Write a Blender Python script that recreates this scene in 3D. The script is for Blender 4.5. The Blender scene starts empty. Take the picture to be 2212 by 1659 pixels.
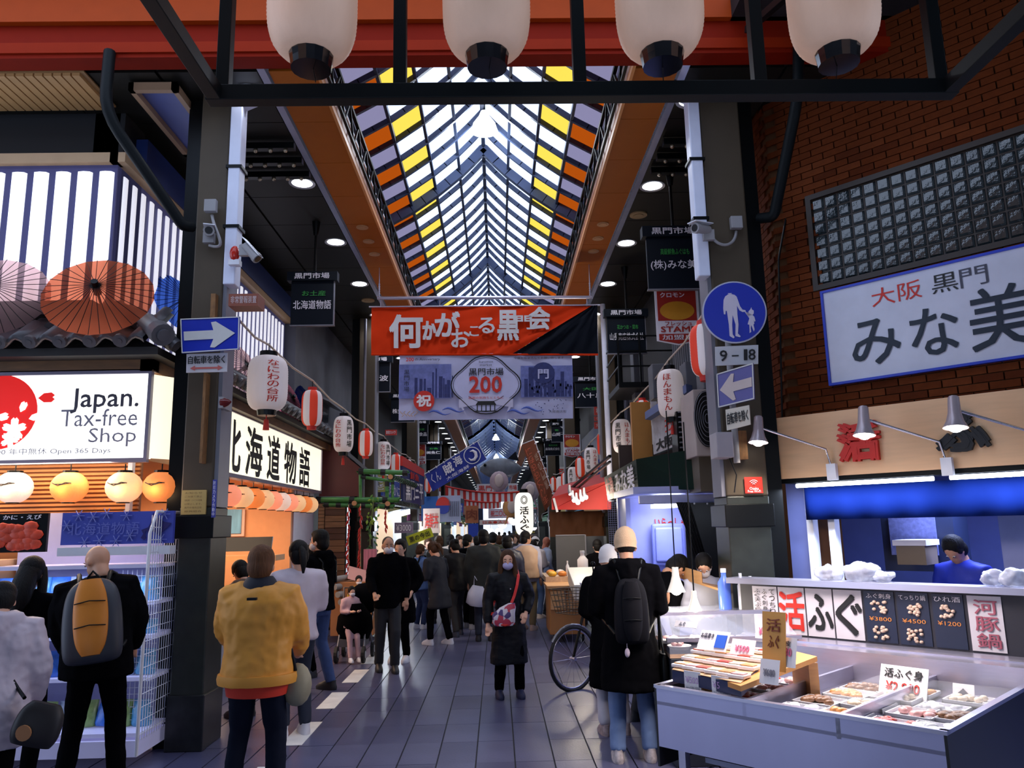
import bpy, bmesh, math, random
from mathutils import Vector as V, Matrix as Mx, noise as mnoise
random.seed(7)
sc = bpy.context.scene
COL = sc.collection
# ---------------------------------------------------------------- camera, sky, light, exposure
F = 1680.; CX = 1106.; CY = 829.5; HC = 1.8; RO = math.radians(1.2)
def _up(px, py):
    u = (px-CX)/F; v = (CY-py)/F
    return u*math.cos(RO)+v*math.sin(RO), -u*math.sin(RO)+v*math.cos(RO)
_u0, _v0 = _up(1075, 1137); TH = math.atan(-_v0); PSI = -math.atan(_u0*math.cos(TH))
def ray(px, py):
    u, v = _up(px, py); X = u; Y = math.cos(TH)-v*math.sin(TH); Z = math.sin(TH)+v*math.cos(TH)
    return V((X*math.cos(PSI)+Y*math.sin(PSI), -X*math.sin(PSI)+Y*math.cos(PSI), Z))
C0 = V((0, 0, HC))
def onY(px, py, y): d = ray(px, py); return C0+d*(y/d.y)
def onX(px, py, x): d = ray(px, py); return C0+d*(x/d.x)
def onZ(px, py, z): d = ray(px, py); return C0+d*((z-HC)/d.z)
def onP(px, py, p, n): d = ray(px, py); return C0+d*((V(p)-C0).dot(n)/d.dot(n))
cd = bpy.data.cameras.new('camera'); cam = bpy.data.objects.new('camera', cd); COL.objects.link(cam)
cd.sensor_fit = 'HORIZONTAL'; cd.sensor_width = 36; cd.lens = 36*F/2212; cd.clip_end = 400; cd.clip_start = .05
def _dir(u, v):
    uu = u*math.cos(RO)+v*math.sin(RO); vv = -u*math.sin(RO)+v*math.cos(RO); return uu, vv
def _cam2world(a, b, c):   # camera-space vector (x right, y up, -z forward)
    u = a*math.cos(RO)+b*math.sin(RO); v = -a*math.sin(RO)+b*math.cos(RO); w = -c
    X = u; Y = w*math.cos(TH)-v*math.sin(TH); Z = w*math.sin(TH)+v*math.cos(TH)
    return V((X*math.cos(PSI)+Y*math.sin(PSI), -X*math.sin(PSI)+Y*math.cos(PSI), Z))
bx, by, bz = _cam2world(1, 0, 0), _cam2world(0, 1, 0), _cam2world(0, 0, 1)
cam.matrix_world = Mx(((bx.x, by.x, bz.x, 0), (bx.y, by.y, bz.y, 0), (bx.z, by.z, bz.z, HC), (0, 0, 0, 1)))
sc.camera = cam
W = bpy.data.worlds.new('overcast_sky'); sc.world = W; W.use_nodes = True
_bg = W.node_tree.nodes['Background']; _bg.inputs['Color'].default_value = (.62, .74, 1, 1); _bg.inputs['Strength'].default_value = SKY = 2.35
sc.view_settings.view_transform = 'Standard'; sc.view_settings.look = 'None'
sc.view_settings.gamma = 1; sc.view_settings.use_curve_mapping = False; sc.view_settings.exposure = -0.1
sc.cycles.use_denoising = True
sc.cycles.max_bounces = 5; sc.cycles.transparent_max_bounces = 12; sc.cycles.diffuse_bounces = 3; sc.cycles.glossy_bounces = 3
sc.cycles.caustics_reflective = False; sc.cycles.caustics_refractive = False; sc.cycles.sample_clamp_indirect = 4
LAMPK = 1.0
def lamp(kind, name, loc, power, color=(1, 1, 1), size=.2, rot=None, parent=None, spot=None, sizey=None):
    l = bpy.data.lights.new(name, kind); l.energy = power*LAMPK; l.color = color
    if kind == 'AREA':
        l.size = size
        if sizey: l.shape = 'RECTANGLE'; l.size_y = sizey
    elif kind != 'SUN': l.shadow_soft_size = size
    if kind == 'SPOT' and spot: l.spot_size = spot; l.spot_blend = .6
    o = bpy.data.objects.new(name, l); COL.objects.link(o); o.location = loc
    if rot: o.rotation_euler = rot
    if parent: o.parent = parent; o.location = V(loc)-parent.location
    return o
# ---------------------------------------------------------------- materials
MATS = {}
def mat(name, col, rough=.6, metal=0, emit=0, ecol=None, var=.12, scale=6, bump=0, bscale=40, spec=.5, stretch=None, trans=0, alpha=1, coat=0):
    if name in MATS: return MATS[name]
    m = bpy.data.materials.new(name); m.use_nodes = True; nt = m.node_tree; N = nt.nodes; L = nt.links
    b = N['Principled BSDF']
    b.inputs['Roughness'].default_value = rough; b.inputs['Metallic'].default_value = metal
    b.inputs['Specular IOR Level'].default_value = spec; b.inputs['Coat Weight'].default_value = coat
    tc = N.new('ShaderNodeTexCoord'); src = tc.outputs['Object']
    if stretch:
        mp = N.new('ShaderNodeMapping'); mp.inputs['Scale'].default_value = stretch; L.new(src, mp.inputs['Vector']); src = mp.outputs[0]
    nz = N.new('ShaderNodeTexNoise'); nz.inputs['Scale'].default_value = scale; nz.inputs['Detail'].default_value = 4; L.new(src, nz.inputs['Vector'])
    mx = N.new('ShaderNodeMix'); mx.data_type = 'RGBA'
    c = list(col)
    mx.inputs['A'].default_value = [max(0, x*(1-var)) for x in c]+[1]; mx.inputs['B'].default_value = [min(1, x*(1+var)) for x in c]+[1]
    L.new(nz.outputs['Fac'], mx.inputs['Factor']); L.new(mx.outputs['Result'], b.inputs['Base Color'])
    if emit:
        b.inputs['Emission Color'].default_value = list(ecol or col)+[1]; b.inputs['Emission Strength'].default_value = emit
    if bump:
        n2 = N.new('ShaderNodeTexNoise'); n2.inputs['Scale'].default_value = bscale; n2.inputs['Detail'].default_value = 3; L.new(src, n2.inputs['Vector'])
        bp = N.new('ShaderNodeBump'); bp.inputs['Strength'].default_value = bump; bp.inputs['Distance'].default_value = .01
        L.new(n2.outputs['Fac'], bp.inputs['Height']); L.new(bp.outputs[0], b.inputs['Normal'])
    if alpha < 1: b.inputs['Alpha'].default_value = alpha
    if trans: b.inputs['Transmission Weight'].default_value = trans
    MATS[name] = m; return m
def pane_mat(name, tint, clear=.8):
    """translucent plastic roof sheet: passes the sky tinted"""
    if name in MATS: return MATS[name]
    m = bpy.data.materials.new(name); m.use_nodes = True; nt = m.node_tree; N = nt.nodes; L = nt.links
    out = N['Material Output']; N.remove(N['Principled BSDF'])
    tr = N.new('ShaderNodeBsdfTransparent'); tr.inputs[0].default_value = list(tint)+[1]
    df = N.new('ShaderNodeBsdfTranslucent'); nz = N.new('ShaderNodeTexNoise'); nz.inputs['Scale'].default_value = 5
    tc = N.new('ShaderNodeTexCoord'); L.new(tc.outputs['Object'], nz.inputs['Vector'])
    mc = N.new('ShaderNodeMix'); mc.data_type = 'RGBA'; mc.inputs['A'].default_value = [x*.8 for x in tint]+[1]; mc.inputs['B'].default_value = list(tint)+[1]
    L.new(nz.outputs['Fac'], mc.inputs['Factor']); L.new(mc.outputs['Result'], df.inputs[0])
    mx = N.new('ShaderNodeMixShader'); mx.inputs[0].default_value = clear
    L.new(df.outputs[0], mx.inputs[1]); L.new(tr.outputs[0], mx.inputs[2]); L.new(mx.outputs[0], out.inputs[0])
    MATS[name] = m; return m
# ---------------------------------------------------------------- mesh builder
class MB:
    def __init__(s): s.v = []; s.f = []; s.m = []; s.sm = []
    def add(s, vs, fs, m=0, sm=False):
        b = len(s.v); s.v += [V(p) for p in vs]
        for f in fs: s.f.append([b+i for i in f]); s.m.append(m); s.sm.append(sm)
        return s
    def box(s, x0, x1, y0, y1, z0, z1, m=0):
        return s.add([(x0, y0, z0), (x1, y0, z0), (x1, y1, z0), (x0, y1, z0), (x0, y0, z1), (x1, y0, z1), (x1, y1, z1), (x0, y1, z1)],
                     [(0, 3, 2, 1), (4, 5, 6, 7), (0, 1, 5, 4), (1, 2, 6, 5), (2, 3, 7, 6), (3, 0, 4, 7)], m)
    def hexa(s, a, r, u, n, m=0):
        """box spanned from corner a by vectors r,u,n"""
        a, r, u, n = V(a), V(r), V(u), V(n)
        return s.add([a, a+r, a+r+u, a+u, a+n, a+r+n, a+r+u+n, a+u+n], [(0, 3, 2, 1), (4, 5, 6, 7), (0, 1, 5, 4), (1, 2, 6, 5), (2, 3, 7, 6), (3, 0, 4, 7)], m)
    def quad(s, a, b, c, d, m=0): return s.add([a, b, c, d], [(0, 1, 2, 3)], m)
    def bar(s, a, b, w, h=None, m=0, upv=(0, 0, 1)):
        a, b = V(a), V(b); d = (b-a).normalized(); h = h or w; r = d.cross(V(upv))
        if r.length < .01: r = d.cross(V((0, 1, 0)))
        r.normalize(); u = r.cross(d).normalized()
        return s.hexa(a-r*w/2-u*h/2, r*w, u*h, b-a, m)
    def tube(s, pts, rad, n=8, m=0, caps=True, sm=True):
        pts = [V(p) for p in pts]; k = len(pts); rr = rad if isinstance(rad, (list, tuple)) else [rad]*k
        vs = []; prev = None
        for i, p in enumerate(pts):
            d = (pts[min(i+1, k-1)]-pts[max(i-1, 0)])
            if d.length < 1e-9: d = V((0, 0, 1))
            d.normalize()
            if prev is None:
                r = d.cross(V((0, 0, 1)));
                if r.length < .1: r = d.cross(V((0, 1, 0)))
            else: r = prev-d*prev.dot(d)
            r.normalize(); prev = r; u = d.cross(r)
            for j in range(n):
                a = 2*math.pi*j/n; vs.append(p+(r*math.cos(a)+u*math.sin(a))*rr[i])
        fs = [(i*n+j, i*n+(j+1) % n, (i+1)*n+(j+1) % n, (i+1)*n+j) for i in range(k-1) for j in range(n)]
        s.add(vs, fs, m, sm)
        if caps: s.add(vs[:n][::-1], [tuple(range(n))], m); s.add(vs[-n:], [tuple(range(n))], m)
        return s
    def loft(s, rings, n=12, m=0, sm=True, M=None, p=1.0):
        """rings: (cx,cy,cz,rx,ry) ellipses in z planes"""
        vs = []
        for (cx, cy, cz, rx, ry) in rings:
            for j in range(n):
                a = 2*math.pi*j/n; c, q = math.cos(a), math.sin(a)
                c = math.copysign(abs(c)**p, c); q = math.copysign(abs(q)**p, q)
                v = V((cx+rx*c, cy+ry*q, cz)); vs.append(M @ v if M else v)
        k = len(rings)
        fs = [(i*n+j, i*n+(j+1) % n, (i+1)*n+(j+1) % n, (i+1)*n+j) for i in range(k-1) for j in range(n)]
        s.add(vs, fs, m, sm); s.add(vs[:n][::-1], [tuple(range(n))], m); s.add(vs[-n:], [tuple(range(n))], m); return s
    def ball(s, c, r, n=10, k=6, m=0, M=None, sm=True):
        r = V(r) if hasattr(r, '__len__') else V((r, r, r)); vs = []; c = V(c)
        for i in range(1, k):
            t = math.pi*i/k
            for j in range(n):
                a = 2*math.pi*j/n; v = V((r.x*math.sin(t)*math.cos(a), r.y*math.sin(t)*math.sin(a), r.z*math.cos(t)))
                vs.append((M @ v if M else v)+c)
        tp = V((0, 0, r.z)); bt = -tp; vs.append((M @ tp if M else tp)+c); vs.append((M @ bt if M else bt)+c); T = len(vs)-2; B = T+1
        fs = [(i*n+j, (i+1)*n+j, (i+1)*n+(j+1) % n, i*n+(j+1) % n) for i in range(k-2) for j in range(n)]
        fs += [(T, j, (j+1) % n) for j in range(n)]+[(B, (k-2)*n+(j+1) % n, (k-2)*n+j) for j in range(n)]
        return s.add(vs, fs, m, sm)
    def disc(s, c, nrm, r, n=20, th=.01, m=0):
        c, d = V(c), V(nrm).normalized(); return s.tube([c, c+d*th], r, n, m, sm=False)
    def prism(s, pts, n, th, m=0):
        """closed polygon (list of points) extruded along n by th"""
        pts = [V(p) for p in pts]; k = len(pts); o = V(n)*th
        return s.add(pts+[p+o for p in pts], [tuple(range(k))[::-1], tuple(range(k, 2*k))]+[(i, (i+1) % k, k+(i+1) % k, k+i) for i in range(k)], m)
    def xf(s, M): s.v = [M @ p for p in s.v]; return s
    def build(s, name, mats, parent=None, bevel=0, local=False, fix=True, loc=None):
        me = bpy.data.meshes.new(name); off = V((0, 0, 0))
        if parent is not None and not local: off = wloc(parent)
        if loc is not None: off = V(loc)
        me.from_pydata([tuple(p-off) for p in s.v], [], s.f)
        for mm in (mats if isinstance(mats, (list, tuple)) else [mats]): me.materials.append(mm)
        me.polygons.foreach_set('material_index', s.m); me.polygons.foreach_set('use_smooth', s.sm)
        if fix:
            b = bmesh.new(); b.from_mesh(me); bmesh.ops.recalc_face_normals(b, faces=b.faces); b.to_mesh(me); b.free()
        me.update()
        o = bpy.data.objects.new(name, me); COL.objects.link(o)
        if parent is not None: o.parent = parent
        if loc is not None: o.location = loc
        if bevel:
            md = o.modifiers.new('bevel', 'BEVEL'); md.width = bevel; md.segments = 2; md.limit_method = 'ANGLE'
        return o
def wloc(o):
    p = V((0, 0, 0))
    while o is not None: p += o.location; o = o.parent
    return p
def thing(name, label, cat, loc=(0, 0, 0), group=None, rz=0):
    o = bpy.data.objects.new(name, None); COL.objects.link(o); o.location = loc; o.rotation_euler = (0, 0, rz); o.empty_display_size = .2
    o['label'] = label; o['category'] = cat
    if group: o['group'] = group
    return o
def tag(o, label, cat, group=None):
    o['label'] = label; o['category'] = cat
    if group: o['group'] = group
    return o
def struct(o): o['kind'] = 'structure'; return o
def dup(root, loc=None, rz=None, label=None, scale=None, parent=None, group=None):
    r = root.copy(); COL.objects.link(r)
    if loc is not None: r.location = loc
    if rz is not None: r.rotation_euler = (0, 0, rz)
    if scale is not None: r.scale = (scale,)*3 if not hasattr(scale, '__len__') else scale
    if label: r['label'] = label
    if group: r['group'] = group
    if parent is not None: r.parent = parent
    for ch in list(root.children): dup(ch, parent=r)
    return r
# ---------------------------------------------------------------- lettering
_TXT = {}
def textmesh(body, bold=0):
    k = (body, bold)
    if k in _TXT: return _TXT[k]
    c = bpy.data.curves.new('t', 'FONT'); c.body = body; c.resolution_u = 2; c.offset = bold
    o = bpy.data.objects.new('t', c); COL.objects.link(o); dg = bpy.context.evaluated_depsgraph_get()
    me = bpy.data.meshes.new_from_object(o.evaluated_get(dg)); vs = [v.co.copy() for v in me.vertices]; fs = [tuple(p.vertices) for p in me.polygons]
    bpy.data.objects.remove(o); bpy.data.curves.remove(c); bpy.data.meshes.remove(me)
    if not vs: _TXT[k] = ([], []); return _TXT[k]
    x0, x1 = min(v.x for v in vs), max(v.x for v in vs); y0, y1 = min(v.y for v in vs), max(v.y for v in vs)
    if len(body) == 1 and body not in 'く-ー一・。へ': pass
    vs = [((v.x-x0)/max(x1-x0, 1e-6), (v.y-y0)/max(y1-y0, 1e-6)) for v in vs]
    _TXT[k] = (vs, fs); return _TXT[k]
def textfill(mb, body, warp, rect=(0, 0, 1, 1), vertical=False, bold=0, m=0):
    """place writing into rect of a warp(a,b)->point surface"""
    if vertical:
        n = len(body); x0, y0, x1, y1 = rect; h = (y1-y0)/n
        for i, ch in enumerate(body):
            pad = .3 if ch in 'くーんへ' else .05
            textfill(mb, ch, warp, (x0, y1-(i+1)*h+h*.07, x1, y1-i*h-h*.07), bold=bold, m=m)
        return
    vs, fs = textmesh(body, 0); x0, y0, x1, y1 = rect; n = max(1, len(body)); k = bold*1.1
    for q, (dx, dy) in enumerate(((0, 0),) if not bold else ((k, k), (-k, k), (k, -k), (-k, -k)) if bold < .06 else ((k, k), (-k, k), (k, -k), (-k, -k), (0, 0))):
        pts = []
        for a, b in vs:
            U_, V_ = x0+(a+dx/n)*(x1-x0), y0+(b+dy)*(y1-y0); p = warp(U_, V_)
            if q:
                nn = (warp(U_+.01, V_)-p).cross(warp(U_, V_+.01)-p)
                if nn.length > 0: p = p+nn.normalized()*(.0015*q)
            pts.append(p)
        mb.add(pts, fs, m)
def plane_warp(o, r, u, off=.004):
    o, r, u = V(o), V(r), V(u); n = r.cross(u).normalized()*off
    return lambda a, b: o+r*a+u*b+n
def letters(parent, items, name='lettering', fix=False):
    """items: list of (body, warp, rect, vertical, bold, material)"""
    mb = MB(); ms = []
    for it in items:
        body, warp, rect, vert, bold, mt = it
        if mt not in ms: ms.append(mt)
        textfill(mb, body, warp, rect, vert, bold, ms.index(mt))
    return mb.build(name, ms, parent, fix=False)
# common materials
K = dict
black = mat('black_steel', (.006, .007, .008), .35, .6, spec=.4)
dkgrey = mat('dark_grey_steel', (.005, .007, .008), .5, .2, spec=.15)
brownpaint = mat('brown_column_paint', (.075, .056, .036), .5, spec=.3, bump=.05)
orange_f = mat('orange_fascia_paint', (.36, .045, .002), .55, spec=.15)
red_f = mat('dark_red_fascia', (.21, .009, .001), .65, spec=.1)
white_p = mat('white_paint', (.75, .76, .82), .5)
offwhite = mat('off_white_print', (.88, .84, .9), .6)
black_i = mat('black_ink', (.008, .008, .01), .6)
red_i = mat('red_ink', (.62, .025, .015), .6)
green_i = mat('green_ink', (.03, .3, .05), .6)
blue_i = mat('blue_ink', (.01, .03, .32), .5)
navy = mat('navy_sign_face', (.004, .007, .014), .45, spec=.15)
steel = mat('brushed_stainless', (.55, .54, .68), .28, .75, var=.08, stretch=(1, 1, 12))
wood = mat('pale_wood', (.62, .33, .14), .5, var=.2, scale=4, stretch=(1, 1, 14))
greyst = mat('grey_steel', (.22, .22, .26), .45, .4)
lamp_w = mat('lamp_white', (1, 1, 1), .5, emit=9, ecol=(.85, .9, 1))
# ================================================================ SETTING
YW = 7.28; XL = -3.7; XR = 2.85; YEND = 105
# floor ----------------------------------------------------------
tile_m = mat('dark_floor_tile', (.085, .088, .165), .33, var=.3, scale=3, bump=.12, bscale=60, spec=.6)
tile_m2 = mat('darker_floor_tile', (.068, .07, .138), .3, var=.25, scale=3, bump=.15, bscale=60, spec=.6)
grout = mat('floor_joint', (.012, .012, .02), .6)
fl = struct(MB().box(-9, 9, -3, YEND+10, -.3, -.012).build('floor', grout))
TW, TL = .3045, .609
tiles = []
for i in range(-22, 22):
    for j in range(0, 60):
        x = -.2+(i+.5)*TW; y = 2.2+(j+.5)*TL
        if abs(x) > 5: continue
        p = (V((x, y, 0))-C0); yy = p.y
        px = 1075+F*x/y; py = 1137+F*1.8/y
        if py > 1850 or px < -80 or px > 2290: continue
        tiles.append((TW*F/y*TL*F*1.8/y/y, x, y))
tiles.sort(reverse=True)
tm = [MB().box(-TW/2+.006, TW/2-.006, -TL/2+.0015, TL/2-.0015, -.012, 0).build('tile', t) for t in (tile_m, tile_m2)]
meshes = [t.data for t in tm]; [bpy.data.objects.remove(t) for t in tm]
for k, (_, x, y) in enumerate(tiles[:300]):
    o = bpy.data.objects.new('tile', meshes[random.random() < .35]); COL.objects.link(o); o.location = (x, y, random.uniform(-.0012, .0012)); o.parent = fl
mb = MB()
done = {(round(x, 2), round(y, 2)) for _, x, y in tiles[:300]}
for i in range(-22, 22):
    for j in range(-4, 120):
        x = -.2+(i+.5)*TW; y = 2.2+(j+.5)*TL
        if (round(x, 2), round(y, 2)) in done: continue
        mb.add([(x-TW/2+.006, y-TL/2+.0015, -.001), (x+TW/2-.006, y-TL/2+.0015, -.001), (x+TW/2-.006, y+TL/2-.0015, -.001), (x-TW/2+.006, y+TL/2-.0015, -.001)], [(0, 1, 2, 3)], int(random.random() < .35))
o = mb.build('floor_tiles', [tile_m, tile_m2], fl, fix=False); o['kind'] = 'stuff'
for k, (y0, y1) in enumerate([(7.1, 7.9), (8.45, 9.25), (9.8, 10.65), (11.1, 11.9), (5.7, 6.5), (4.3, 5.1)]):
    o = MB().box(-1.89, -1.7, y0, y1, 0, .004).build('painted_dash', mat('worn_white_paint', (.75, .73, .7), .6, var=.25), fl)
# side strips of dark drain cover in the floor
struct(MB().box(-9, -7, -3, 40, -.01, .0).build('trim_1', dkgrey))
# arcade ceiling --------------------------------------------------
SH = 6.0
ceil_m = mat('black_ceiling_panel', (.012, .0105, .008), .5, spec=.25)
cl = struct(MB().box(-9, -2.16, 6.55, YEND, SH+.03, SH+.3).box(1.86, 7, 6.55, YEND, SH+.03, SH+.3).build('ceiling', mat('ceiling_backing', (.004, .004, .004), .8)))
pm = {}
def share(key, make):
    if key not in pm:
        o = make(); pm[key] = o.data; bpy.data.objects.remove(o)
    return pm[key]
def inst(name, me, loc, parent, rz=0):
    o = bpy.data.objects.new(name, me); COL.objects.link(o); o.location = V(loc)-wloc(parent); o.rotation_euler = (0, 0, rz); o.parent = parent; return o
PL = .93
def pan(w): return share(('pan', w), lambda: MB().box(-w/2+.006, w/2-.006, -PL/2+.006, PL/2-.006, 0, .03).build('p', ceil_m))
rest = MB()
for k in range(0, 100):
    y = 6.62+(k+.5)*PL
    for (xc, w) in [(-2.62, .92), (-3.6, 1.0), (-4.7, 1.2), (2.32, .92), (3.3, 1.0), (4.4, 1.2)]:
        if k < 12: inst('ceiling_panel', pan(w), (xc, y, SH), cl)
        elif abs(xc) < 4: rest.box(xc-w/2+.006, xc+w/2-.006, y-PL/2+.006, y+PL/2-.006, SH, SH+.03)
o = rest.build('ceiling_panels', ceil_m, cl); o['kind'] = 'stuff'
# orange soffit strips beside the skylight
soff_m = mat('orange_brown_soffit_panel', (.42, .115, .010), .5, var=.08, spec=.15)
for side, x0, x1 in ((-1, -2.06, -1.62), (1, 1.36, 1.78)):
    so = struct(MB().box(x0, x1, 6.55, YEND, SH+.03, SH+.12).build('trim_2' if side < 0 else 'trim_3', mat('soffit_back', (.05, .015, .004), .7)))
    w = x1-x0; me = share(('sof', side), lambda: MB().box(-w/2+.004, w/2-.004, -PL/2+.004, PL/2-.004, 0, .03).build('p', soff_m)); rest = MB()
    for k in range(0, 100):
        y = 6.62+(k+.5)*PL
        if k < 22: inst('soffit_panel', me, ((x0+x1)/2, y, SH), so)
        else: rest.box(x0+.004, x1-.004, y-PL/2+.004, y+PL/2-.004, SH, SH+.03)
    o = rest.build('soffit_panels', soff_m, so); o['kind'] = 'stuff'
    xe = x0-.05 if side < 0 else x1+.05
    MB().box(min(xe-.035, xe+.035), max(xe-.035, xe+.035), 6.55, YEND, SH-.02, SH+.1).build('edge_strip', mat('white_metal_edge', (.62, .65, .85), .2, .6), so)
    xi = x1 if side < 0 else x0; q = 1 if side < 0 else -1
    MB().box(min(xi, xi+q*.03), max(xi, xi+q*.03), 6.55, YEND, SH-.02, SH+.06).build('inner_lip', mat('orange_lip', (.75, .3, .08), .3), so)
    t = MB(); y = 6.6       # lattice curb
    xc = xi+q*.06
    t.bar((xc, 6.6, SH+.1), (xc, YEND, SH+.1), .03, .03); t.bar((xc, 6.6, SH+.44), (xc, YEND, SH+.44), .04, .04)
    while y < 45:
        t.bar((xc, y, SH+.1), (xc, y+.27, SH+.44), .022, .022); t.bar((xc, y+.27, SH+.44), (xc, y+.54, SH+.1), .022, .022); y += .54
    t.build('lattice_curb', dkgrey, so)
    MB().box(min(xi-q*.02, xi-q*.04), max(xi-q*.02, xi-q*.04), 6.6, YEND, SH+.1, SH+.46).build('curb_board', mat('curb_board', (.3, .09, .03), .5), so)
# skylight vault -------------------------------------------------
CXR = -.13
PROF = [(0, 8.06), (.32, 7.7), (.76, 7.32), (1.18, 7.02), (1.6, 6.78)]
def prof(w):
    for (a, za), (b, zb) in zip(PROF, PROF[1:]):
        if w <= b: t = (w-a)/(b-a); return za+(zb-za)*t
    return PROF[-1][1]
cols = [0, .40, .79, 1.18, 1.58]
P_w = pane_mat('clear_roof_sheet', (.96, .98, 1), .93); P_y = pane_mat('yellow_roof_sheet', (.8, .52, .05), .85)
P_o = pane_mat('orange_roof_sheet', (.34, .05, .002), .8); P_g = pane_mat('lilac_grey_roof_sheet', (.2, .16, .2), .75)
rib_m = mat('skylight_rib_steel', (.035, .05, .1), .4, .3); rib_big = mat('skylight_main_rib', (.03, .045, .1), .4, .3)
BAY = 5.4; NS = 10; st = BAY/NS
def rib(mb, y, w, d, dz=0, m=0):
    for sg in (-1, 1):
        ws = [1.58*i/8 for i in range(9)]
        for a, b in zip(ws, ws[1:]):
            pa, pb = V((CXR+sg*a, y, prof(a)-d/2+dz)), V((CXR+sg*b, y, prof(b)-d/2+dz)); mb.bar(pa, pb+(pb-pa)*.05, w, d, m)
def panes(bay0, single):
    sk = thing('skylight_bay', 'x', 'x'); del sk['label']; del sk['category']; return sk
for bi in range(0, 7):
    y0 = 6.6+bi*BAY
    mb = MB()
    for k in range(NS): rib(mb, y0+k*st, .045, .07)
    for sg in (-1, 1):
        for c in cols:
            if c == 0 and sg < 0: continue
            mb.bar((CXR+sg*c, y0, prof(c)-.04), (CXR+sg*c, y0+BAY, prof(c)-.03), .04 if c else .06, .07)
    big = MB(); rib(big, y0+BAY, .1, .15, -.02)
    sk = struct(mb.build('skylight_frame', rib_m)); big.build('main_rib', rib_big, sk)
    rest = {}
    for sg in (-1, 1):
        for ci in range(4):
            a, b = cols[ci], cols[ci+1]
            sub = 2
            for k in range(NS):
                if ci == 3: mt = P_o if (k+bi) % 2 else P_g
                elif ci == 2: mt = P_y if (k+bi) % 2 and bi < 6 else P_w
                else: mt = P_w
                if bi < 3:
                    def mk():
                        m_ = MB()
                        for q in range(sub):
                            w0, w1 = a+(b-a)*q/sub, a+(b-a)*(q+1)/sub
                            x_ = [(CXR+sg*w0, prof(w0)), (CXR+sg*w1, prof(w1))]
                            m_.quad((x_[0][0], .03, x_[0][1]), (x_[1][0], .03, x_[1][1]), (x_[1][0], st-.015, x_[1][1]), (x_[0][0], st-.015, x_[0][1]))
                        return m_.build('p', mt)
                    me = share(('pane', sg, ci, mt.name), mk)
                    inst('glass_pane', me, (0, y0+k*st, 0), sk)
                else:
                    m_ = rest.setdefault(mt.name, (MB(), mt))[0]
                    for q in range(sub):
                        w0, w1 = a+(b-a)*q/sub, a+(b-a)*(q+1)/sub; x_ = [(CXR+sg*w0, prof(w0)), (CXR+sg*w1, prof(w1))]
                        ya, yb = y0+k*st+.03, y0+(k+1)*st-.03
                        m_.quad((x_[0][0], ya, x_[0][1]), (x_[1][0], ya, x_[1][1]), (x_[1][0], yb, x_[1][1]), (x_[0][0], yb, x_[0][1]))
    for n_, (m_, mt) in rest.items(): o = m_.build('glass_panes', mt, sk); o['kind'] = 'stuff'
# the darker far vault beyond the second road crossing
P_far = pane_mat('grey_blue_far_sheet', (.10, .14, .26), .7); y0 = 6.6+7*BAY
mb = MB(); pn = MB()
y = y0
while y < YEND:
    rib(mb, y, .1, .2); y += 1.8
    for sg in (-1, 1):
        for a, b in ((0, .53), (.53, 1.06), (1.06, 1.58)):
            pn.quad((CXR+sg*a, y-1.8, prof(a)), (CXR+sg*b, y-1.8, prof(b)), (CXR+sg*b, y, prof(b)), (CXR+sg*a, y, prof(a)))
            mb.bar((CXR+sg*b, y-1.8, prof(b)-.04), (CXR+sg*b, y, prof(b)-.04), .06, .08)
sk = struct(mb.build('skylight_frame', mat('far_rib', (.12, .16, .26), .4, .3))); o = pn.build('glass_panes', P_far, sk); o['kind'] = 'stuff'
# end of the arcade: bright daylight seen through the far portal
e = MB().box(-6, -1.9, YEND, YEND+.3, 0, 8).box(1.7, 6, YEND, YEND+.3, 0, 8).box(-1.9, 1.7, YEND, YEND+.3, 6.3, 8).build('wall_far', mat('far_wall', (.25, .27, .35), .7)); struct(e)
# downlights ------------------------------------------------------
def mk_down():
    t = thing('downlight', 'round recessed downlight in the black arcade ceiling', 'light', (0, 0, 0), 'arcade ceiling downlights')
    m_ = MB(); n = 20
    vo = [V((.16*math.cos(2*math.pi*i/n), .16*math.sin(2*math.pi*i/n), -.012)) for i in range(n)]; vi = [V((.125*math.cos(2*math.pi*i/n), .125*math.sin(2*math.pi*i/n), -.006)) for i in range(n)]
    m_.add(vo+vi+[v+V((0, 0, .02)) for v in vo], [(i, (i+1) % n, n+(i+1) % n, n+i) for i in range(n)]+[(i, 2*n+i, 2*n+(i+1) % n, (i+1) % n) for i in range(n)])
    m_.build('rim', mat('downlight_rim', (.6, .6, .65), .3, .5), t, local=True)
    MB().disc((0, 0, -.004), (0, 0, 1), .125, 20, .01).build('diffuser', mat('downlight_diffuser', (1, 1, 1), .5, emit=14, ecol=(.88, .92, 1)), t, local=True)
    return t
dl = mk_down(); first = True; ordn = ['first', 'second', 'third', 'fourth', 'fifth', 'sixth', 'seventh', 'eighth', 'ninth', 'tenth']
for side, x in (('left', -2.33), ('right', 2.03)):
    for k in range(48):
        y = (6.98 if side == 'left' else 7.18)+k*2.02
        lab = f'{ordn[k]} round white downlight from the gate in the {side} ceiling row' if k < 10 else f'small round downlight in the {side} ceiling row, {int(y)} metres down the arcade'
        if k >= 10 and k % 2 and k > 24: continue
        if first: t = dl; t.location = (x, y, SH); t['label'] = lab; first = False
        else: t = dup(dl, (x, y, SH), label=lab)
        if k >= 10: t['group'] = 'far arcade downlights'
        elif t.get('group'): del t['group']
        if k < 12: lamp('SPOT', 'downlight_beam', (x, y, SH-.03), 36, (.82, .87, 1), .12, spot=2.4)
        elif k % 3 == 0: lamp('SPOT', 'downlight_beam', (x, y, SH-.03), 100, (.82, .87, 1), .12, spot=2.4)
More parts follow.
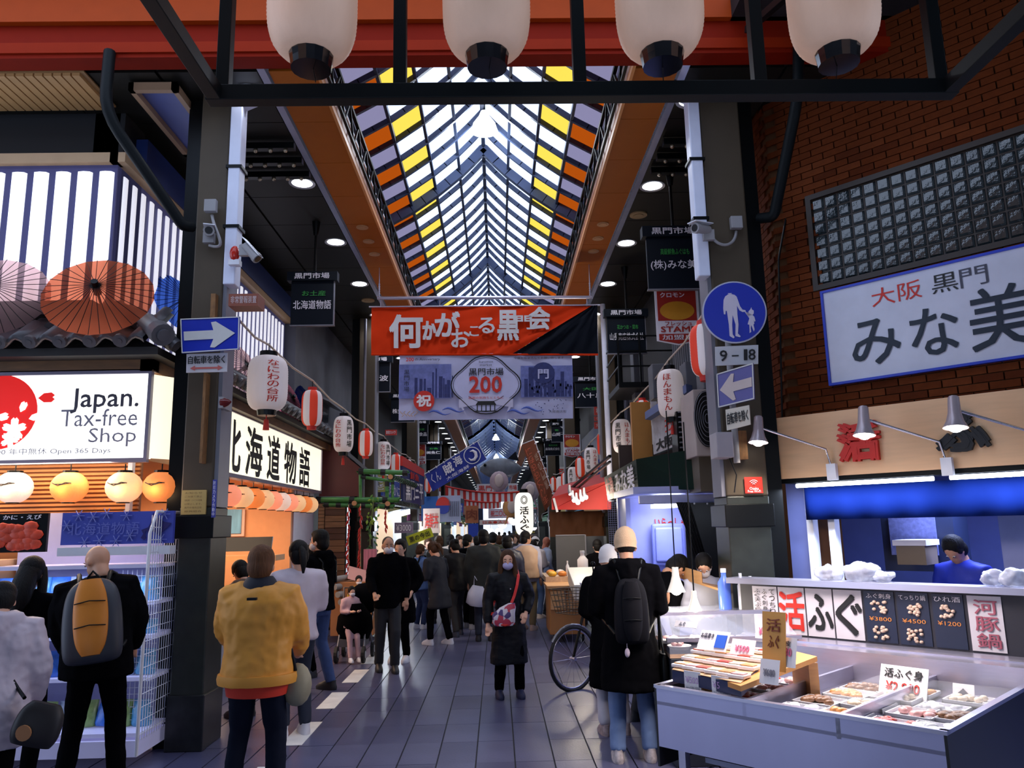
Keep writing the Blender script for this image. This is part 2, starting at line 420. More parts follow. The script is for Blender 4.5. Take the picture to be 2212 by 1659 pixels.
# beige ceiling vents and soffit discs
for (px, py, w) in [(1379, 463, 'right'), (795, 648, 'left')]:
    p = onZ(px, py, SH); m_ = MB().disc(p-V((0, 0, .02)), (0, 0, 1), .12, 20, .02); m_.disc(p-V((0, 0, .03)), (0, 0, 1), .07, 16, .012, 0)
    t = m_.build('ceiling_vent', mat('beige_vent', (.35, .24, .12), .5), loc=p); tag(t, f'small beige round air vent in the {w} black ceiling', 'vent')
for side, x in (('left', -1.84), ('right', 1.57)):
    for k, y in enumerate((10.45, 11.0, 11.55)):
        m_ = MB().disc((x, y, SH-.012), (0, 0, 1), .085, 18, .014)
        m_.disc((x, y, SH-.02), (0, 0, 1), .06, 18, .01)
        t = m_.build('ceiling_speaker', mat('beige_disc', (.55, .3, .14), .5), loc=(x, y, SH))
        tag(t, f'{["nearest", "middle", "farthest"][k]} of three small round discs in the {side} orange soffit', 'ceiling speaker')
# perforated black battens across the ceiling near the columns
for side, x0, x1 in (('left', -3.0, -2.15), ('right', 1.9, 2.75)):
    for k, y in enumerate((7.95, 8.3, 8.65)):
        t = thing('ceiling_batten', f'{["nearest", "middle", "farthest"][k]} of three black studded ceiling battens, {side} side', 'batten', (x0, y, SH-.06))
        MB().box(x0, x1, y-.04, y+.04, SH-.1, SH-.03).build('rail', black, t)
        m_ = MB()
        for q in range(5): m_.ball((x0+.1+q*(x1-x0-.2)/4, y, SH-.11), .025, 8, 5)
        m_.build('stud', mat('stud_brass', (.5, .42, .3), .3, .7), t)
# front fascia of the arcade --------------------------------------
f1 = thing('arcade_fascia', 'long orange and dark red sign beam across the arcade mouth, behind the big lanterns', 'beam', (0, 6.5, 6))
MB().box(-9, 7, 6.3, 6.55, 6.3, 6.62).build('upper_board', orange_f, f1)
MB().box(-9, 7, 6.36, 6.55, 5.98, 6.3).build('lower_board', red_f, f1)
MB().box(-9, 7, 6.34, 6.36, 6.02, 6.12).build('rail', mat('red_rail', (.28, .018, .002), .6, spec=.1), f1)
MB().box(-9, 7, 6.24, 6.32, 6.62, 6.72).build('cap_moulding', mat('orange_cap', (.7, .2, .03), .5), f1)
MB().box(-9, 7, 6.15, 6.5, 6.72, 9.2).build('sign_board', orange_f, f1)
# left slatted soffit beyond the fascia
sl = struct(MB().box(-9, -3.72, 6.56, 7.18, 5.975, 5.99).build('trim_4', mat('brown_soffit_board', (.3, .16, .06), .5)))
me = share('slat', lambda: MB().box(-.035, .035, -.3, .3, 0, .03).build('p', mat('brown_soffit_slat', (.5, .28, .11), .45)))
for k in range(60): inst('slat', me, (-3.8-k*.085, 6.88, 5.945), sl)
# pillars ----------------------------------------------------------
pipe_w = mat('white_downpipe', (.72, .75, .92), .3)
def pillar(x0, x1, y, side, lab, strip=True):
    t = thing('arcade_pillar', lab, 'pillar', ((x0+x1)/2, y+.2, 0)); q = 1 if side == 'left' else -1
    MB().box(x0, x1, y, y+.42, 2.02, SH+.3).build('shaft', brownpaint, t, bevel=.015)
    MB().box(x0-.03, x1+.03, y-.03, y+.45, 1.75, 1.95).build('collar_band', black, t, bevel=.008)
    MB().box(x0, x1, y, y+.42, 0, 2.02).build('base_casing', mat('worn_dark_green_casing', (.022, .026, .022), .35, .2, var=.5, scale=9), t, bevel=.01)
    MB().box(x0-.02, x1+.02, y-.02, y+.44, 0, .45).build('foot', mat('scuffed_foot_plate', (.03, .032, .036), .3, .5, var=.5, scale=12), t, bevel=.01)
    xo = x0 if side == 'left' else x1
    MB().box(min(xo, xo-q*.16), max(xo, xo-q*.16), y+.1, y+.36, 0, SH+.2).build('outer_channel', black, t)
    xi = x1 if side == 'left' else x0
    MB().box(min(xi, xi+q*.035), max(xi, xi+q*.035), y+.02, y+.3, 2.02, SH).build('side_channel', greyst, t)
    return t
pillar(-2.80, -2.52, 7.0, 'left', 'near left arcade pillar, brown painted steel with black collar band')
pillar(2.04, 2.42, 6.95, 'right', 'near right arcade pillar, brown painted steel with black collar band')
for k, y in enumerate((15.3, 23.6, 31.9, 40.2)):
    o_ = ['second', 'third', 'fourth', 'fifth'][k]
    pillar(-2.72, -2.4, y, 'left', f'{o_} brown arcade pillar from the gate on the left side'); pillar(2.1, 2.42, y, 'right', f'{o_} brown arcade pillar from the gate on the right side')
# ================================================================ LEFT CORNER BUILDING
blk = mat('black_wall', (.006, .006, .008), .7)
lw = struct(MB().box(-9, XL, YW+.06, YW+.5, 3.6, 6.2).box(XL-.3, XL-.05, YW+.06, 15.2, 2.9, 6.2).build('wall_left', blk))
glow = mat('emissive_corrugated_sheet', (.75, .8, .95), .4, emit=1.25, ecol=(.93, .96, 1), var=.05)  # brightness of the strips is put in as emission
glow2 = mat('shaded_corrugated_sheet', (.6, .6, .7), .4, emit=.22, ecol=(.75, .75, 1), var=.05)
cs = thing('emissive_louvre_wall', 'backlit wall of upright white strips above the tiled eave of the corner shop', 'louvre wall', (XL, YW, 3.9))
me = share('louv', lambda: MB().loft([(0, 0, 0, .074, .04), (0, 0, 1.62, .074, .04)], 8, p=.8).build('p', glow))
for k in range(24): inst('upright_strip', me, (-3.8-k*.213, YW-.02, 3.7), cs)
me2 = share('louv2', lambda: MB().loft([(0, 0, 0, .012, .05), (0, 0, 1.62, .012, .05)], 8, p=.8).build('p', mat('side_corrugated_sheet', (.7, .72, .85), .4, emit=.75, ecol=(.93, .92, 1), var=.05)))  # side strips: dimmer look set by weaker emission
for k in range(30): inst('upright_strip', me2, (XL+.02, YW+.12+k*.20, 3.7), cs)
MB().box(-9, XL+.03, YW-.09, YW+.03, 5.4, 5.5).box(XL-.05, XL+.1, YW-.09, 13.4, 5.4, 5.5).build('cream_top_rail', mat('cream_rail', (.55, .36, .2), .5), cs)
MB().box(-9, XL, YW-.02, YW+.06, 3.6, 5.4).box(XL-.04, XL, YW, 13.4, 3.6, 5.4).build('backing', mat('louvre_backing', (.03, .03, .12), .6, emit=.06, ecol=(.4, .4, 1)), cs)  # backing emits faintly so the gaps look semi-lit
# blue roller band above side louvres
b = MB().box(XL-.05, XL+.12, 7.6, 15.0, 5.5, 5.85).build('blue_side_band', mat('blue_band', (.015, .035, .16), .4), loc=(XL, 11, 5.6)); tag(b, 'long dark blue band above the side louvres under the black ceiling', 'trim')
# grey vent frame in the ceiling
a = [onZ(x, y, SH) for x, y in ((255, 160), (395, 300), (285, 300), (385, 195))]
t = thing('ceiling_hatch', 'open pale-framed hatch in the ceiling left of the near pillar', 'hatch', onZ(330, 230, SH-.1))
x0, y0, x1, y1 = -3.4, 6.75, -2.95, 8.1
m_ = MB().box(x0, x0+.05, y0, y1, 5.9, 5.98).box(x1-.05, x1, y0, y1, 5.9, 5.98).box(x0, x1, y1-.06, y1, 5.9, 5.98).box(x0, x1, y0, y0+.06, 5.9, 5.98)
m_.build('frame', mat('hatch_frame', (.4, .25, .15), .4), t)
MB().box(x0+.05, x1-.05, y0+.05, y1-.05, 5.96, 5.99).build('inner_panel', mat('hatch_blue', (.08, .12, .4), .3), t)
# kawara tiled canopy -------------------------------------------
kaw = mat('grey_roof_tile', (.085, .085, .095), .38, .1, var=.35, scale=8)
can = thing('tiled_canopy', 'grey wavy tiled canopy with hip end over the corner shop', 'canopy', (-3.3, 6.9, 3.6))
ZE, ZT = 3.46, 3.9        # eave height and top
XE = -2.98; YE = 6.72
def ktile():
    m_ = MB(); n = 8; L_ = .36; vs = []
    for r_ in range(2):
        for i in range(n+1):
            a_ = i/n*.26; zz = -.042*math.sin(2*math.pi*i/n)
            vs.append((a_-.13, r_*L_, zz-.03)); vs.append((a_-.13, r_*L_, zz+.02))
    fs = []
    for i in range(n):
        p, q = 2*i, 2*(i+1); s_ = 2*(n+1)
        fs += [(p, q, q+s_, p+s_), (p+1, p+1+s_, q+1+s_, q+1), (p, p+1, q+1, q)]
    m_.add(vs, fs, 0, True); m_.tube([(-.065, -.035, .0), (-.065, .0, .0)], .06, 12); m_.tube([(-.065, -.04, .0), (-.065, -.035, .0)], .025, 8)
    return m_.build('p', kaw)
kme = share('kt', ktile)
sl_a = math.atan2(ZT-ZE, .6)
for r_ in range(2):
    for k in range(22):
        o = inst('roof_tile', kme, (XE-.25-k*.262-.0*r_, YE+.02+r_*.31, ZE+.03+r_*.2), can); o.rotation_euler = (sl_a, 0, 0)
for r_ in range(2):
    for k in range(30):
        o = inst('roof_tile', kme, (XE+.06-r_*.31, YE+.3+k*.262, ZE+.03+r_*.2), can); o.rotation_euler = Mx.Rotation(math.pi/2, 3, 'Z').to_euler(); o.rotation_euler = (Mx.Rotation(math.pi/2, 3, 'Z') @ Mx.Rotation(sl_a, 3, 'X')).to_euler()
h = MB(); h.tube([(XE+.06, YE-.06, ZE+.06), (XE-.32, YE+.36, ZE+.33), (XE-.75, YE+.6, ZE+.5)], [.085, .08, .08], 12)
h.tube([(XE+.11, YE-.11, ZE+.03), (XE+.03, YE-.03, ZE+.09)], .1, 14); h.tube([(XE+.125, YE-.125, ZE+.02), (XE+.1, YE-.1, ZE+.04)], .055, 12)
h.build('hip_ridge', kaw, can)
MB().box(-9, XL, YW-.3, YW+.1, ZT-.1, ZT+.03).build('top_flashing', mat('dark_flashing', (.02, .018, .018), .5), can)
MB().prism([(XE-.02, YE+.1, ZE-.02), (XL-.0, YW, ZT-.1), (XL-.0, YW, ZE-.09), (XE-.02, YE+.1, ZE-.09)], (-1, 0, 0), 6).prism([(XE-.02, YE+.1, ZE-.02), (XL, YW, ZT-.1), (XL, YW, ZE-.09), (XE-.02, YE+.1, ZE-.09)], (0, 1, 0), 8.0).build('eave_box', mat('black_eave', (.012, .01, .01), .6), can)
kwood = mat('knotty_beam', (.16, .075, .028), .5, var=.6, scale=5, stretch=(1, 1, 5))
MB().box(-9, -3.12, YE+.3, YE+.42, 3.27, ZE-.09).box(-3.24, -3.12, YE+.3, 15, 3.26, ZE-.09).build('knotty_beam', kwood, can)
# light sign, front --------------------------------------------
SX = -3.16; SY = 7.05
signface = mat('lit_sign_face', (1, 1, .97), .5, emit=1.5, ecol=(1, 1, .93), var=.02)
creamface = mat('lit_cream_sign_face', (1, .95, .75), .5, emit=1.12, ecol=(1, .93, .7), var=.25, scale=30)
frm = mat('lilac_grey_frame', (.33, .3, .4), .3, .5)
sg = thing('tax_free_sign', 'large backlit white shop sign with red sakura circle, over the left shopfront', 'sign', (-4, SY, 2.8))
zb, zt = 2.47, 3.24
MB().box(-9, SX, SY, SY+.12, zb, zt).build('face', signface, sg)
MB().box(-9, SX+.03, SY-.03, SY+.02, zt, zt+.04).box(-9, SX+.03, SY-.03, SY+.02, zb-.04, zb).box(SX, SX+.03, SY-.03, SY+.02, zb, zt).build('frame', frm, sg)
MB().add([(SX, SY, zb), (SX+.2, SY+.3, zb), (SX+.2, SY+.3, zt), (SX, SY, zt)], [(0, 1, 2, 3)]).build('corner_panel', creamface, sg)
wp = lambda px0, py0, px1, py1, Y: (lambda a, b, c: plane_warp(a, b, c))(onY(px0, py1, Y), V((onY(px1, py1, Y).x-onY(px0, py1, Y).x, 0, 0)), V((0, 0, onY(px0, py0, Y).z-onY(px0, py1, Y).z)))
ink = mat('grey_ink', (.06, .06, .09), .6); ink2 = mat('pale_grey_ink', (.25, .25, .32), .6)
letters(sg, [('Japan.', wp(152, 840, 298, 893, SY-.002), (0, 0, 1, 1), False, .012, ink), ('Tax-free', wp(130, 885, 296, 922, SY-.002), (0, 0, 1, 1), False, 0, ink2),
             ('Shop', wp(190, 925, 293, 966, SY-.002), (0, 0, 1, 1), False, 0, ink2), ('10:00 年中無休 Open 365 Days', wp(-30, 970, 238, 986, SY-.002), (0, 0, 1, 1), False, 0, ink2)])
c = onY(-2, 890, SY-.006); m_ = MB().disc(c, (0, 1, 0), .34, 40, .004)
petal = lambda o, ang, s: [o+V((math.cos(ang)*x-math.sin(ang)*z, 0, math.sin(ang)*x+math.cos(ang)*z))*s for x, z in ((0, 0), (.35, .28), (.8, .3), (1, .12), (.86, 0), (1, -.12), (.8, -.3), (.35, -.28))]
for (px, py, a_, s_) in ((82, 860, .05, .15), (55, 893, -2.6, .02)): m_.prism(petal(onY(px, py, SY-.006), a_, s_), (0, 1, 0), .004)
m_.build('red_disc', mat('sign_red', (.85, .01, .01), .5, emit=.55, ecol=(.9, .01, .0)), sg)
m_ = MB()
for k in range(5): m_.prism(petal(onY(30, 928, SY-.014), 1.57+k*1.2566, .11), (0, 1, 0), .004)
m_.prism(petal(onY(44, 890, SY-.014), 1.2, .1), (0, 1, 0), .004); m_.prism(petal(onY(-8, 905, SY-.014), .3, .11), (0, 1, 0), .004); m_.prism(petal(onY(62, 905, SY-.014), .3, .1), (0, 1, 0), .004)
for k in range(5): m_.prism(petal(onY(20, 950, SY-.014), 1.2+k*1.2566, .08), (0, 1, 0), .004)
m_.build('blossom_print', signface, sg)
# light sign, side ------------------------------------------------
sg2 = thing('hokkaido_sign', 'backlit cream sign with five brush characters on the corridor side of the corner shop', 'sign', (-3.2, 11, 2.8))
XS = -3.22; ya, yb = 8.2, 14.35
MB().box(XS-.12, XS, ya, yb, zb+.03, zt).build('face', creamface, sg2)
MB().box(XS-.12, XS+.02, ya, yb+.03, zt, zt+.04).box(XS-.12, XS+.02, ya, yb+.03, zb-.02, zb+.03).box(XS-.1, XS+.02, yb, yb+.03, zb, zt).build('frame', frm, sg2)
its = []
for ch, (x0, x1, y0, y1) in zip('北海道物語', ((477, 517, 912, 1016), (528, 564, 928, 1032), (575, 602, 952, 1042), (612, 638, 966, 1050), (645, 667, 975, 1054))):
    p0, p1 = onX(x0, y1, XS), onX(x1, y1-4, XS); q = onX(x0, y0, XS)
    its.append((ch, plane_warp((XS, p0.y, 2.53), (0, p1.y-p0.y, 0), (0, 0, .62)), (0, 0, 1, 1), False, .02, black_i))
letters(sg2, its)
# shop interior -------------------------------------------------
peach = mat('peach_interior_wall', (.75, .36, .16), .6)
struct(MB().box(-7, -3.36, 12.9, 13.0, 0, 3.1).build('wall_shop_back', peach)); 
struct(MB().box(-9, -6.9, 7.0, 13, 0, 3.1).box(-9, -3.4, 7.4, 13, 2.5, 2.6).build('wall_shop', mat('slat_wall', (.6, .25, .08), .6)))
struct(MB().box(-3.42, -3.34, 13.0, 14.4, 0, 2.6).build('wall_shop_end', mat('lilac_white_panel', (.5, .48, .62), .5)))
o = MB().box(-3.335, -3.32, 13.9, 14.2, .8, 1.55).build('black_door_strip', black, loc=(-3.33, 14, 1)); tag(o, 'narrow black upright strip on the white shop end panel', 'strip')
# orange slat wall under the front sign
sw = thing('slatted_wall', 'orange slatted wall behind the round paper lanterns under the corner shop sign', 'wall panel', (-4, 7.4, 2))
MB().box(-9, -3.35, 7.42, 7.46, 0, 2.5).build('board', mat('orange_board', (.32, .12, .035), .6), sw)
me = share('oslat', lambda: MB().box(-3.0, 2.3, 0, .03, 0, .022).build('p', mat('orange_slat', (.62, .25, .07), .5)))
for k in range(14): inst('slat', me, (-5.65, 7.39, 1.95+k*.04), sw)
MB().box(-3.42, -3.38, 7.3, 7.36, 1.3, 2.5).build('upright_pole', white_p, sw)
lamp('AREA', 'shop_front_glow', (-4.2, 7.0, 2.44), 30, (1, .75, .5), 1.5, rot=(0, 0, 0), sizey=.3)
lamp('AREA', 'shop_inner_light', (-4.6, 10.6, 2.48), 160, (1, .72, .5), 2.0, sizey=3)
# round paper lanterns ---------------------------------------------
def paper(name, col, e, hot=0, ecol=None):
    return mat(name, col, .7, emit=e, ecol=ecol or col, var=.18, scale=7, bump=.3, bscale=30)
def round_lantern(loc, pm_, lab, r=.15, group=None):
    t = thing('paper_lantern', lab, 'lantern', loc, group); m_ = MB(); n = 16; rr = []
    for i in range(15):
        a_ = math.pi*(.12+.76*i/14); rr.append((0, 0, r*.93*math.cos(a_), r*math.sin(a_)*(1+.02*(i % 2)), r*math.sin(a_)*(1+.02*(i % 2))))
    m_.loft(rr, n); m_.build('paper_shade', pm_, t, local=True)
    MB().tube([(0, 0, r*.84), (0, 0, r*.97)], r*.42, 14, sm=False).build('top_cap', black, t, local=True)
    MB().tube([(0, 0, -r*.84), (0, 0, -r*.93)], r*.36, 14, sm=False).build('bottom_cap', black, t, local=True)
    m_ = MB()
    for k in range(3):
        pts = [V((math.cos(a0)*r*1.03*math.cos(z0), math.sin(a0)*r*1.03*math.cos(z0), r*.93*math.sin(z0))) for a0, z0 in ((-2.2+k*.25, .25-.1*k), (-1.7+k*.2, .05+.1*k), (-1.2+.1*k, .2))]
        m_.tube(pts, .004, 4)
    m_.build('brush_mark', black_i, t, local=True)
    MB().tube([(0, 0, r*.97), (0, 0, r*1.35)], .006, 5).build('hook', black, t, local=True)
    return t
LW = paper('warm_white_lantern_paper', (.9, .55, .32), .62, ecol=(1, .55, .25)); LO = paper('orange_lantern_paper', (.85, .25, .06), .62, ecol=(1, .26, .06)); LP = paper('pink_lantern_paper', (.85, .3, .2), .8, ecol=(1, .3, .16)); LB = paper('pale_lantern_paper', (.7, .62, .6), .65, ecol=(.9, .6, .45))
for k, (px, mt, lab) in enumerate([(30, LB, 'pale'), (150, LO, 'salmon orange'), (268, LW, 'cream'), (348, LO, 'orange')]):
    p = onY(px, 1053-k*.3, 7.15)
    round_lantern(p, mt, ['round pale lit paper lantern at the far left under the shop sign', 'round salmon lit paper lantern, second from the left under the shop sign', 'round cream lit paper lantern, third from the left under the shop sign', 'round orange lit paper lantern half hidden by the near left pillar'][k], .155)
    lamp('POINT', 'lantern_bulb', p+V((0, -.24, -.05)), 2.2, (1, .6, .3), .05)
cols_ = [LP, LW, LO, LW, LP, LB, LP, LW, LO, LW]; cn = ['pink', 'cream', 'orange', 'cream', 'pink', 'pale', 'salmon', 'cream', 'orange', 'cream']
for k, (px, py) in enumerate([(493, 1080), (521, 1083), (546, 1087), (568, 1090), (587, 1092), (606, 1094), (623, 1097), (640, 1099), (655, 1101), (668, 1103)]):
    p = onX(px, py, -3.3); p.z = 2.24
    round_lantern(p, cols_[k], f'{cn[k]} round lit lantern, {ordn[k]} from the pillar under the cream sign' if k else 'pink round lit lantern nearest the pillar in the corridor side row', .155)
# framed picture, shelves inside
t = thing('framed_picture', 'blue framed picture on the peach shop wall', 'picture', onY(503, 1130, 12.85))
p0, p1 = onY(478, 1160, 12.85), onY(530, 1100, 12.85)
MB().box(p0.x, p1.x, 12.84, 12.88, p0.z, p1.z).build('frame', mat('peach_frame', (.7, .5, .4), .5), t, bevel=.01)
MB().box(p0.x+.04, p1.x-.05, 12.82, 12.85, p0.z+.05, p1.z).build('print', mat('blue_print', (.15, .4, .85), .5, var=.7, scale=5, stretch=(3, 1, .5)), t)
t = thing('counter', 'pale wooden counter inside the corner shop behind the yellow jacket', 'counter', (-3.6, 9.5, 0))
MB().box(-4.0, -3.25, 8.2, 12.5, .75, .85).build('top', wood, t, bevel=.01); MB().box(-3.95, -3.35, 8.3, 12.4, .02, .75).build('base', mat('counter_base', (.5, .5, .55), .5), t)
t = thing('menu_board', 'long black sloping menu board inside the shop behind the counter', 'board', (-3.9, 11.5, 1.5)); MB().hexa((-4.3, 11.6, 1.52), (1.0, 0, 0), (0, .08, .2), (0, .04, 0)).build('board', black, t)
MB().box(-4.6, -3.2, 11.5, 12, 1.38, 1.46).build('shelf', wood, t)
for k in range(9):
    x, y = random.uniform(-3.95, -3.3), 8.5+k*.42
    o = MB().box(-.07, .07, -.09, .09, 0, random.choice((.12, .22, .3))).build('product_box', mat(f'box_colour_{k%4}', [(.7, .7, .75), (.75, .4, .15), (.2, .2, .25), (.8, .75, .6)][k % 4], .5), loc=(x, y, .85)); tag(o, f'small boxed product on the shop counter, {["white", "orange", "grey", "cream"][k%4]}, {ordn[k]} from the pillar', 'box', 'boxes on the shop counter')
# parasols --------------------------------------------------------
def parasol(c, nrm, r, col, lab, depth=.14, emi=.25):
    t = thing('paper_parasol', lab, 'parasol', c); nrm = V(nrm).normalized(); R_ = nrm.to_track_quat('Z', 'Y').to_matrix().to_4x4()
    mt = MATS.get('parasol_'+col[0]) or None
    if not mt:
        mt = pane_mat('parasol_'+col[0], col[1], .45)
    m_ = MB(); n = 32; vs = [R_ @ V((0, 0, depth))+V(c)]
    for rr in (.5, 1):
        for i in range(n):
            a_ = 2*math.pi*i/n; q = rr*r*(1 if i % 2 == 0 else .985); vs.append(R_ @ V((q*math.cos(a_), q*math.sin(a_), depth*(1-rr)))+V(c))
    fs = [(0, 1+i, 1+(i+1) % n) for i in range(n)]+[(1+i, 1+n+i, 1+n+(i+1) % n, 1+(i+1) % n) for i in range(n)]
    m_.add(vs, fs); m_.build('paper_canopy', mt, t, fix=False)
    m_ = MB()
    for i in range(0, n): m_.tube([R_ @ V((0, 0, depth+.006))+V(c), vs[1+n+i]+nrm*.006], .0035, 3, caps=False)
    m_.build('ribs', black, t, fix=False); m_ = MB(); m_.tube([R_ @ V((0, 0, depth-.1))+V(c), R_ @ V((0, 0, depth+.05))+V(c)], [.035, .03], 10); m_.tube([R_ @ V((0, 0, depth-.5))+V(c), R_ @ V((0, 0, depth-.1))+V(c)], .012, 6); m_.build('hub_and_handle', black, t)
    return t
pk = ('salmon', (1, .28, .15)); pl_ = ('pale_pink', (.9, .6, .6)); pb = ('blue', (.08, .2, .75)); pp = ('hot_pink', (.95, .3, .4))
parasol(onY(213, 640, 6.72), (.2, -.9, .48), .46, pk, 'salmon paper parasol with black hub open above the tiled eave')
parasol(onY(-12, 640, 6.86), (.2, -.9, .45), .46, pl_, 'pale pink paper parasol cut by the left edge of the photo')
parasol(onX(383, 655, -3.55), (1, -.4, .4), .36, pb, 'blue paper parasol partly hidden behind the near left pillar')
parasol(onX(520, 800, -3.45), (1, -.35, .4), .42, pl_, 'white and pink paper parasol on the side wall beside the pillar')
parasol(onX(617, 865, -3.45), (1, -.35, .4), .42, pp, 'pink paper parasol on the side wall behind the striped lantern')
parasol(onX(648, 868, -3.45), (1, -.35, .4), .42, pb, 'blue paper parasol behind the pink one on the side wall')
# ================================================================ LEFT CORRIDOR, beyond the corner shop
conc = mat('stained_concrete', (.10, .105, .13), .7, var=.5, scale=2)
struct(MB().box(-4.0, -3.5, 13.4, 20.5, 3.3, 6.0).build('wall_concrete', conc))
t = thing('window_awning', 'small pale metal awning over a window in the grey concrete wall', 'awning', (-3.4, 15, 4)); p = onX(672, 775, -3.45)
MB().hexa((-3.5, 14.6, 4.35), (0, 1.7, 0), (.35, 0, -.16), (0, 0, .04)).build('hood', mat('awning_metal', (.3, .3, .32), .4, .4), t)
MB().box(-3.52, -3.48, 14.8, 16.1, 3.4, 4.25).build('window_frame', mat('old_frame', (.16, .16, .17), .5), t); MB().box(-3.5, -3.46, 14.9, 16.0, 3.5, 4.15).build('glass', mat('dark_glass', (.02, .025, .035), .1), t)
maroon = mat('maroon_panel', (.11, .015, .015), .5)
yy = 14.7; P_ = lambda x, y, Y=yy: onY(x, y, Y)
t = thing('gable_panel', 'maroon side panel under a sloping grey canopy roof, past the cream sign', 'panel', P_(735, 1030))
MB().prism([P_(689, 1072), P_(782, 1072), P_(778, 1010), P_(706, 952), P_(689, 958)], (0, 1, 0), .08).build('panel', maroon, t)
MB().hexa(P_(700, 930), P_(806, 1022)-P_(700, 930), V((0, 0, -.08)), V((-.4, 3.5, 0))).build('canopy_roof', mat('grey_canopy_sheet', (.11, .12, .16), .35, .3), t)
t = thing('shopfront', 'brown plank-walled stall front past the corner shop', 'shopfront', (-3.1, 14.8, 0))
m_ = MB().box(-3.36, -2.85, 14.85, 15.0, 0, 2.3); m_.build('backing', mat('plank_back', (.03, .015, .01), .7), t)
pk_ = [mat('plank_a', (.2, .085, .035), .6, var=.6, scale=8, stretch=(.4, 1, 5)), mat('plank_b', (.28, .13, .055), .6, var=.6, scale=8, stretch=(.4, 1, 5)), mat('plank_c', (.12, .05, .025), .6, var=.6, scale=8, stretch=(.4, 1, 5))]
for k in range(20): MB().box(-3.22, -2.85, 14.82-random.random()*.02, 14.85, .05+k*.112, .05+k*.112+.104).build('plank', pk_[random.randrange(3)], t)
for k in range(34): MB().box(-3.35+.0*(k % 2), -3.24, 14.82, 14.85, .05+k*.066, .05+k*.066+.058).build('brick', mat('sand_brick', (.4, .2, .09), .7), t)
# bamboo frame
bam = mat('green_bamboo', (.05, .22, .05), .35, var=.4, scale=6); bamd = mat('black_binding', (.008, .01, .012), .6); cutm = mat('bamboo_cut_end', (.6, .3, .14), .6)
bf = thing('bamboo_frame', 'green bamboo pole frame bound with black cord over the chili stall', 'bamboo frame', P_(800, 1050, 14.4))
def bamboo(a, b, r=.05, bind=.25):
    a, b = V(a), V(b); m_ = MB(); n = max(2, int((b-a).length/.3)); pts = []; rad = []
    for i in range(n+1):
        for dt, k in ((-.012, 1), (0, 1.12), (.012, 1)): pts.append(a+(b-a)*min(1, max(0, i/n+dt))); rad.append(r*k)
    m_.tube(pts, rad, 8); m_.build('bamboo_pole', bam, bf); m_ = MB()
    L_ = (b-a).length; k = 0
    while k*bind < L_: p = a+(b-a)*(k*bind/L_); m_.tube([p, p+(b-a).normalized()*.09], r*1.2, 8, sm=False); k += 1
    m_.build('cord_binding', bamdm if False else bamd, bf)
P2 = lambda x, y: P_(x, y, 14.3)
for a, b, r, bd in [((683, 1080), (862, 1080), .05, .6), ((700, 1090), (850, 1094), .04, .22), ((775, 1018), (880, 1022), .05, .4), ((780, 1030), (850, 1040), .03, 9), ((778, 1015), (779, 1082), .03, 9), ((836, 1040), (836, 1082), .035, 9), ((848, 1036), (848, 1080), .025, 9)]:
    bamboo(P2(*a), P2(*b), r, bd)
bamboo(P2(845, 1030), P2(845, 1030)+V((.15, 2.6, -.02)), .05, .2); bamboo(P2(845, 1085), P2(845, 1085)+V((.2, 2.6, -.02)), .05, .15)
m_ = MB()
for x, y in ((765, 1087), (837, 1088), (843, 1030)): p = P_(x, y, 14.22); m_.disc(p, (0, 1, 0), .045, 12, .04)
m_.build('cut_end', cutm, bf)
# chili strings and vine
chili = mat('red_chili', (.6, .03, .02), .35, var=.5)
for si, (x, y0, y1, lab) in enumerate([(753, 1090, 1235, 'nearest the plank wall'), (779, 1088, 1285, 'in the middle'), (833, 1098, 1145, 'short one beside the black pole')]):
    t = thing('chili_string', f'hanging string of red chilies, {lab}', 'chili garland', P_(x, y0, 14.2)); top, bot = P_(x, y0, 14.2), P_(x, y1, 14.2)
    MB().tube([top, bot], .008, 5).build('string', mat('straw_string', (.7, .55, .35), .8), t)
    k = 0; z = top.z-.05
    while z > bot.z:
        a_ = random.uniform(0, 6.3); p = V((top.x, 14.2, z)); q = p+V((math.cos(a_)*.045, -abs(math.sin(a_))*.045, -.1))
        MB().tube([p, (p+q)/2+V((0, 0, .0)), q], [.012, .022, .003], 6).build('chili', chili, t); z -= .075; k += 1
t = thing('hanging_vine', 'green leafy vine hanging between the chili strings', 'vine', P_(803, 1075, 14.15)); top, bot = P_(808, 1072, 14.15), P_(800, 1232, 14.15)
MB().tube([top, (top+bot)/2+V((-.04, 0, 0)), bot], .01, 5).build('stem', mat('vine_stem', (.2, .25, .08), .7), t); lm = [mat('leaf_bright', (.3, .5, .06), .5), mat('leaf_dark', (.04, .14, .05), .5), mat('leaf_mid', (.12, .3, .06), .5)]
for k in range(90):
    f_ = random.random()**.8; p = top.lerp(bot, f_)+V((random.uniform(-.1, .1), random.uniform(-.08, .05), 0)); s_ = random.uniform(.03, .05); a_ = random.uniform(0, 6.3)
    u_ = V((math.cos(a_), random.uniform(-.5, .5), math.sin(a_)-.4)).normalized()*s_; w_ = u_.cross(V((0, 1, .2))).normalized()*s_*.5
    MB().add([p-u_, p-w_, p+V((0, -.01, 0)), p+w_, p+u_], [(0, 1, 2), (0, 2, 3), (1, 4, 2), (2, 4, 3)]).build('leaf', lm[(0 if f_ < .4 else 1) if random.random() < .7 else 2], t, fix=False)
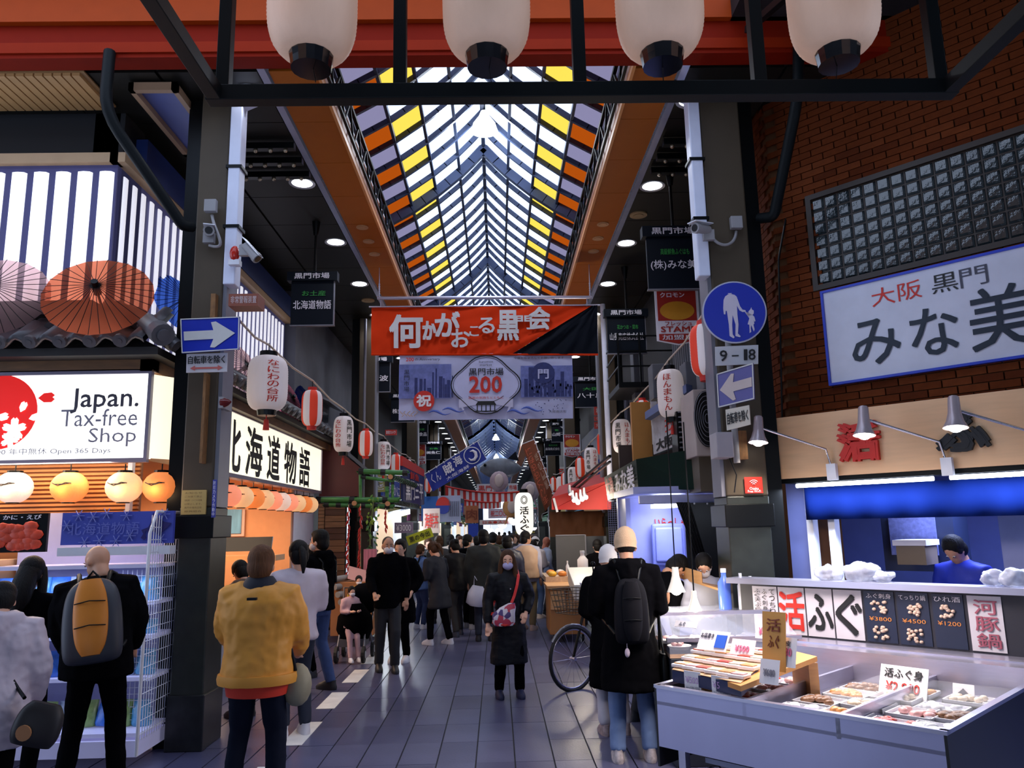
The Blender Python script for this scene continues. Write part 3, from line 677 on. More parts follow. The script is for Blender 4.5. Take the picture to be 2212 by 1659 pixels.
# ================================================================ RIGHT CORNER BUILDING (wall turned to the crossing)
PO = V((2.80, 7.30, 0)); UU = V((.674, -.738, 0)).normalized(); NN = V((-UU.y*-1, 0, 0)); NN = V((UU.y, -UU.x, 0))  # towards the street
if NN.dot(V((0, -1, 0))) < 0: NN = -NN
def fr(t, d, z): return PO+UU*t+NN*d+V((0, 0, z))
def fpx(px, py, d=0):
    p = onP(px, py, PO+NN*d, NN); q = p-PO; return q.dot(UU), p.z
def fbox(mb, t0, t1, d0, d1, z0, z1, m=0): return mb.hexa(fr(t0, d0, z0), UU*(t1-t0), V((0, 0, z1-z0)), NN*(d1-d0), m)
brick_m = [mat('brick_a', (.115, .024, .005), .75, spec=.1, var=.3, scale=20), mat('brick_b', (.09, .018, .004), .75, spec=.1, var=.3, scale=20), mat('brick_c', (.14, .032, .008), .75, spec=.1, var=.3, scale=20)]
mortar = mat('mortar', (.10, .045, .02), .85, spec=.1)
mb = MB(); fbox(mb, 0, 3.6, -.4, -.012, 2.15, 6.3); mb.box(2.812, 3.2, 7.30, 8.6, 0, 6.3)
wr = struct(mb.build('wall_right', mortar))
bw, bh = .227, .0667
me_b = [share(('br', i), lambda i=i: MB().box(-bw/2+.006, bw/2-.006, -.02, .0, .004, bh-.004).build('p', brick_m[i])) for i in range(3)]
ang = math.atan2(UU.y, UU.x); nb = 0; rest = MB()
for r_ in range(54):
    z = 2.72+r_*bh
    for c_ in range(-1, 13):
        t_ = (c_+.5+(r_ % 2)*.5)*bw
        if t_ < bw*.4 or t_ > 2.8: continue
        if 3.93 < z+bh*.5 < 4.86 and t_ > .36: continue
        if 3.05 < z < 3.8 and .55 < t_: continue
        if nb < 215:
            inst('brick', me_b[random.randrange(3)], fr(t_, 0, z)-V((0, 0, 0)), wr, ang); nb += 1
        else: rest.hexa(fr(t_-bw/2+.006, 0, z+.004), UU*(bw-.012), V((0, 0, bh-.008)), NN*.02)
    for c_ in range(4):
        y = 7.33+(c_+.5+(r_ % 2)*.5)*bw
        if nb < 300 and c_ < 3 and r_ % 2 == 0 and z > 3: inst('brick', me_b[random.randrange(3)], (2.81, y, z), wr, -math.pi/2); nb += 1
        else: rest.hexa((2.81, y-bw/2+.006, z+.004), V((0, bw-.012, 0)), V((0, 0, bh-.008)), V((-.02, 0, 0)))
o = rest.build('bricks', brick_m[0], wr); o['kind'] = 'stuff'
struct(MB().box(2.2, 6.5, 3.2, 7.3, 6.3, 6.5).build('ceiling_corner', blk))
# glass block window
gb = mat('glass_block', (.02, .03, .035), .08, var=.3, scale=9, spec=.9, bump=.45, bscale=22)
t0, t1, z0, z1 = .41, 2.12, 3.97, 4.82
wn = thing('glass_block_window', 'x', 'x'); del wn['label']; del wn['category']; bpy.data.objects.remove(wn)
mb = MB(); fbox(mb, t0-.05, t1+.6, -.01, .035, z0-.05, z0); fbox(mb, t0-.05, t1+.6, -.01, .035, z1, z1+.05); fbox(mb, t0-.05, t0, -.01, .035, z0, z1); fbox(mb, t0, t1+.5, -.012, .0, z0, z1)
wn = struct(mb.build('window_1', mat('window_frame_brown', (.03, .018, .012), .5)))
gs = .121
def gblk():
    m_ = MB(); h_ = gs/2-.007
    m_.add([(-h_, 0, -h_), (h_, 0, -h_), (h_, 0, h_), (-h_, 0, h_), (-h_*.75, -.02, -h_*.75), (h_*.75, -.02, -h_*.75), (h_*.75, -.02, h_*.75), (-h_*.75, -.02, h_*.75)],
           [(0, 1, 5, 4), (1, 2, 6, 5), (2, 3, 7, 6), (3, 0, 4, 7), (4, 5, 6, 7)]); return m_.build('p', gb)
me = share('gb', gblk)
for i in range(15):
    for j in range(7):
        inst('glass_block', me, fr(t0+(i+.5)*gs, .004, z0+(j+.5)*gs), wn, ang)
# blue-framed white sign
def fwarp(d, t0, t1, z0, z1): return plane_warp(fr(t0, d, z0), UU*(t1-t0), (0, 0, z1-z0))
t = thing('white_shop_sign', 'white sign with blue frame and big black brush characters on the brick wall', 'sign', fr(1.2, .05, 3.45)); mb = MB()
fbox(mb, .46, 2.6, .0, .06, 3.02, 3.87); mb.build('board', mat('sign_white', (.62, .63, .74), .35), t); mb = MB()
b_ = .022; fbox(mb, .46-b_, 2.6, 0, .075, 3.87-.0, 3.87+b_); fbox(mb, .46-b_, 2.6, 0, .075, 3.02-b_, 3.02); fbox(mb, .46-b_, .46, 0, .075, 3.02, 3.87); mb.build('frame', mat('blue_frame', (.01, .04, .5), .4), t)
bi = mat('teal_black_brush', (.004, .012, .03), .5); its = []
for ch, q in (('み', (1840, 690, 1945, 790)), ('な', (1968, 668, 2072, 775)), ('美', (2095, 635, 2235, 765))):
    ta, za = fpx(q[0], (q[1]+q[3])/2, .065); tb, zb_ = fpx(q[2], (q[1]+q[3])/2, .065); its.append((ch, fwarp(.062, ta, tb, 3.13 if ch != '美' else 3.1, 3.53 if ch != '美' else 3.6), (0, 0, 1, 1), False, .01, bi))
for ch, q, mt in (('大', (1885, 630, 1932, 668), red_i), ('阪', (1942, 617, 1990, 655), red_i), ('黒', (2015, 597, 2068, 640), black_i), ('門', (2076, 582, 2133, 626), ink)):
    ta, za = fpx(q[0], q[3], .065); tb, zb_ = fpx(q[2], q[1], .065); its.append((ch, fwarp(.062, ta, tb, 3.64, 3.80), (0, 0, 1, 1), False, 0, mt))
letters(t, its)
# wood fascia with raised letters
t = thing('wooden_fascia_sign', 'pale wooden fascia with raised red and black characters over the fish stall', 'sign', fr(1, .3, 2.5)); mb = MB()
fbox(mb, 0, 2.9, 0, .3, 2.17, 2.73); mb.build('board', mat('fascia_wood', (.82, .5, .27), .5, var=.12, scale=3, stretch=(1, 1, 9)), t)
mb = MB(); fbox(mb, 0.0, 2.9, -.02, .27, 2.13, 2.17); mb.build('lower_trim', dkgrey, t)
def raised(body, q, mt, name):
    ta, _ = fpx(q[0], (q[1]+q[3])/2, .3); tb, _ = fpx(q[2], (q[1]+q[3])/2, .3); za, zb2 = fpx(q[0], q[3], .3)[1], fpx(q[0], q[1], .3)[1]
    m_ = MB(); textfill(m_, body, fwarp(.335, ta, tb, za, zb2), bold=.06); vs = [p for p in m_.v]; o = m_.build(name, mt, t, fix=False); s_ = o.modifiers.new('thick', 'SOLIDIFY'); s_.thickness = .04; s_.offset = -1; return o
raised('活', (1817, 920, 1900, 995), red_i, 'red_character'); raised('ふ', (2028, 895, 2133, 975), black_i, 'black_character')
# arm lamps
chrome = mat('chrome_arm', (.6, .58, .62), .2, .9); shade_m = mat('lamp_shade_grey', (.5, .42, .45), .3, .3)
bulb_m = mat('lamp_bulb', (1, .98, .9), .4, emit=10, ecol=(1, .95, .85))
def armlamp(hp, bp, lab, s=1):
    t = thing('arm_lamp', lab, 'lamp', bp); hp, bp = V(hp), V(bp); ax = V((-.12, -.12, -1)).normalized() ; mid = bp+V((0, 0, .14))+(hp-bp)*.08
    MB().tube([bp-V((0, 0, .05)), mid, hp+V((.0, .0, .03))], .011, 8).build('arm', chrome, t)
    m_ = MB(); m_.tube([hp-ax*.12*s, hp-ax*.0, hp+ax*.06*s, hp+ax*.11*s], [.038*s, .045*s, .06*s, .085*s], 16, caps=False); m_.tube([hp-ax*.13*s, hp-ax*.11*s], [.03*s, .038*s], 12); sh_o = m_.build('shade', shade_m, t)
    MB().ball(hp+ax*.085*s, .058*s, 12, 8).build('bulb', bulb_m, sh_o)
    MB().hexa(bp-UU*.04-V((0, 0, .1)), UU*.08, V((0, 0, .14)), NN*.05).build('wall_bracket', white_p, t)
    lamp('SPOT', 'lamp_light', hp+ax*.16*s, 30, (1, .88, .75), .05, rot=ax.to_track_quat('-Z', 'Y').to_euler(), spot=2.2)
    return t
def lp(hx, hy, hd, bx_, by_, bd): return onP(hx, hy, PO+NN*hd, NN), onP(bx_, by_, PO+NN*bd, NN)
h_, b_ = lp(1638, 930, .75, 1800, 1012, .32); armlamp(h_, b_, 'grey arm lamp at the left end of the wooden fascia, in front of the pillar')
h_, b_ = lp(1866, 912, .75, 2048, 1000, .32); armlamp(h_, b_, 'grey arm lamp in front of the red raised character')
h_, b_ = lp(2062, 893, .8, 2260, 985, .32); armlamp(h_, b_, 'grey arm lamp in front of the black raised character')
# tube lights, blue cloth
tube_m = mat('fluorescent_tube', (1, 1, 1), .4, emit=12, ecol=(.8, .88, 1))
for k, (ta, tb, lab) in enumerate([(.12, 1.28, 'long lit white fluorescent tube under the wooden fascia'), (1.4, 2.6, 'lit fluorescent tube under the fascia at the right edge')]):
    t = thing('fluorescent_light', lab, 'light', fr(ta, .22, 2.12)); MB().tube([fr(ta, .22, 2.105), fr(tb, .22, 2.105)], .018, 8).build('tube', tube_m, t)
    mb = MB(); fbox(mb, ta-.03, tb+.03, .19, .25, 2.13, 2.165); mb.build('fitting', white_p, t)
    lamp('AREA', 'tube_light', fr((ta+tb)/2, .36, 2.08), 32, (.7, .8, 1), 1.1, rot=(0, 0, ang), sizey=.08)
t = thing('blue_curtain', 'deep blue cloth valance hanging under the tube lights', 'curtain', fr(1.2, .12, 1.95)); m_ = MB(); n = 60; vs = []
for i in range(n+1):
    for z in (2.09, 1.95, 1.80): vs.append(fr(.15+2.6*i/n, .14+.02*math.sin(i*.9)*(2.1-z)/.3, z))
m_.add(vs, [(3*i+j, 3*i+3+j, 3*i+4+j, 3*i+1+j) for i in range(n) for j in (0, 1)], 0, True); o = m_.build('cloth', mat('deep_blue_cloth', (.001, .010, .10), .85, spec=.1), t, fix=False); s_ = o.modifiers.new('t', 'SOLIDIFY'); s_.thickness = .006
# kitchen behind the counter
kb = mat('kitchen_blue_wall', (.16, .2, .5), .5); mb = MB(); fbox(mb, -1.5, 6, -3.2, -3.0, 0, 3.2); fbox(mb, 3.6, 3.8, -3.2, 0, 0, 3.2); fbox(mb, .0, 3.8, -3.0, -.4, 2.45, 2.55); fbox(mb, -.1, .1, -.4, .0, 0, 2.2); struct(mb.build('wall_kitchen', kb))
mb = MB(); mb2 = None
# opening: rebuild wall_right lower part as side posts only (upper wall starts above the fascia)
def item(name, lab, cat, parts, loc, group=None):
    t = thing(name, lab, cat, loc, group)
    for pn_, m_, mt in parts: m_.build(pn_, mt, t)
    return t
mb = MB(); fbox(mb, .1, .16, -.05, .05, 0, 2.1); fbox(mb, .3, .36, -.05, .05, 0, 2.1)
item('door_frame', 'pale upright frame at the left end of the fish stall opening', 'frame', [('uprights', mb, white_p)], fr(.2, 0, 0))
mb = MB(); fbox(mb, .35, 1.0, -1.4, -1.0, 1.3, 1.85); mb_ = MB(); fbox(mb_, .43, .85, -1.0, -.98, 1.45, 1.8)
item('kitchen_shelf_unit', 'dark shelf unit with piled bags in the kitchen behind the stall', 'shelf unit', [('carcass', mb, mat('dark_blue_unit', (.02, .03, .07), .4)), ('bags', mb_, mat('bag_blue', (.18, .2, .4), .5, var=.6, scale=30))], fr(1, -1.2, 1.3))
mb = MB(); fbox(mb, .62, .87, -.9, -.6, 1.38, 1.55); mb_ = MB(); fbox(mb_, .60, .89, -.92, -.58, 1.55, 1.6)
item('cardboard_carton', 'brown carton with pale lid on the kitchen shelf', 'box', [('carton', mb, mat('carton', (.2, .15, .1), .7)), ('lid', mb_, offwhite)], fr(1.1, -.7, 1.42))
mb = MB(); fbox(mb, 1.45, 1.75, -.8, -.7, .9, 1.95); item('tiled_column', 'pale blue column between two kitchen openings', 'column', [('shaft', mb, mat('pale_blue_col', (.3, .34, .62), .5))], fr(1.6, -.7, .9))
mb = MB(); fbox(mb, 1.9, 2.9, -.9, -.7, 1.72, 1.8); mb_ = MB(); fbox(mb_, 1.9, 2.9, -1.2, -1.1, 1.1, 1.72)
item('wall_cabinet', 'bright blue cabinet with white edge at the right of the kitchen', 'cabinet', [('edge', mb, white_p), ('blue_panel', mb_, mat('bright_blue_panel', (.01, .03, .45), .4))], fr(2.2, -.9, 1.2))
mb = MB(); mb.bar(fr(2.0, -.6, 1.42), fr(2.4, -.6, 1.55), .05, .05); item('fish_knife_case', 'white and pink slanted tray in the kitchen', 'tray', [('tray', mb, mat('pinkwhite', (.8, .6, .7), .4))], fr(2.2, -.6, 1.45))
lamp('AREA', 'kitchen_light', fr(1.5, -.9, 2.15), 70, (.45, .55, 1), 1.5, rot=(0, 0, ang), sizey=.4)
# ---------------------------------------------------------------- fish counter
ct = thing('fish_counter', 'stainless steel fish display counter at the right front, with deep shining apron', 'display counter', fr(1.2, 1.8, 0))
ZC = .78; DF, DB = 2.75, 1.3; TA, TB = .33, 2.02
mb = MB(); fbox(mb, TA, TB, DF-.012, DF, .42, ZC); mb.build('front_apron', mat('shining_apron', (.5, .5, .74), .3, .5, var=.25, scale=1.5, stretch=(1, 1, .3)), ct)
mb = MB(); fbox(mb, TA, TB+.02, DF-.03, DF+.012, ZC-.012, ZC+.008); fbox(mb, TB-.02, TB+.02, DB, DF, ZC-.012, ZC+.008); fbox(mb, TA-.02, TA+.02, DB, DF, ZC-.012, ZC+.008); mb.build('rim', steel, ct)
mb = MB(); fbox(mb, TB, TB+.015, DB, DF, .1, ZC); fbox(mb, TA-.015, TA, DB, DF, .3, ZC); mb.build('end_panel', mat('black_end_panel', (.012, .012, .014), .35), ct)
mb = MB(); fbox(mb, TA, TB, DB, DF, .67, .69); mb.build('basin_floor', mat('basin_steel', (.45, .42, .5), .3, .9), ct)
mb = MB(); fbox(mb, -.05, 2.05, 1.12, 1.3, .0, .88); mb.build('back_step', steel, ct)
mb = MB(); fbox(mb, -.05, 2.1, .95, 1.14, .86, .89); mb.build('back_ledge', steel, ct)
mb = MB()
for t_ in (TA+.1, TB-.1):
    for d_ in (DF-.12, DB+.3): fbox(mb, t_-.025, t_+.025, d_-.025, d_+.025, 0, .6)
mb.build('legs', steel, ct)
mb = MB()
for t_ in (.95, 1.5): fbox(mb, t_-.012, t_+.012, DB, DF, .66, ZC)
mb.build('divider', steel, ct)
for k in range(5):
    mb = MB(); fbox(mb, TA+.2, TB-.1, DF-.25, DF-.2, .06+k*.065, .09+k*.065); mb.build('under_slat', mat('blue_white_slat', (.4, .42, .6), .4), ct)
# glass over the basin
mb = MB(); fbox(mb, 1.2, TB-.02, DB+.1, DF-.45, .765, .768); mb.build('glass_lid', mat('clear_glass', (.9, .95, 1), .03, alpha=.06, spec=.8), ct)
# menu / poster row behind
t = thing('poster_board', 'long board of posters with steel rail behind the fish counter', 'poster board', fr(.8, .9, 1)); mb = MB()
fbox(mb, -.12, 2.3, .82, .9, .86, 1.3); mb.build('backing', mat('poster_back', (.02, .02, .03), .5), t); mb = MB(); fbox(mb, -.2, 2.3, .78, .99, 1.285, 1.33); fbox(mb, -.1, 2.3, .9, .96, .84, .885); mb.build('rail', steel, t)
pinkw = mat('poster_white', (.68, .64, .7), .5)
def poster(px0, px1, mt, extra=()):
    ta, _ = fpx(px0, 1320, .9); tb, _ = fpx(px1, 1320, .9); m_ = MB(); fbox(m_, ta+.006, tb-.006, .9, .908, .9, 1.265); o = m_.build('poster', mt, t)
    return ta, tb
def wr_(ta, tb, z0=.9, z1=1.265, d=.909): return fwarp(d, ta, tb, z0, z1)
xs = [(1628, 1683), (1683, 1742), (1742, 1802), (1802, 1866), (1868, 1936), (1938, 2010), (2014, 2085), (2090, 2168)]
dk = mat('dark_photo_poster', (.012, .02, .05), .4); its = []
for k, (a_, b__) in enumerate(xs):
    ta, tb = poster(a_, b__, dk if k in (4, 5, 6) else pinkw)
    if k == 0: its.append(('ふぐ天ぷら', wr_(ta, tb), (.1, .45, .35, .95), True, 0, black_i)); its.append(('ふぐ刺身', wr_(ta, tb), (.4, .45, .6, .95), True, 0, black_i)); its.append(('てっちり', wr_(ta, tb), (.68, .4, .9, .95), True, 0, black_i))
    if k == 1: its.append(('活', wr_(ta, tb), (.05, .1, .95, .9), False, .02, red_i))
    if k == 2: its.append(('ふ', wr_(ta, tb), (.08, .15, .95, .88), False, .02, black_i))
    if k == 3: its.append(('ぐ', wr_(ta, tb), (.08, .1, .95, .9), False, .02, black_i))
    if k == 7: its.append(('河豚鍋', wr_(ta, tb), (.2, .05, .85, .95), True, .01, mat('mauve_ink', (.4, .1, .15), .6)))
    if k in (4, 5, 6):
        m_ = MB(); m2 = MB()
        for q in range(2 if k < 6 else 1):
            zc = 1.15-q*.18
            m2.ball(fr((ta+tb)/2, .509, zc), (.09, .09, .06), 12, 6)
            for _ in range(16): m_.ball(fr(ta+random.uniform(.06, tb-ta-.06), 0.915, zc+random.uniform(-.045, .04)), (.016, .016, .012), 6, 4)
        o = m2.build('printed_plate', mat('plate_print', (.1, .12, .4), .4), t); o.scale = (1, 1, 1); bpy.data.objects.remove(o)
        m_.build('printed_food', mat('sashimi_print', (.75, .5, .4), .5, var=.5, scale=60), t)
        its.append((['ふぐ刺身', 'てっちり鍋', 'ひれ酒'][k-4], wr_(ta, tb), (.1, .86, .9, .96), False, 0, offwhite)); its.append((['¥3800', '¥4500', '¥1200'][k-4], wr_(ta, tb), (.15, .42, .85, .5), False, 0, mat('orange_ink', (.7, .25, .05), .5)))
letters(t, its)
# bags on the rail
for k, (px, py, s_) in enumerate([(1790, 1238, .13), (1860, 1226, .17), (1910, 1245, .1), (2150, 1250, .12), (2195, 1262, .14)]):
    p = onP(px, py, PO+NN*.85, NN); p.z = 1.33+s_*.4; m_ = MB(); m_.ball(p, (s_*.9, s_*.5, s_*.45), 14, 9); o = m_.build('plastic_bag', mat('clear_bag_plastic', (.55, .58, .8), .15, alpha=.55, var=.5, scale=18), loc=p); d_ = o.modifiers.new('s', 'SUBSURF'); d_.levels = d_.render_levels = 1
    tx = bpy.data.textures.get('crumple') or bpy.data.textures.new('crumple', 'CLOUDS'); tx.noise_scale = .06; dm = o.modifiers.new('d', 'DISPLACE'); dm.texture = tx; dm.strength = .07; dm.texture_coords = 'GLOBAL'
    tag(o, f'crumpled clear plastic bag of ice, {ordn[k]} from the left on the poster rail', 'bag')
# trays, cards and seafood in the basin
foods = [mat('food_orange', (.7, .3, .1), .3, var=.6, scale=40), mat('food_cream', (.75, .6, .45), .3, var=.4, scale=40), mat('food_red', (.5, .06, .03), .3, var=.5, scale=30), mat('food_pink', (.75, .4, .38), .3, var=.4, scale=30), mat('ice', (.75, .78, .9), .2, var=.3, scale=50), mat('food_brown', (.2, .1, .05), .35, var=.5, scale=30)]
tray_m = mat('white_tray', (.8, .8, .85), .3)
card_m = mat('price_card', (.85, .83, .87), .6)
def tray(t_, d_, z, k, w=.2, h=.14, lab='', rot=0):
    o_ = fr(t_, d_, z); th = thing('seafood_tray', lab, 'tray', o_, None); ca, sa = math.cos(rot), math.sin(rot); a_ = UU*ca+NN*sa; b_ = NN*ca-UU*sa
    m_ = MB(); m_.hexa(o_-a_*w/2-b_*h/2, a_*w, b_*h, V((0, 0, .008)))
    for (c_, e_, l_) in ((-a_*w/2-b_*h/2, a_*w, b_*.008), (-a_*w/2+b_*(h/2-.008), a_*w, b_*.008), (-a_*w/2-b_*h/2, a_*.008, b_*h), (a_*(w/2-.008)-b_*h/2, a_*.008, b_*h)): m_.hexa(o_+c_, e_, l_, V((0, 0, .025)))
    m_.build('dish', tray_m, th)
    n = 12
    for q in range(n):
        p = o_+a_*random.uniform(-w*.36, w*.36)+b_*random.uniform(-h*.32, h*.32)+V((0, 0, .025)); m_ = MB(); m_.ball(p, (random.uniform(.024, .042), random.uniform(.018, .03), .018), 8, 5); m_.build('seafood_piece', foods[k], th)
    return th
def card(t_, d_, z, w, h, lab, lines, tilt=.3, rot=0, cat='price card', mt=None, ink_=None):
    o_ = fr(t_, d_, z); a_ = (UU*math.cos(rot)+NN*math.sin(rot)); up = (V((0, 0, 1))*math.cos(tilt)-NN*math.sin(tilt)).normalized(); th = thing('price_card', lab, cat, o_)
    n_ = a_.cross(up).normalized(); 
    m_ = MB(); m_.hexa(o_-a_*w/2, a_*w, up*h, -n_*.006); m_.build('card', mt or card_m, th)
    its = []
    for (bd, rc, ik) in lines: its.append((bd, plane_warp(o_-a_*w/2, a_*w, up*h, .003), rc, False, .01, ik))
    letters(th, its); return th
k = 0
for (t_, d_) in [(.55, 2.5), (.55, 2.2), (.8, 2.45), (.8, 2.15), (1.15, 2.55), (1.15, 2.3), (1.4, 2.5), (1.4, 2.2), (1.68, 2.55), (1.68, 2.25), (1.88, 2.5), (1.88, 2.2), (1.2, 2.0), (1.45, 1.9)]:
    tray(t_, d_-.05 if d_ > 2.35 else d_-.08, .70, k % 6, .25, .23, f'white tray of {["orange", "cream", "red", "pink", "ice-white", "brown"][k%6]} seafood in the steel basin, {ordn[k//4] if k < 16 else ""} group, {ordn[k%4]} tray'); k += 1
for q, (t_, d_) in enumerate([(.55, 1.85), (.8, 1.8), (1.75, 1.95), (1.2, 1.68), (1.47, 1.6), (1.8, 1.62)]):
    tray(t_, d_, .70, (q+2) % 6, .25, .22, f'back-row tray of {["orange", "cream", "red", "pink", "ice-white", "brown"][(q+2)%6]} seafood in the steel basin, {ordn[q]} from the left')
# loose seafood (ice bed)
m_ = MB()
for q in range(700):
    t_, d_ = random.uniform(TA+.05, TB-.05), random.uniform(DB+.15, DF-.06); m_.ball(fr(t_, d_, .635), (random.uniform(.01, .03),)*2+(.012,), 5, 3)
o = m_.build('crushed_ice', foods[4], loc=fr(1.2, 2, .63)); tag(o, 'bed of crushed ice in the steel basin', 'ice'); o['kind'] = 'stuff'
card(1.45, 1.75, .70, .3, .2, 'large tilted white price card standing over the basin ice', [('活ふぐ身', (.1, .6, .9, .9), black_i), ('¥2,800', (.15, .12, .85, .48), red_i)], .5, .1)
card(1.75, 1.6, .66, .12, .14, 'small white tag with a dark picture beside the large basin card', [('◆', (.2, .3, .8, .8), ink)], .3)
for q, (t_, d_) in enumerate([(.75, 2.7), (.95, 2.72)]): pass
# wooden tray boards above the counter's left half
bt = thing('sloping_wooden_board', 'long wooden board sloping across the left end of the fish counter', 'board', fr(.5, 1.8, .9))
a1, a2 = onZ(1600, 1482, .86), onZ(1765, 1418, .94); MB().hexa(a1, a2-a1, V((-.1, .38, 0)), V((0, 0, -.03))).build('plank', mat('orange_plank', (.62, .28, .07), .5, stretch=(3, 3, 1)), bt)
MB().box(a2.x-.06, a2.x, a2.y, a2.y+.3, .3, .9).build('support', wood, bt)
bt = thing('white_tray_stack', 'tilted dark-edged display box covered with white and orange packed trays', 'display box', fr(.1, 2.4, .85))
c1, c2, c3, c4 = onZ(1452, 1448, .86), onZ(1600, 1478, .86), onZ(1680, 1408, .95), onZ(1530, 1390, .95)
MB().prism([c1, c2, c3, c4], (0, 0, -1), .07).build('box', mat('navy_box_side', (.01, .02, .08), .4), bt)
MB().prism([p+V((0, 0, .004)) for p in (c1, c2, c3, c4)], (0, 0, 1), .004).build('liner', mat('orange_liner', (.75, .45, .25), .5), bt)
for i in range(6):
    for j in range(4):
        f_, g_ = (i+.5)/6, (j+.5)/4; p = (c1.lerp(c2, f_)).lerp(c4.lerp(c3, f_), g_); th = tray_pack = thing('packed_tray', f'packed sashimi tray on tilted box, {ordn[j]} row from front, {ordn[i]} from left', 'tray', p)
        m_ = MB(); m_.hexa(p-UU*.055-NN*.045+V((0, 0, .006)), UU*.11, NN*.09, V((0, 0, .02))); m_.build('dish', tray_m, th, bevel=.004)
        m_ = MB(); m_.hexa(p-UU*.042-NN*.03+V((0, 0, .026)), UU*.084, NN*.06, V((0, 0, .008))); m_.build('fish_slices', foods[(i*3+j) % 4], th, bevel=.003)
for q, (px, py) in enumerate([(1502, 1463), (1562, 1474)]):
    p = onZ(px, py, .84); th = thing('price_card', f'white hanging price sheet on the tilted box, {["left", "right"][q]} one', 'price card', p); m_ = MB(); m_.hexa(p-UU*.06+NN*.03-V((0, 0, .12)), UU*.12, V((0, 0, .16)), NN*.004); m_.build('card', card_m, th)
    letters(th, [('¥500', plane_warp(p-UU*.06+NN*.036-V((0, 0, .12)), UU*.12, V((0, 0, .16))), (.1, .55, .9, .8), False, 0, mat('lilac_ink', (.5, .3, .6), .6)), ('お徳用', plane_warp(p-UU*.06+NN*.036-V((0, 0, .12)), UU*.12, V((0, 0, .16))), (.1, .2, .9, .45), False, 0, ink2)])
# standing menu cards on the left of the counter
def pcard(px, py, z, w, h, lab, lines, tilt=.25, rot=0, mt=None, cat='price card'):
    p = onZ(px, py, z); q = p-PO; return card(q.dot(UU), q.dot(NN), z, w, h, lab, lines, tilt, rot, cat, mt)
pcard(1672, 1450, .92, .15, .34, 'tall orange menu card with black and red characters by the posters', [('活', (.2, .66, .8, .88), mat('brown_ink', (.25, .05, .02), .6)), ('ふぐ', (.25, .38, .75, .6), mat('brown_ink', (.25, .05, .02), .6))], .15, 0, mat('orange_card', (.75, .36, .08), .6), 'menu card')
pcard(1652, 1380, .98, .15, .1, 'small white price card in front of the orange menu card', [('¥360', (.2, .25, .8, .75), mat('pink_ink', (.8, .15, .3), .6))])
pcard(1688, 1440, .95, .17, .17, 'white price card reading 1080 with blue edge', [('¥1080', (.15, .35, .85, .65), mat('pink_ink', (.8, .15, .3), .6)), ('ふぐ皮', (.2, .7, .8, .88), ink)], .3)
pcard(1660, 1478, .86, .12, .14, 'white price card below the 1080 card', [('¥680', (.2, .3, .8, .6), ink2)], .3)
pcard(1600, 1420, .93, .17, .12, 'white price card with pink digits behind the packed trays', [('¥500', (.2, .3, .8, .65), mat('pink_ink', (.8, .15, .3), .6))], .5)
pcard(1535, 1405, .96, .22, .14, 'tilted menu sheet with a blue square on the glass case', [('■', (.6, .15, .95, .8), mat('blue_square', (.02, .1, .55), .5)), ('お品書き', (.05, .6, .5, .85), ink)], .6)
pcard(1480, 1355, 1.0, .2, .05, 'narrow white shelf label on the glass case', [('ふぐ', (.2, .2, .5, .8), ink2)], .5)
# glass case left of the counter, behind the dark-coated person
gc = thing('glass_display_case', 'low glass display case with trays between the shopper and the steel counter', 'display case', (1.75, 6.9, .9))
g0, g1 = onZ(1418, 1408, .8), onZ(1560, 1395, .86)
MB().box(1.3, 2.3, 6.2, 7.2, .0, .78).build('base', mat('case_base', (.03, .035, .05), .4), gc, bevel=.01)
MB().box(1.3, 2.3, 6.2, 7.2, .78, .81).build('deck', mat('case_deck', (.7, .45, .3), .4, var=.4, scale=10), gc)
MB().prism([(1.3, 6.2, .81), (1.3, 6.2, .92), (1.3, 6.6, 1.06), (1.3, 7.2, 1.06), (1.3, 7.2, .81)], (1, 0, 0), 1.0).build('glass_hood', mat('clear_glass2', (.7, .75, 1), .05, alpha=.3, spec=.8), gc)
MB().box(1.28, 2.32, 6.58, 6.62, 1.05, 1.08).box(1.28, 2.32, 6.18, 6.22, .9, .93).build('rail', steel, gc)
for k in range(8):
    p = V((1.42+(k % 4)*.24, 6.4+(k//4)*.35, .815)); th = thing('seafood_dish', f'dish of {["pink", "cream"][k%2]} seafood in the glass case, {["front", "back"][k//4]} row, {ordn[k%4]} from the left', 'dish', p); MB().tube([p, p+V((0, 0, .03))], [.07, .095], 14).build('plate', tray_m, th); m_ = MB()
    for q in range(7): m_.ball(p+V((random.uniform(-.05, .05), random.uniform(-.05, .05), .04)), (.025, .02, .015), 7, 4)
    m_.build('fish_pieces', foods[3 if k % 2 == 0 else 1], th)
# small things standing there
def bottle(p, r, h, mt, lab, capm=None):
    t = thing('bottle', lab, 'bottle', p); MB().tube([p, p+V((0, 0, h*.65)), p+V((0, 0, h*.8)), p+V((0, 0, h*.9))], [r, r, r*.4, r*.4], 12).build('body', mt, t); MB().tube([p+V((0, 0, h*.9)), p+V((0, 0, h))], r*.45, 10).build('cap', capm or white_p, t); return t
bottle(V((1.95, 6.9, 1.06)), .055, .34, mat('blue_spray_plastic', (.1, .2, .8), .25, alpha=.9), 'translucent blue spray bottle on the glass case')
for k, x in enumerate((2.08, 2.18, 2.28)): bottle(V((x, 6.85+.05*k, 1.06)), .03, .3-.03*k, white_p, f'slim white bottle right of the blue bottle, {ordn[k]}')
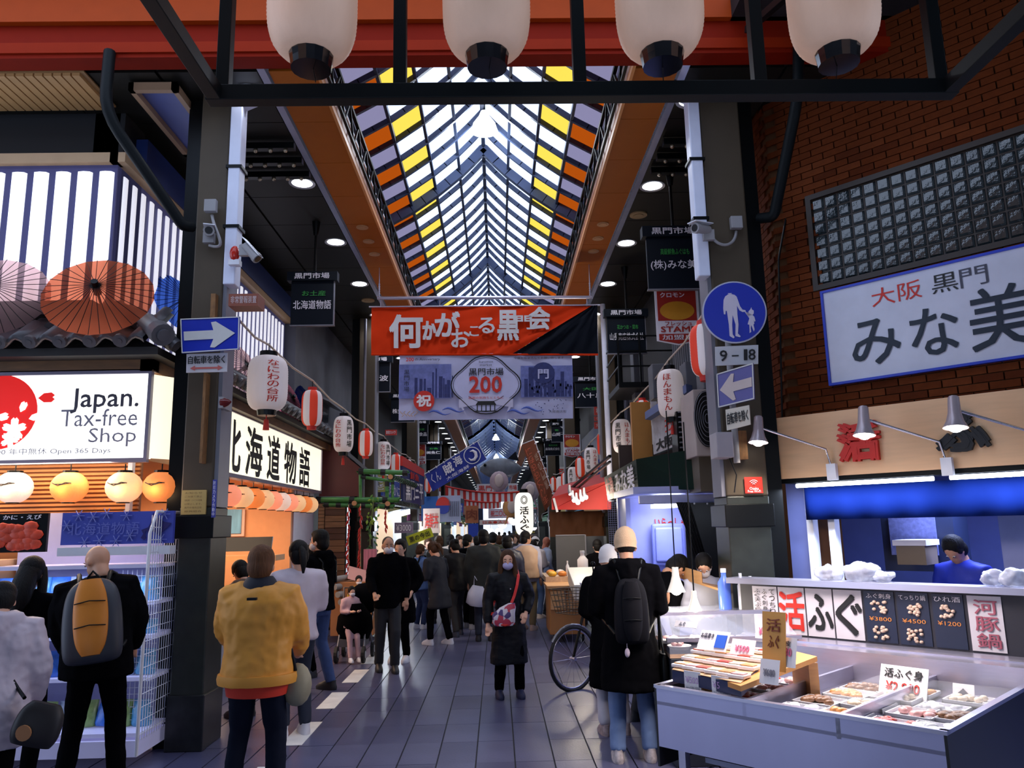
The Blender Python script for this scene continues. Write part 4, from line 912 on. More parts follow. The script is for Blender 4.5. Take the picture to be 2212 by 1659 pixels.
# wooden shelf with things, pendant lamp by the pillar
t = thing('wooden_shelf', 'wooden shelf box standing out beside the right pillar', 'shelf', (2.0, 7.4, 1.35)); s0 = onY(1455, 1245, 7.9); s1 = onY(1575, 1283, 7.0)
MB().hexa(s0, s1-s0, V((.12, .5, 0)), V((0, 0, .02))).build('board', wood, t); MB().hexa(s0+V((0, 0, .02)), (s1-s0)*.55, V((.01, .02, 0)), V((0, 0, .1))).build('front_edge', wood, t)
def pendant(p, lab, s=1, cord=1.2, power=25):
    t = thing('pendant_lamp', lab, 'lamp', p); m_ = MB(); m_.tube([p+V((0, 0, .16*s)), p+V((0, 0, .07*s)), p+V((0, 0, .0)), p-V((0, 0, .1*s))], [.035*s, .04*s, .06*s, .1*s], 14, caps=False); so_ = m_.build('shade', mat('cream_lamp_shade', (.8, .75, .7), .4, emit=.35, ecol=(1, .85, .6)), t)
    MB().ball(p-V((0, 0, .07*s)), .065*s, 12, 8).build('bulb', bulb_m, so_); MB().tube([p+V((0, 0, .16*s)), p+V((0, 0, cord))], .006, 5).build('cord', black, t); lamp('POINT', 'pendant_light', p-V((0, 0, .2*s)), power, (1, .85, .65), .06); return t
pendant(onY(1460, 1258, 6.9), 'white bell-shaped lamp hanging beside the shopper in the beanie', .8, 1.5, 14)
pendant(onY(1500, 1302, 6.6), 'low warm lit bell lamp over the glass case', .6, 1.5, 12)
lamp('AREA', 'counter_fill_light', (1.9, 5.3, 2.3), 75, (1, .86, .82), 1.0)  # added fill to brighten the counter, no fitting there
# bundle of hanging white papers and bottles
# ================================================================ GATE FRAME AND BIG LANTERNS
YG = 4.2
gt = thing('lantern_truss', 'dark grey steel frame across the top of the view that carries the big lanterns', 'frame', (.55, YG, 4.3))
xa, xb = -1.60, 2.72
def gbar(a, b, w, h, name): MB().bar(a, b, w, h).build(name, dkgrey, gt, bevel=.004)
gbar((xa-.05, YG, 4.31), (xb+.05, YG, 4.31), .09, .095, 'bottom_chord'); gbar((xa-.05, YG, 5.35), (xb+.05, YG, 5.35), .09, .09, 'top_chord')
for x in (xa+.04, -.53, .53, 1.6, xb-.04): gbar((x, YG, 4.34), (x, YG, 5.33), .075, .075, 'upright')
for x in (xa, xb):
    gbar((x, YG, 4.31), (x, 2.6, 4.31), .08, .09, 'side_chord'); gbar((x, YG, 5.35), (x, 2.6, 5.35), .08, .09, 'side_top_chord')
    gbar((x, 3.15, 4.33), (x, 3.15, 5.33), .07, .07, 'side_upright')
for x in (-1.2, 2.3): gbar((x, YG, 5.38), (x, 6.2, 6.1), .06, .06, 'hanger')
def tex_paper(name, col, emit=0, ecol=None):
    return mat(name, col, .65, emit=emit, ecol=ecol, var=.1, scale=4, stretch=(3, 3, .6), bump=.2, bscale=14)
big_p = tex_paper('big_lantern_paper', (.78, .55, .42), .12, (1, .62, .42)); 
def tall_lantern(r, h, mats_, ribs=28, stripes=0, capm=None, tassel=False):
    """built at origin, centre of the body; returns (list of (name, MB, mats))"""
    n = 24; rings = []; k = ribs*2
    for i in range(k+1):
        u = i/k*2-1; e = 1-abs(u)**4.5; rr = r*(.5+.5*e**.6); rr *= 1+(.012 if i % 2 == 0 else 0)
        rings.append((0, 0, u*h/2, rr, rr))
    m_ = MB(); m_.loft(rings, n)
    if stripes:
        # faces in sectors
        for fi in range(len(m_.f)):
            if len(m_.f[fi]) == 4:
                j = fi % n; m_.m[fi] = 1 if (j//(n//stripes)) % 2 else 0
    parts = [('paper_body', m_, mats_)]
    c = MB().tube([(0, 0, h/2-.005), (0, 0, h/2+.09*h)], [r*.46, r*.44], 16, sm=False); parts.append(('top_cap', c, capm or black))
    c = MB().tube([(0, 0, -h/2+.005), (0, 0, -h/2-.05*h), (0, 0, -h/2-.1*h)], [r*.5, r*.47, r*.45], 16, sm=False); parts.append(('bottom_cap', c, capm or black))
    if tassel: c = MB().tube([(0, 0, -h/2-.1*h), (0, 0, -h/2-.2*h)], [.006, .006], 5); c.tube([(0, 0, -h/2-.17*h), (0, 0, -h/2-.36*h)], [r*.12, r*.17], 8); parts.append(('tassel', c, red_i))
    return parts
def mk_lantern(loc, r, h, mats_, lab, stripes=0, group=None, capm=None, tassel=False, ribs=28, name='paper_lantern'):
    t = thing(name, lab, 'lantern', loc, group)
    for n_, m_, mt in tall_lantern(r, h, mats_, ribs, stripes, capm, tassel): m_.build(n_, mt, t, local=True)
    return t
glossy = mat('gloss_black_cap', (.006, .007, .01), .12, spec=.8)
first = None
for k, (x, lab) in enumerate([(-1.055, 'first from the left of the four big white lanterns in the steel frame'), (-.015, 'second of the four big white lanterns in the steel frame'), (1.03, 'third of the four big white lanterns in the steel frame'), (2.09, 'rightmost of the four big white lanterns in the steel frame')]):
    z = 4.57+.42
    if first is None: first = t = mk_lantern((x, YG, z), .262, .86, big_p, lab, 0, None, glossy, ribs=34, name='big_lantern'); MB().tube([(0, 0, .4), (0, 0, .8)], .01, 5).build('cord', black, t, local=True); MB().tube([(0, 0, -.45), (.03, 0, -.6)], .003, 4).build('wire', black, t, local=True)
    else: t = dup(first, (x, YG, z), label=lab, rz=k*.7)
p = onY(418, 18, 3.55); dup(first, (p.x-.0, 3.5, 4.57+.46), label='big white lantern cut by the top edge near the left end of the frame')
dup(first, (2.13, 3.25, 4.57+.48), label='lantern just peeking in at the top right corner of the frame')
# black bent pipes
def pipe(pts, r, lab, m=None, cat='pipe', name='bent_pipe'):
    # rounded corners
    P = [V(p) for p in pts]; out = [P[0]]
    for i in range(1, len(P)-1):
        a, b, c = P[i-1], P[i], P[i+1]; L_ = min((b-a).length, (c-b).length)*.35
        for t_ in (0, .25, .5, .75, 1): q0 = b+(a-b).normalized()*L_; q1 = b+(c-b).normalized()*L_; out.append(q0*(1-t_)**2+b*2*t_*(1-t_)+q1*t_**2)
    out.append(P[-1]); o = MB().tube(out, r, 10).build(name, m or black, loc=P[0]); tag(o, lab, cat); return o
Y_ = lambda x, y, d=6.2: onY(x, y, d)
pipe([Y_(237, 112, 6.33), Y_(225, 240, 6.25), Y_(395, 488, 6.8), Y_(415, 490, 6.9)], .05, 'thick black bent pipe running from the fascia down to the near left pillar', dkgrey)
pipe([Y_(1725, 90, 6.33), Y_(1724, 210, 6.25), Y_(1672, 468, 6.8), Y_(1640, 472, 6.95)], .05, 'thick black bent pipe from the fascia down beside the right pillar', dkgrey)
# white downpipes on the pillars
for (x, y, z0, lab) in ((-2.50, 7.0, 2.0, 'left'), (2.02, 6.95, 4.05, 'right')):
    q = 1 if lab == 'left' else -1
    t = thing('light_duct', f'pale white upright duct on the inner edge of the near {lab} pillar', 'duct', (x, y, 5)); z0 = 4.05
    MB().box(min(x, x+q*.11), max(x, x+q*.11), y-.06, y+.1, z0, 5.95).build('duct', pipe_w, t, bevel=.01)
    for z in (4.6, 5.2): MB().box(min(x-.02*q, x+q*.13), max(x-.02*q, x+q*.13), y-.07, y+.11, z, z+.03).build('strap', black, t)
    MB().hexa((x+q*.02, y-.05, 5.8), (q*.22, 0, .1), (0, 0, .16), (0, .1, 0)).build('flood_head', pipe_w, t)
# boxes, cameras, conduit on pillars
gp = mat('grey_plastic', (.3, .29, .3), .5); dp = mat('dark_lens', (.01, .01, .012), .15)
def camera_(p, d, lab):
    t = thing('security_camera', lab, 'security camera', p); p = V(p); d = V(d).normalized()
    MB().tube([p, p+d*.17], [.04, .045], 14).tube([p+d*.15, p+d*.19], [.05, .05], 14).build('barrel', gp, t); MB().tube([p+d*.185, p+d*.195], .034, 12).build('lens', dp, t.children[0])
    r_ = d.cross(V((0, 0, 1))).normalized(); MB().hexa(p+V((0, 0, .05))-r_*.05-d*.02, r_*.1, V((0, 0, .008)), d*.25).build('sun_shade', white_p, t); MB().tube([p, p-d*.06+V((0, 0, -.05))], .02, 8).box(p.x-.05, p.x+.05, p.y-.02, p.y+.03, p.z-.1, p.z+.0).build('bracket', gp, t); return t
Yp = 6.93
camera_(onY(452, 503, 6.92), (.35, -1, -.25), 'grey security camera on the front face of the near left pillar')
camera_(onY(530, 530, 6.85), (.55, -.1, -.62), 'grey security camera pointing down into the arcade beside the left pillar')
camera_(onY(1530, 497, 6.85), (-.8, -.55, -.1), 'security camera on the right pillar, in front of the nearest black sign')
def junction(p, lab, pts):
    t = thing('junction_box', lab, 'junction box', p); MB().box(p.x-.055, p.x+.055, p.y-.06, p.y, p.z-.06, p.z+.06).build('box', gp, t, bevel=.006)
    P = [V(q) for q in pts]; out = []
    for i in range(13):
        u = i/12; a = [P[0], P[1], P[2], P[3]]; out.append(a[0]*(1-u)**3+a[1]*3*u*(1-u)**2+a[2]*3*u*u*(1-u)+a[3]*u**3)
    MB().tube(out, .014, 8).build('conduit', gp, t)
junction(onY(458, 448, Yp), 'small grey square junction box high on the near left pillar', [onY(458, 465, Yp), onY(462, 500, Yp-.1), onY(500, 545, Yp-.05), onY(452, 530, Yp)])
junction(onY(1588, 484, 6.93), 'small grey square junction box on the near right pillar', [onY(1590, 500, 6.93), onY(1590, 530, 6.88), onY(1560, 540, 6.88), onY(1540, 515, 6.88)])
t = thing('alarm_lamp', 'red emergency lamp bulb on the inner side of the left pillar', 'alarm lamp', onY(507, 548, 6.9)); p = onY(507, 548, 6.9); MB().ball(p, (.045, .045, .075), 12, 8).build('red_dome', mat('red_dome', (.5, .02, .01), .2), t); MB().box(p.x-.05, p.x+.05, p.y-.02, p.y+.06, p.z-.11, p.z-.06).build('base', white_p, t)
t = thing('alarm_lamp', 'dark red conical lamp low on the left pillar beside the cream sign', 'alarm lamp', onY(485, 870, 6.9)); p = onY(482, 870, 6.9); MB().tube([p, p+V((.04, -.02, 0)), p+V((.08, -.04, 0))], [.045, .035, .01], 12).build('dome', mat('dark_red_dome', (.12, .01, .01), .2), t); MB().box(p.x-.03, p.x+.01, p.y-.03, p.y+.2, p.z-.05, p.z+.05).build('base', gp, t)
# flat signs ---------------------------------------------------------------
def flat_sign(x0, y0, x1, y1, Y, mt, lab, name='sign', rim=None, th=.02, rw=.008, round_=0, cat='sign', rimm=None):
    th = max(th, .2 if name == 'alarm_sign' else 0)
    a, b = onY(x0, y1, Y), onY(x1, y0, Y); t = thing(name, lab, cat, ((a.x+b.x)/2, Y, (a.z+b.z)/2))
    MB().box(a.x, b.x, Y, Y+th, a.z, b.z).build('panel', mt, t, bevel=round_)
    if rimm:
        m_ = MB(); m_.box(a.x, b.x, Y-.004, Y, b.z-rw*2, b.z-rw).box(a.x, b.x, Y-.004, Y, a.z+rw, a.z+rw*2).box(a.x+rw, a.x+rw*2, Y-.004, Y, a.z+rw, b.z-rw).box(b.x-rw*2, b.x-rw, Y-.004, Y, a.z+rw, b.z-rw); m_.build('rim_line', rimm, t)
    w = plane_warp((a.x, Y-.004, a.z), (b.x-a.x, 0, 0), (0, 0, b.z-a.z), .003)
    return t, w, a, b
blue_s = mat('road_sign_blue', (.008, .025, .38), .35); arrow_m = mat('arrow_white', (.6, .58, .56), .5, var=.15)
def quadsign(pts, th, mt, lab, name, inset=None):
    t = thing(name, lab, 'sign', pts[0]); n_ = (pts[1]-pts[0]).cross(pts[3]-pts[0]).normalized()
    MB().prism(pts, -n_, th).build('panel', mt, t); return t, (lambda a, b: pts[0].lerp(pts[1], a).lerp(pts[3].lerp(pts[2], a), b)+n_*.004), n_
# one-way sign left
t, w, n_ = quadsign([onY(393, 763, 6.8), onY(516, 755, 6.75), onY(518, 684, 6.75), onY(390, 689, 6.8)], .015, blue_s, 'blue one-way road sign with white arrow pointing right, on the left pillar', 'one_way_sign')
m_ = MB()
for a_ in ((.0, .0, 1, .03), (0, .97, 1, 1), (0, .0, .018, 1), (.982, 0, 1, 1)): m_.prism([w(a_[0], a_[1]), w(a_[2], a_[1]), w(a_[2], a_[3]), w(a_[0], a_[3])], n_, .003)
m_.build('rim_line', arrow_m, t)
AR = [(.05, .36), (.56, .36), (.50, .12), (.58, .1), (.93, .5), (.6, .88), (.52, .86), (.56, .62), (.05, .62)]
MB().prism([w(a, b) for a, b in AR], n_, .003).build('arrow', arrow_m, t)
t, w, n_ = quadsign([onY(402, 805, 6.86), onY(490, 803, 6.84), onY(491, 762, 6.84), onY(403, 765, 6.86)], .012, mat('worn_sign_white', (.6, .56, .58), .5, var=.1), 'small white sign with bicycle text and double red arrow, under the left one-way sign', 'supplementary_sign')
letters(t, [('自転車を除く', w, (.05, .45, .95, .88), False, .01, black_i)]); MB().prism([w(a, b) for a, b in ((.1, .22), (.22, .36), (.22, .27), (.78, .27), (.78, .36), (.9, .22), (.78, .08), (.78, .17), (.22, .17), (.22, .08))], n_, .002).build('double_arrow', mat('faded_red', (.55, .12, .1), .6), t)
# wooden laths on pillars
for (x0, y0, x1, y1, Y, lab) in ((453, 634, 466, 690, 6.93, 'short upper piece of weathered wooden lath on the left pillar'), (430, 805, 446, 1000, 6.9, 'long weathered wooden lath below the signs on the left pillar'), (1596, 930, 1612, 992, 6.86, 'weathered wooden lath below the bicycle sign on the right pillar')):
    a, b = onY(x0, y1, Y), onY(x1, y0, Y); o = MB().box(a.x, b.x, Y, 7.0, a.z, b.z).build('wooden_lath', mat('rotten_lath', (.24, .11, .035), .7, var=.7, scale=14, stretch=(3, 3, 1)), loc=a); tag(o, lab, 'lath')
t, w, a, b = flat_sign(493, 634, 558, 661, 6.8, mat('brown_sign', (.25, .07, .04), .5), 'small brown alarm sign beside the left pillar', 'alarm_sign'); letters(t, [('非常警報装置', w, (.08, .2, .95, .8), False, 0, mat('pinkish_white', (.6, .5, .5), .6))])
t, w, a, b = flat_sign(390, 1058, 446, 1112, 6.97, mat('yellowed_notice', (.55, .38, .12), .6), 'yellowed paper notice on the left pillar', 'notice', cat='notice'); letters(t, [(s_, w, (.15, .84-.15*i, .85, .92-.15*i), False, 0, mat('brown_print', (.15, .08, .02), .6)) for i, s_ in enumerate(('お知らせ', 'ごみ捨て禁止', '自転車・バイクの駐輪', 'は禁止します。', '黒門市場商店街', '振興組合'))])
t, w, a, b = flat_sign(456, 1036, 469, 1118, 6.93, mat('blue_sticker', (.05, .06, .35), .5), 'narrow blue sticker with white upright writing on the left pillar', 'sticker', th=.004, cat='sticker'); letters(t, [('防犯カメラ作動中', w, (.2, .03, .8, .97), True, 0, offwhite)])
t, w, a, b = flat_sign(1610, 1030, 1646, 1066, 6.93, mat('red_sticker', (.5, .02, .01), .5), 'square red free wifi sticker on the right pillar', 'sticker', th=.004, cat='sticker')
letters(t, [('Osaka', w, (.25, .22, .75, .38), False, 0, offwhite), ('Free Wi-Fi', w, (.14, .05, .86, .2), False, 0, offwhite)])
m_ = MB(); cw = V((w(.5, .48)))
for r_ in (.012, .024, .036): m_.tube([cw+V((math.sin(a0)*r_*1.3, 0, math.cos(a0)*r_*1.3)) for a0 in [(-.8+.2*i) for i in range(9)]], .003, 4)
m_.build('wifi_arcs', offwhite, t)
# pedestrian sign right
cp = onY(1586, 675, 6.75); rs = .285
t = thing('pedestrian_sign', 'round blue road sign with white adult and child figures, on the right pillar', 'road sign', cp)
nrm = V((-.1, -1, -.05)).normalized(); rt = V((1, -.1, 0)).normalized(); upv = V((0, -.03, 1)).normalized()
m_ = MB().tube([cp, cp+nrm*.012], rs, 48, sm=False); m_.build('rim', mat('sign_rim', (.5, .5, .6), .35), t); MB().tube([cp+nrm*.012, cp+nrm*.016], rs*.955, 48, sm=False).build('blue_disc', blue_s, t)
adult = [(-3.4, 28.5), (-1.2, 30), (1.2, 30), (3.2, 29.4), (4.6, 28), (6.5, 21), (8, 18.5), (10, 18), (10.2, 17), (8, 16.8), (6, 18), (4.4, 21.5), (4.3, 15), (4.6, 8), (3.8, 1.5), (5.6, -.5), (5, -1.2), (2, -.2), (2.6, 8), (1, 15), (.2, 8), (.2, 1), (1.4, -1), (.6, -1.8), (-2, 0), (-2, 8), (-2.8, 18), (-3.6, 18.2), (-4, 15.5), (-5, 15.8), (-5.2, 20), (-4.6, 26)]
child = [(11.5, 13.5), (12.2, 15), (12, 17), (13.5, 18.5), (14.2, 20), (14.4, 18.4), (15.7, 17.5), (15.6, 15.4), (14.6, 14.4), (15.8, 13), (16.4, 10), (15.8, 9.4), (15.2, 11), (15.5, 8), (14.8, 7.5), (15.4, 4), (14.8, 2.5), (14, 5), (13.3, 7.3), (12.8, 5), (13, 2.3), (11.8, 1.5), (12, 4), (12, 7.5), (10.9, 7.8), (12.3, 12), (10, 16.8), (9.2, 17.4)]
for poly, nm in ((adult, 'adult_figure'), (child, 'child_figure')):
    m_ = MB(); s_ = .0128; m_.prism([cp+nrm*.0165+rt*((x-2.5)*s_)+upv*((y-17)*s_) for x, y in poly], nrm, .003); (m_.prism([cp+nrm*.0165+rt*((2.5*math.cos(a_)*.9-2.5)*s_)+upv*((32.3+2.3*math.sin(a_)-17)*s_) for a_ in [i*.5236 for i in range(12)]], nrm, .003), m_.prism([cp+nrm*.0165+rt*((x-2.5)*s_)+upv*((y-17)*s_) for x, y in ((-3.6, 33.2), (3.6, 33.2), (2, 34.4), (1.4, 36), (-1.4, 36), (-2, 34.4))], nrm, .003)) if nm == 'adult_figure' else None; m_.build(nm, mat('figure_white', (.6, .55, .66), .5), t)
t, w, n_ = quadsign([onY(1546, 790, 6.75), onY(1638, 786, 6.75), onY(1638, 745, 6.75), onY(1545, 749, 6.75)], .012, mat('plate_white', (.55, .55, .58), .45), 'white plate reading 9 to 18 under the round pedestrian sign', 'hours_plate'); letters(t, [('9', w, (.1, .22, .27, .78), False, .02, black_i), ('8', w, (.77, .22, .93, .78), False, .02, black_i), ('1', w, (.66, .22, .74, .78), False, .02, black_i), ('-', w, (.38, .44, .54, .51), False, 0, black_i)])
t, w, n_ = quadsign([onY(1552, 881, 6.8), onY(1630, 862, 6.6), onY(1627, 784, 6.6), onY(1548, 808, 6.8)], .015, mat('faded_blue', (.11, .10, .3), .4, var=.15), 'faded blue one-way sign with pale arrow pointing left, on the right pillar', 'one_way_sign'); MB().prism([w(1-a, b) for a, b in AR][::-1], n_, .003).build('arrow', mat('pink_arrow', (.55, .45, .42), .5), t)
m_ = MB()
for a_ in ((.0, .0, 1, .035), (0, .965, 1, 1), (0, .0, .03, 1), (.97, 0, 1, 1)): m_.prism([w(a_[0], a_[1]), w(a_[2], a_[1]), w(a_[2], a_[3]), w(a_[0], a_[3])], n_, .003)
m_.build('rim_line', arrow_m, t)
t, w, n_ = quadsign([onY(1570, 930, 6.75), onY(1621, 917, 6.6), onY(1618, 875, 6.6), onY(1567, 885, 6.75)], .012, mat('cream_plate', (.62, .56, .46), .5), 'small cream sign with bicycle text under the faded arrow sign', 'supplementary_sign'); letters(t, [('自転車を除く', w, (.06, .25, .94, .8), False, .015, black_i)])
o = MB().tube([onY(1570, 700, 6.85), onY(1592, 1000, 6.85)], .03, 10).build('sign_post', gp, loc=onY(1560, 560, 6.85)); tag(o, 'grey post carrying the road signs at the right pillar', 'post')
t = thing('meter_box', 'pale grey utility box with hinges on the right pillar, under the signs', 'utility box', onY(1555, 960, 6.85)); a, b = onY(1545, 990, 6.8), onY(1577, 935, 6.8); MB().box(a.x, b.x, 6.72, 6.95, a.z, b.z).build('case', mat('meter_grey', (.36, .33, .36), .45), t, bevel=.008); MB().tube([(b.x-.02, 6.8, a.z), (b.x+.03, 6.8, a.z-.15), (b.x, 6.8, a.z-.3)], .006, 5).build('cable', black, t)
o = MB().tube([onP(1690, 920, PO, NN), onY(1682, 560, 7.1), onY(1700, 460, 7.2)], .01, 6).build('cable', black, loc=(2.6, 7.1, 4)); tag(o, 'thin black cable hanging beside the brick corner', 'cable')
# ================================================================ BLACK HANGING SHOP SIGNS
def hang_sign(x0, y0, x1, y1, main, green, lab, W_=.66, ztop=5.27, side_light=1, hdr=True, Y=None, vertical=False):
    if Y is None: Y = onZ((x0+x1)/2, y0, ztop).y
    a, b = onY(x0, y1, Y), onY(x1, y0, Y); H_ = b.z-a.z; hz = b.z-H_*.17
    t = thing('hanging_sign', lab, 'sign', ((a.x+b.x)/2, Y, b.z)); MB().box(a.x-.02, b.x+.02, Y-.05, Y+.09, hz, b.z).build('header_box', navy, t); MB().box(a.x+.03, b.x-.03, Y, Y+.05, a.z, hz).build('panel', navy, t)
    MB().box(a.x+.02, b.x-.02, Y-.004, Y+.054, a.z-.01, a.z+.005).box(b.x-.035, b.x-.024, Y-.004, Y+.054, a.z, hz).build('edge_trim', greyst, t)
    xm = (a.x+b.x)/2+.02; MB().tube([(xm, Y+.02, b.z), (xm, Y+.02, SH)], .018, 8).tube([(xm, Y+.02, SH-.2), (xm, Y+.02, SH)], [.03, .06], 8).build('drop_rod', black, t)
    its = [('黒門市場', plane_warp((a.x, Y-.054, hz), (b.x-a.x, 0, 0), (0, 0, b.z-hz)), (.13, .18, .87, .82), False, .02, offwhite)]; w = plane_warp((a.x, Y-.004, a.z), (b.x-a.x, 0, 0), (0, 0, hz-a.z))
    wm = offwhite
    if green: its.append((green, w, (.28, .66, .78, .78), False, .01, green_i))
    if main: its.append((main, w, (.1, .36, .9, .56), False, .01, wm))
    letters(t, its); return Y
hang_sign(622, 588, 727, 703, '北海道物語', 'お土産', 'nearest black hanging market sign on the left')
hang_sign(1396, 490, 1512, 625, '(株)みな美', '高級鮮魚ふぐはも', 'nearest black hanging market sign on the right')
hang_sign(1310, 668, 1396, 764, '山長商店株式会社', '花かつお・昆布', 'second black hanging market sign on the right, beside the red banner')
hang_sign(1241, 813, 1308, 880, '八十島', '大国', 'third black hanging market sign on the right, beside the anniversary banner')
hang_sign(772, 770, 846, 847, '京丹波', '', 'second black hanging market sign on the left, left of the anniversary banner')
hang_sign(842, 850, 898, 912, '株式会社', '', 'third black hanging sign on the left, half behind the anniversary banner')
hang_sign(884, 908, 926, 957, '石橋食品', '名物屋', 'fourth black hanging sign on the left, under the anniversary banner')
hang_sign(918, 953, 954, 993, '㈱魚仁', 'お魚', 'fifth black hanging sign on the left, above the blue shrimp banner')
hang_sign(1206, 905, 1252, 934, 'マルチク', '', 'fourth black hanging sign on the right with katakana name')
hang_sign(1190, 912, 1222, 955, '山岡一', '電車', 'fifth black hanging sign on the right')
hang_sign(1175, 947, 1212, 984, '麻海株式会社', '食肉全般', 'sixth black hanging sign on the right')
hang_sign(1168, 985, 1196, 1010, '川崎', '', 'seventh black hanging sign on the right')
hang_sign(956, 990, 982, 1015, '丸栄', '', 'sixth black hanging sign on the left')
# side lights at the signs: small spotlights
# stamp pennants
def stamp(x0, y0, x1, y1, lab, full=True):
    Y = onZ((x0+x1)/2, y0, 4.52 if x0 > 1400 else 4.5).y; Y = 9.1 if full else Y
    a, b = onY(x0, y1, Y), onY(x1, y0, Y); w_, h_ = b.x-a.x, b.z-a.z; t = thing('stamp_pennant', lab, 'sign', ((a.x+b.x)/2, Y, b.z)); tip = a.z; sh_ = a.z+h_*.08
    MB().prism([(a.x, Y, b.z), (b.x, Y, b.z), (b.x, Y, sh_), ((a.x+b.x)/2, Y, tip), (a.x, Y, sh_)], (0, 1, 0), .015).build('pennant_board', offwhite, t)
    MB().box(a.x+w_*.05, b.x-w_*.05, Y-.004, Y, b.z-h_*.56, b.z-h_*.01).build('red_field', mat('pennant_red', (.42, .02, .01), .5), t)
    m_ = MB(); ww = lambda u, v: V((a.x+w_*u, Y-.009, a.z+h_*v))
    m_.prism([ww(.5+.4*math.cos(q*.2618), .62+.17*math.sin(q*.2618)) for q in range(24)][::-1], (0, 1, 0), .004); m_.build('orange_oval', mat('pennant_orange', (.72, .3, .015), .5), t)
    MB().prism([ww(.05, .2), ww(.95, .2), ww(.95, .09), ww(.5, .02), ww(.05, .09)], (0, 1, 0), .004).build('lower_red_field', mat('pennant_red', (.42, .02, .01), .5), t)
    w = plane_warp((a.x, Y-.012, a.z), (w_, 0, 0), (0, 0, h_)); rd = mat('pennant_red', (.42, .02, .01), .5)
    letters(t, [('クロモン', w, (.12, .86, .68, .95), False, .02, offwhite), ('フレッシュ', w, (.2, .34, .82, .42), False, .02, rd), ('STAMP', w, (.1, .23, .92, .33), False, .03, rd), ('加盟店', w, (.12, .09, .88, .18), False, .01, offwhite)]); return t
stamp(1420, 626, 1506, 746, 'large white and red stamp pennant under the nearest right market sign')
stamp(1218, 938, 1253, 988, 'small stamp pennant far right above the striped lanterns', False)
stamp(886, 960, 920, 1006, 'small stamp pennant far left beside the blue shrimp banner', False)
stamp(1176, 1010, 1192, 1035, 'tiny stamp pennant behind the brown slanted banner', False)
# ================================================================ BANNERS
def cloth(w, nu, nv, amp, mt, name, parent, seed=0, th=.004, mfun=None):
    m_ = MB(); vs = []
    for i in range(nu+1):
        for j in range(nv+1):
            p = w(i/nu, j/nv); d_ = amp*(mnoise.noise(V((i/nu*6+seed, j/nv*1.5, seed)))+.4*mnoise.noise(V((i/nu*17, j/nv*6, seed+3)))); vs.append(p+V((0, d_, 0)))
    fs = []; ms = []
    for i in range(nu):
        for j in range(nv): m_.f.append([i*(nv+1)+j, (i+1)*(nv+1)+j, (i+1)*(nv+1)+j+1, i*(nv+1)+j+1]); m_.m.append(mfun((i+.5)/nu, (j+.5)/nv) if mfun else 0); m_.sm.append(True)
    m_.v = vs; o = m_.build(name, mt, parent, fix=False); return o
YB = 12.2
t = thing('hanging_pole', 'horizontal steel pole hung on chains above the red banner', 'pole', (-.3, YB, 4.9)); a, b = onY(815, 644, YB), onY(1279, 642, YB)
MB().tube([a, b], .028, 10).build('pole', steel, t); m_ = MB(); s1, s2 = onY(820, 552, YB), onY(1276, 548, YB)
for q, s_ in ((a+V((.03, 0, 0)), s1), (b-V((.03, 0, 0)), s2)):
    m_.tube([q, V((q.x, YB, SH))], .008, 5)
    for k in range(6): m_.tube([q+V((.012*math.cos(u), 0, .03+k*.04+.02*math.sin(u))) for u in [i*math.pi/3 for i in range(7)]], .005, 4)
m_.build('chain', steel, t)
redb = mat('red_banner_cloth', (.66, .038, .005), .75, var=.08, spec=.1); navb = mat('navy_banner_cloth', (.004, .006, .012), .8, spec=.1)
t = thing('red_banner', 'wide red banner with white brush writing and black lower corner', 'banner', (-.2, YB, 4.4)); A, B, C_, D = onY(802, 765, YB), onY(1290, 765, YB), onY(1288, 660, YB), onY(802, 663, YB)
w = lambda u, v: A.lerp(B, u).lerp(D.lerp(C_, u), v)
# split into red and navy parts with a diagonal seam
um, vm = .62, 0
seam = lambda v: um+(.98-um)*v
cloth(lambda u, v: w(u*seam(v), v), 60, 12, .05, redb, 'red_cloth', t, 1); cloth(lambda u, v: w(seam(v)+u*(1.004-seam(v)), v), 24, 12, .06, navb, 'navy_corner', t, 4)
ad = lambda u, v: w(u, v)+V((0, -.05, 0))
bw_ = mat('brush_white', (.66, .66, .7), .7)
letters(t, [('何', ad, (.085, .13, .225, .80), False, .028, bw_), ('か', ad, (.23, .3, .285, .66), False, .05, bw_), ('が', ad, (.285, .36, .39, .86), False, .03, bw_), ('お', ad, (.355, .13, .435, .5), False, .02, bw_), ('こ', ad, (.435, .36, .475, .56), False, .02, bw_), ('る', ad, (.475, .42, .545, .74), False, .02, bw_), ('黒', ad, (.56, .28, .65, .88), False, .03, bw_), ('門', ad, (.64, .5, .71, .78), False, .02, bw_), ('会', ad, (.70, .5, .79, .95), False, .03, bw_)])
MB().tube([onY(797, 663, YB), onY(1296, 659, YB)], .014, 8).build('batten', steel, t); MB().tube([onY(802, 766, YB), onY(1292, 766, YB)], .016, 8).build('lower_hem', redb, t)
m_ = MB(); pa = onY(0, 0, YB)
for x in (822, 950, 1092, 1268): m_.tube([onY(x, 645, YB), onY(x, 662, YB)], .008, 5)
m_.build('hook', steel, t)
# anniversary banner
t = thing('anniversary_banner', 'white and blue anniversary banner with round emblem, below the red banner', 'banner', (-.2, YB+.02, 3.9)); A, B, C_, D = onY(861, 908, YB+.02), onY(1238, 904, YB+.02), onY(1236, 762, YB+.02), onY(863, 766, YB+.02)
w2 = lambda u, v: A.lerp(B, u).lerp(D.lerp(C_, u), v)
cloth(w2, 60, 20, .03, mat('banner_pale', (.5, .52, .78), .6, var=.06), 'cloth', t, 2)
bp = lambda off: (lambda u, v: w2(u, v)+V((0, -.03-off, 0)))
